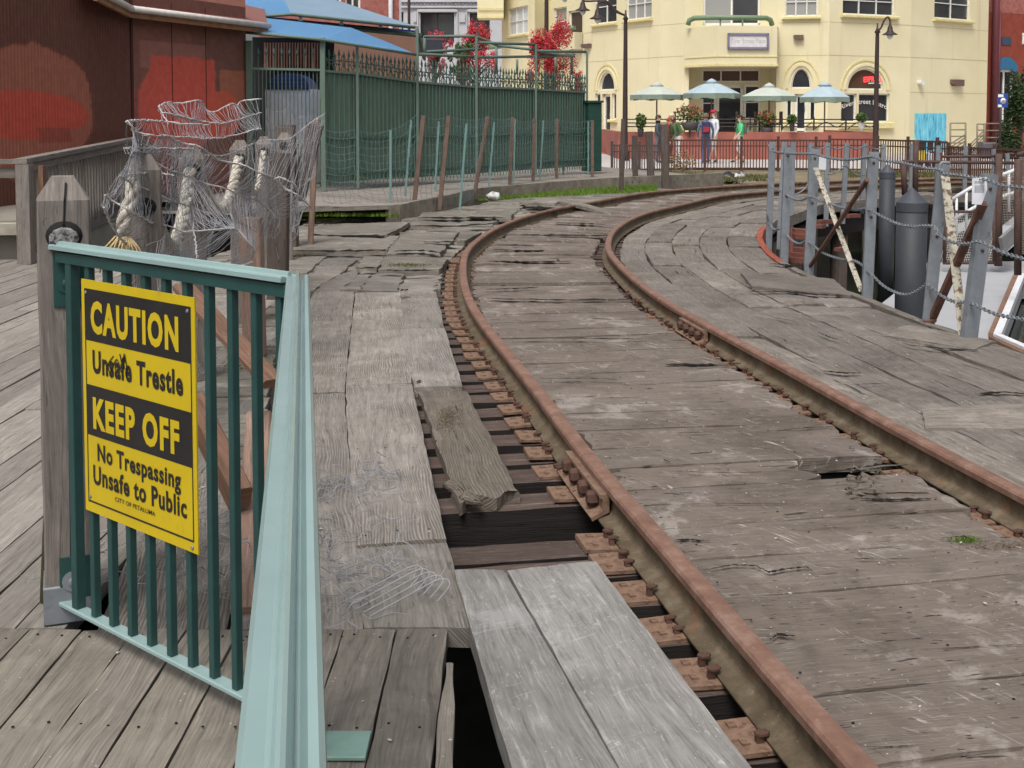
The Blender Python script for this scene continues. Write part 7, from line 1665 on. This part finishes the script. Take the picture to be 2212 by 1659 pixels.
def rpanel(x0, x1, y0, y1, rows, Y, lab):
    t = thing('stair_railing', on(x0, Y, -.1), lab, 'railing', 'grey pipe railings by the red building'); 
    for x in (x0, x1): m = MB(); m.tube([on(x, Y, -.1), P(x, y0, Y)], .035, 6); finish('post', m, srm, t)
    for i in range(rows): y = lerp(y0, y1, i / (rows - .5)); m = MB(); m.tube([P(x0, y, Y), P(x1, y, Y)], .028, 6); finish('rail', m, srm, t)
rpanel(2053, 2086, 266, 330, 5, 46, 'left grey pipe railing panel beside the turquoise panel'); rpanel(2111, 2126, 268, 326, 5, 46.2, 'narrow middle grey pipe railing panel at the corner of the yellow building'); rpanel(2128, 2171, 267, 320, 4, 46.4, 'right grey pipe railing panel in front of the red building')
for (xa, ya_, xb, yb3, k, lab) in ((2042, 318, 2086, 290, 5, 'sloping grey handrails climbing behind the left railing panel'), (2086, 322, 2126, 282, 4, 'sloping grey handrails climbing behind the middle railing panel')):
    t = thing('stair_handrail', on(xa, 47, -.1), lab, 'handrail')
    for i in range(k): m = MB(); m.tube([P(xa, ya_ + i * 7, 46.6), P(xb, yb3 + i * 7, 47.6)], .026, 6); finish('rail', m, srm, t)
    for (x, y) in ((xa, ya_), (xb, yb3)): m = MB(); m.tube([on(x, 47, -.1), P(x, y, 46.6 if x == xa else 47.6)], .03, 6); finish('post', m, srm, t)
m = MB(); c = on(2139, 44.5, -.1); m.box(c, .74, .5, P(2139, 303, 44.5).z + .02, 0, .3, 0, .05); single('grey_bin', m, plain('bin_grey', L3(92, 92, 98), .6), 'dark grey lidded box in front of the right railing panel', 'bin')
m = MB(); c = on(1585, 28.6, -.15); m.lathe([(.05, 0), (.22, .05), (.24, .16), (.10, .27), (.02, .30)], c + V(-.10, .1, 0), 10)
for i in range(len(m.v)): m.v[i] += V(noise.noise(m.v[i] * 7), noise.noise(m.v[i] * 7 + V(3, 0, 0)), 0) * .08
single('rubbish_bag', m, plain('bag_black', L3(34, 32, 40), .4), 'black rubbish bag beside the far rail', 'bag')
m = MB(); leaves(m, c + V(.15, 0, .14), .2, .15, .12, 40, .10, lr); single('paper_litter', m, plain('litter_pale', L3(190, 186, 190), .7), 'pale torn paper litter beside the black rubbish bag', 'litter')
m = MB(); m.beam(P(1566, 379, 28.2), P(1590, 391, 27.9), .05, .04, UP, .3); single('broken_lath', m, M['deck_far'], 'pale broken lath leaning on the black rubbish bag', 'board')
# ---------------- people ----------------
skin = plain('skin', L3(206, 158, 136), .6); shoes = plain('shoe', L3(70, 62, 60), .7); eyem = plain('eye_dark', L3(40, 32, 30), .4); hairs = {}
def person(x, Y, face, hgt, top, pants, lab, lean=0.0, hair=L3(80, 60, 46), sleeve='long', cap=None, pack=None, arms=((.10, .05), (.10, .05)), step=.12, shorts=None, z0=-.12, thin=1.0):
    loc = on(x, Y, z0); t = thing('person', loc, lab, 'person'); k = hgt / 1.75; t.rotation_euler = (0, 0, face)
    J, Rd, E, B = [], [], [], []
    def j(p, r, par=None, mat=0):
        J.append(Vector(p) * k); Rd.append(r * k); i = len(J) - 1
        if par is not None: E.append((par, i)); B.append((par, i, mat))
        return i
    def up(p): # lean the upper body forward (towards -Y) about the hips
        q = Vector(p) - V(0, 0, .95); c, s = math.cos(lean), math.sin(lean); return V(q.x, q.y * c - q.z * s, q.y * s + q.z * c + .95)
    SK, TP_, PT, SH = 0, 1, 2, 3
    pel = j(V(0, 0, .95), .14 * thin); bel = j(up((0, 0, 1.10)), .135 * thin, pel, TP_); chs = j(up((0, .01, 1.30)), .155 * thin, bel, TP_); nk = j(up((0, .0, 1.48)), .06, chs, TP_); hd0 = j(up((0, -.01, 1.57)), .075, nk, SK); hd = j(up((0, -.02, 1.66)), .098, hd0, SK); ht = j(up((0, -.01, 1.73)), .075, hd, SK)
    fingers = []
    for sgn, (sw_, fwd) in zip((-1, 1), arms):
        sh = j(up((sgn * .18 * thin, .0, 1.42)), .062, chs, TP_); el = j(up((sgn * (.22 + sw_ * .4), -.02 - fwd * .5, 1.15)), .046, sh, TP_ if sleeve != 'none' else SK)
        wr2 = j(up((sgn * (.22 + sw_ * .3), -.10 - fwd * 1.6, .93 + fwd * .5)), .032, el, TP_ if sleeve == 'long' else SK); hn = j(up((sgn * (.22 + sw_ * .3), -.13 - fwd * 1.8, .85 + fwd * .55)), .032, wr2, SK); fingers.append((J[wr2], J[hn], sgn))
    for sgn in (-1, 1):
        hp_ = j(V(sgn * .09, 0, .90), .095 * thin, pel, PT); kn = j(V(sgn * .10, -step * sgn * .5, .50), .06, hp_, PT); an = j(V(sgn * .10, step * sgn * .6 + .02, .09), .045, kn, PT if not shorts else SK); to = j(V(sgn * .12, step * sgn * .6 - .16, .045), .038, an, SH)
    me = bpy.data.meshes.new('body'); me.from_pydata([tuple(p) for p in J], E, []); ob = bpy.data.objects.new('body', me); SC.collection.objects.link(ob)
    md = ob.modifiers.new('skin', 'SKIN')
    for i, r in enumerate(Rd): me.skin_vertices[0].data[i].radius = (r, r)
    me.skin_vertices[0].data[0].use_root = True
    sb = ob.modifiers.new('sub', 'SUBSURF'); sb.levels = 1; sb.render_levels = 1
    dg = bpy.context.evaluated_depsgraph_get(); dg.update(); ev_ = bpy.data.meshes.new_from_object(ob.evaluated_get(dg)); bpy.data.objects.remove(ob)
    m = MB(); m.v = [v.co.copy() for v in ev_.vertices]
    def segd(p, a, b):
        ab = b - a; u = max(0, min(1, (p - a).dot(ab) / max(ab.length_squared, 1e-9))); return (p - (a + ab * u)).length
    for pl in ev_.polygons:
        c = pl.center; best = min(B, key=lambda e: segd(c, J[e[0]], J[e[1]]) - (Rd[e[0]] + Rd[e[1]]) * .5); mt = best[2]
        if best[0] == pel and c.z < 1.0 * k: mt = PT
        m.face(tuple(pl.vertices), None, 0, mt, True)
    for (w_, h_, sgn) in fingers: # palm and five curled fingers
        d = (h_ - w_).normalized(); sd_ = d.cross(V(0, 1, 0)).normalized()
        for f in range(4):
            o = h_ + sd_ * (.018 * (f - 1.5)) * k; L = (.075, .085, .08, .062)[f] * k; m.tube([o, o + d * L * .55, o + d * L * .9 + V(0, -.018, 0) * k], [.0095 * k, .009 * k, .006 * k], 5, 0, 0)
        o = lerp(w_, h_, .6) ; m.tube([o, o + V(0, -.035, 0) * k + d * .02, o + V(0, -.045, 0) * k + d * .05], [.011 * k, .01 * k, .007 * k], 5, 0, 0)
    hc = J[hd]; fw2 = up((0, -.5, .95)) - up((0, 0, .95)); fw2.normalize(); upv = (J[ht] - J[hd0]).normalized(); rt = fw2.cross(upv)
    m.tube([hc + fw2 * .095 * k + upv * .01 * k, hc + fw2 * .122 * k - upv * .02 * k], [.010 * k, .016 * k], 5, 0, 0)
    for sg_ in (-1, 1): m.lathe([(.011 * k, 0), (.008 * k, .006 * k), (0, .008 * k)], hc + fw2 * .088 * k + rt * .034 * k * sg_ + upv * .018 * k, 6, fw2.to_track_quat('Z', 'Y').to_matrix(), 0, 4); m.tube([hc + rt * .098 * k * sg_ + upv * .02 * k, hc + rt * .104 * k * sg_ - upv * .03 * k], [.016 * k, .012 * k], 5, 0, 0)
    m.tube([hc + fw2 * .096 * k - upv * .045 * k - rt * .02 * k, hc + fw2 * .10 * k - upv * .045 * k + rt * .02 * k], .005 * k, 4, 0, 4)
    mp = lambda nm, c: plain(nm, c, .8)
    finish('body', m, [skin, mp('shirt', top), mp('trousers', pants), shoes, eyem], t, 'local')
    hm = MB(); Mh = Matrix((rt, -fw2, upv)).transposed()
    hm.lathe([(.098 * k, .0), (.108 * k, .03 * k), (.102 * k, .07 * k), (.07 * k, .105 * k), (0, .118 * k)], hc - fw2 * .012 * k, 12, Mh)
    hm.lathe([(.07 * k, -.07 * k), (.085 * k, -.02 * k), (.09 * k, .03 * k)], hc - fw2 * .035 * k, 10, Mh); finish('hair', hm, mp('hair', hair), t, 'local')
    if cap:
        cm2 = MB(); cm2.lathe([(.110 * k, .035 * k), (.112 * k, .06 * k), (.08 * k, .115 * k), (0, .13 * k)], hc - fw2 * .01 * k, 12, Mh); cm2.prism([(-.07 * k, .08 * k), (.07 * k, .08 * k), (.05 * k, .19 * k), (-.05 * k, .19 * k)], hc + upv * .045 * k, rt, fw2, upv, .012 * k); finish('cap', cm2, mp('cap', cap), t, 'local')
    if pack:
        pk = MB(); c = up((0, .155, 1.06)) * k; u2 = up((0, 0, 1.95)) - up((0, 0, .95)); pk.beam(c, c + u2 * .40 * k, .30 * k, .17 * k, fw2, 0, 0, .05 * k); finish('backpack', pk, mp('pack', pack[0]), t, 'local')
        p2 = MB(); c2 = c - fw2 * .10 * k; p2.beam(c2 + u2 * .05 * k, c2 + u2 * .24 * k, .22 * k, .08 * k, fw2, 0, 0, .02 * k); finish('pack_pocket', p2, mp('pocket', pack[1]), t, 'local')
        p3 = MB()
        for sg_ in (-.10, .10): p3.tube([up((sg_, .12, 1.45)) * k, up((sg_, -.10, 1.47)) * k, up((sg_, -.165, 1.32)) * k, up((sg_ * 1.2, -.10, 1.12)) * k], .016 * k, 5)
        finish('strap', p3, mp('strap', pack[0]), t, 'local')
    return t
person(1421, 40.0, R(70), 1.62, L3(70, 76, 84), L3(96, 94, 100), 'person in a dark grey jacket standing at the left of the group', hair=L3(70, 66, 54), arms=((.1, .05), (.1, .12)))
person(1445, 40.4, R(60), 1.68, L3(176, 34, 48), L3(110, 60, 62), 'person in a red jacket with pale hair looking down', hair=L3(206, 190, 160), lean=.12, arms=((.1, .12), (.1, .15)))
person(1465, 39.6, R(-75), 1.62, L3(70, 90, 60), L3(206, 204, 200), 'person with reddish hair bending forward, green and yellow backpack on', lean=.5, hair=L3(140, 76, 56), pack=(L3(82, 104, 74), L3(176, 190, 96)), arms=((.1, .25), (.1, .2)))
person(1524, 39.4, R(175), 1.68, L3(92, 108, 130), L3(66, 88, 128), 'person seen from behind in jeans with a dark blue and red backpack', hair=L3(104, 98, 76), pack=(L3(52, 52, 88), L3(150, 44, 62)), arms=((.12, .02), (.12, .02)))
person(1541, 40.3, R(-60), 1.78, L3(206, 206, 212), L3(196, 194, 190), 'person in a white shirt and red cap beside the backpacker', cap=L3(170, 40, 56), hair=L3(120, 96, 80), arms=((.12, .0), (.12, .02)), shorts=True)
person(1598, 40.0, R(-80), 1.62, L3(86, 190, 128), L3(200, 200, 200), 'person in a bright green shirt with dark hair walking to the left', hair=L3(50, 42, 42), sleeve='short', arms=((.1, .0), (.1, .08)), shorts=True, step=.25, pack=(L3(84, 92, 78), L3(120, 130, 120)))
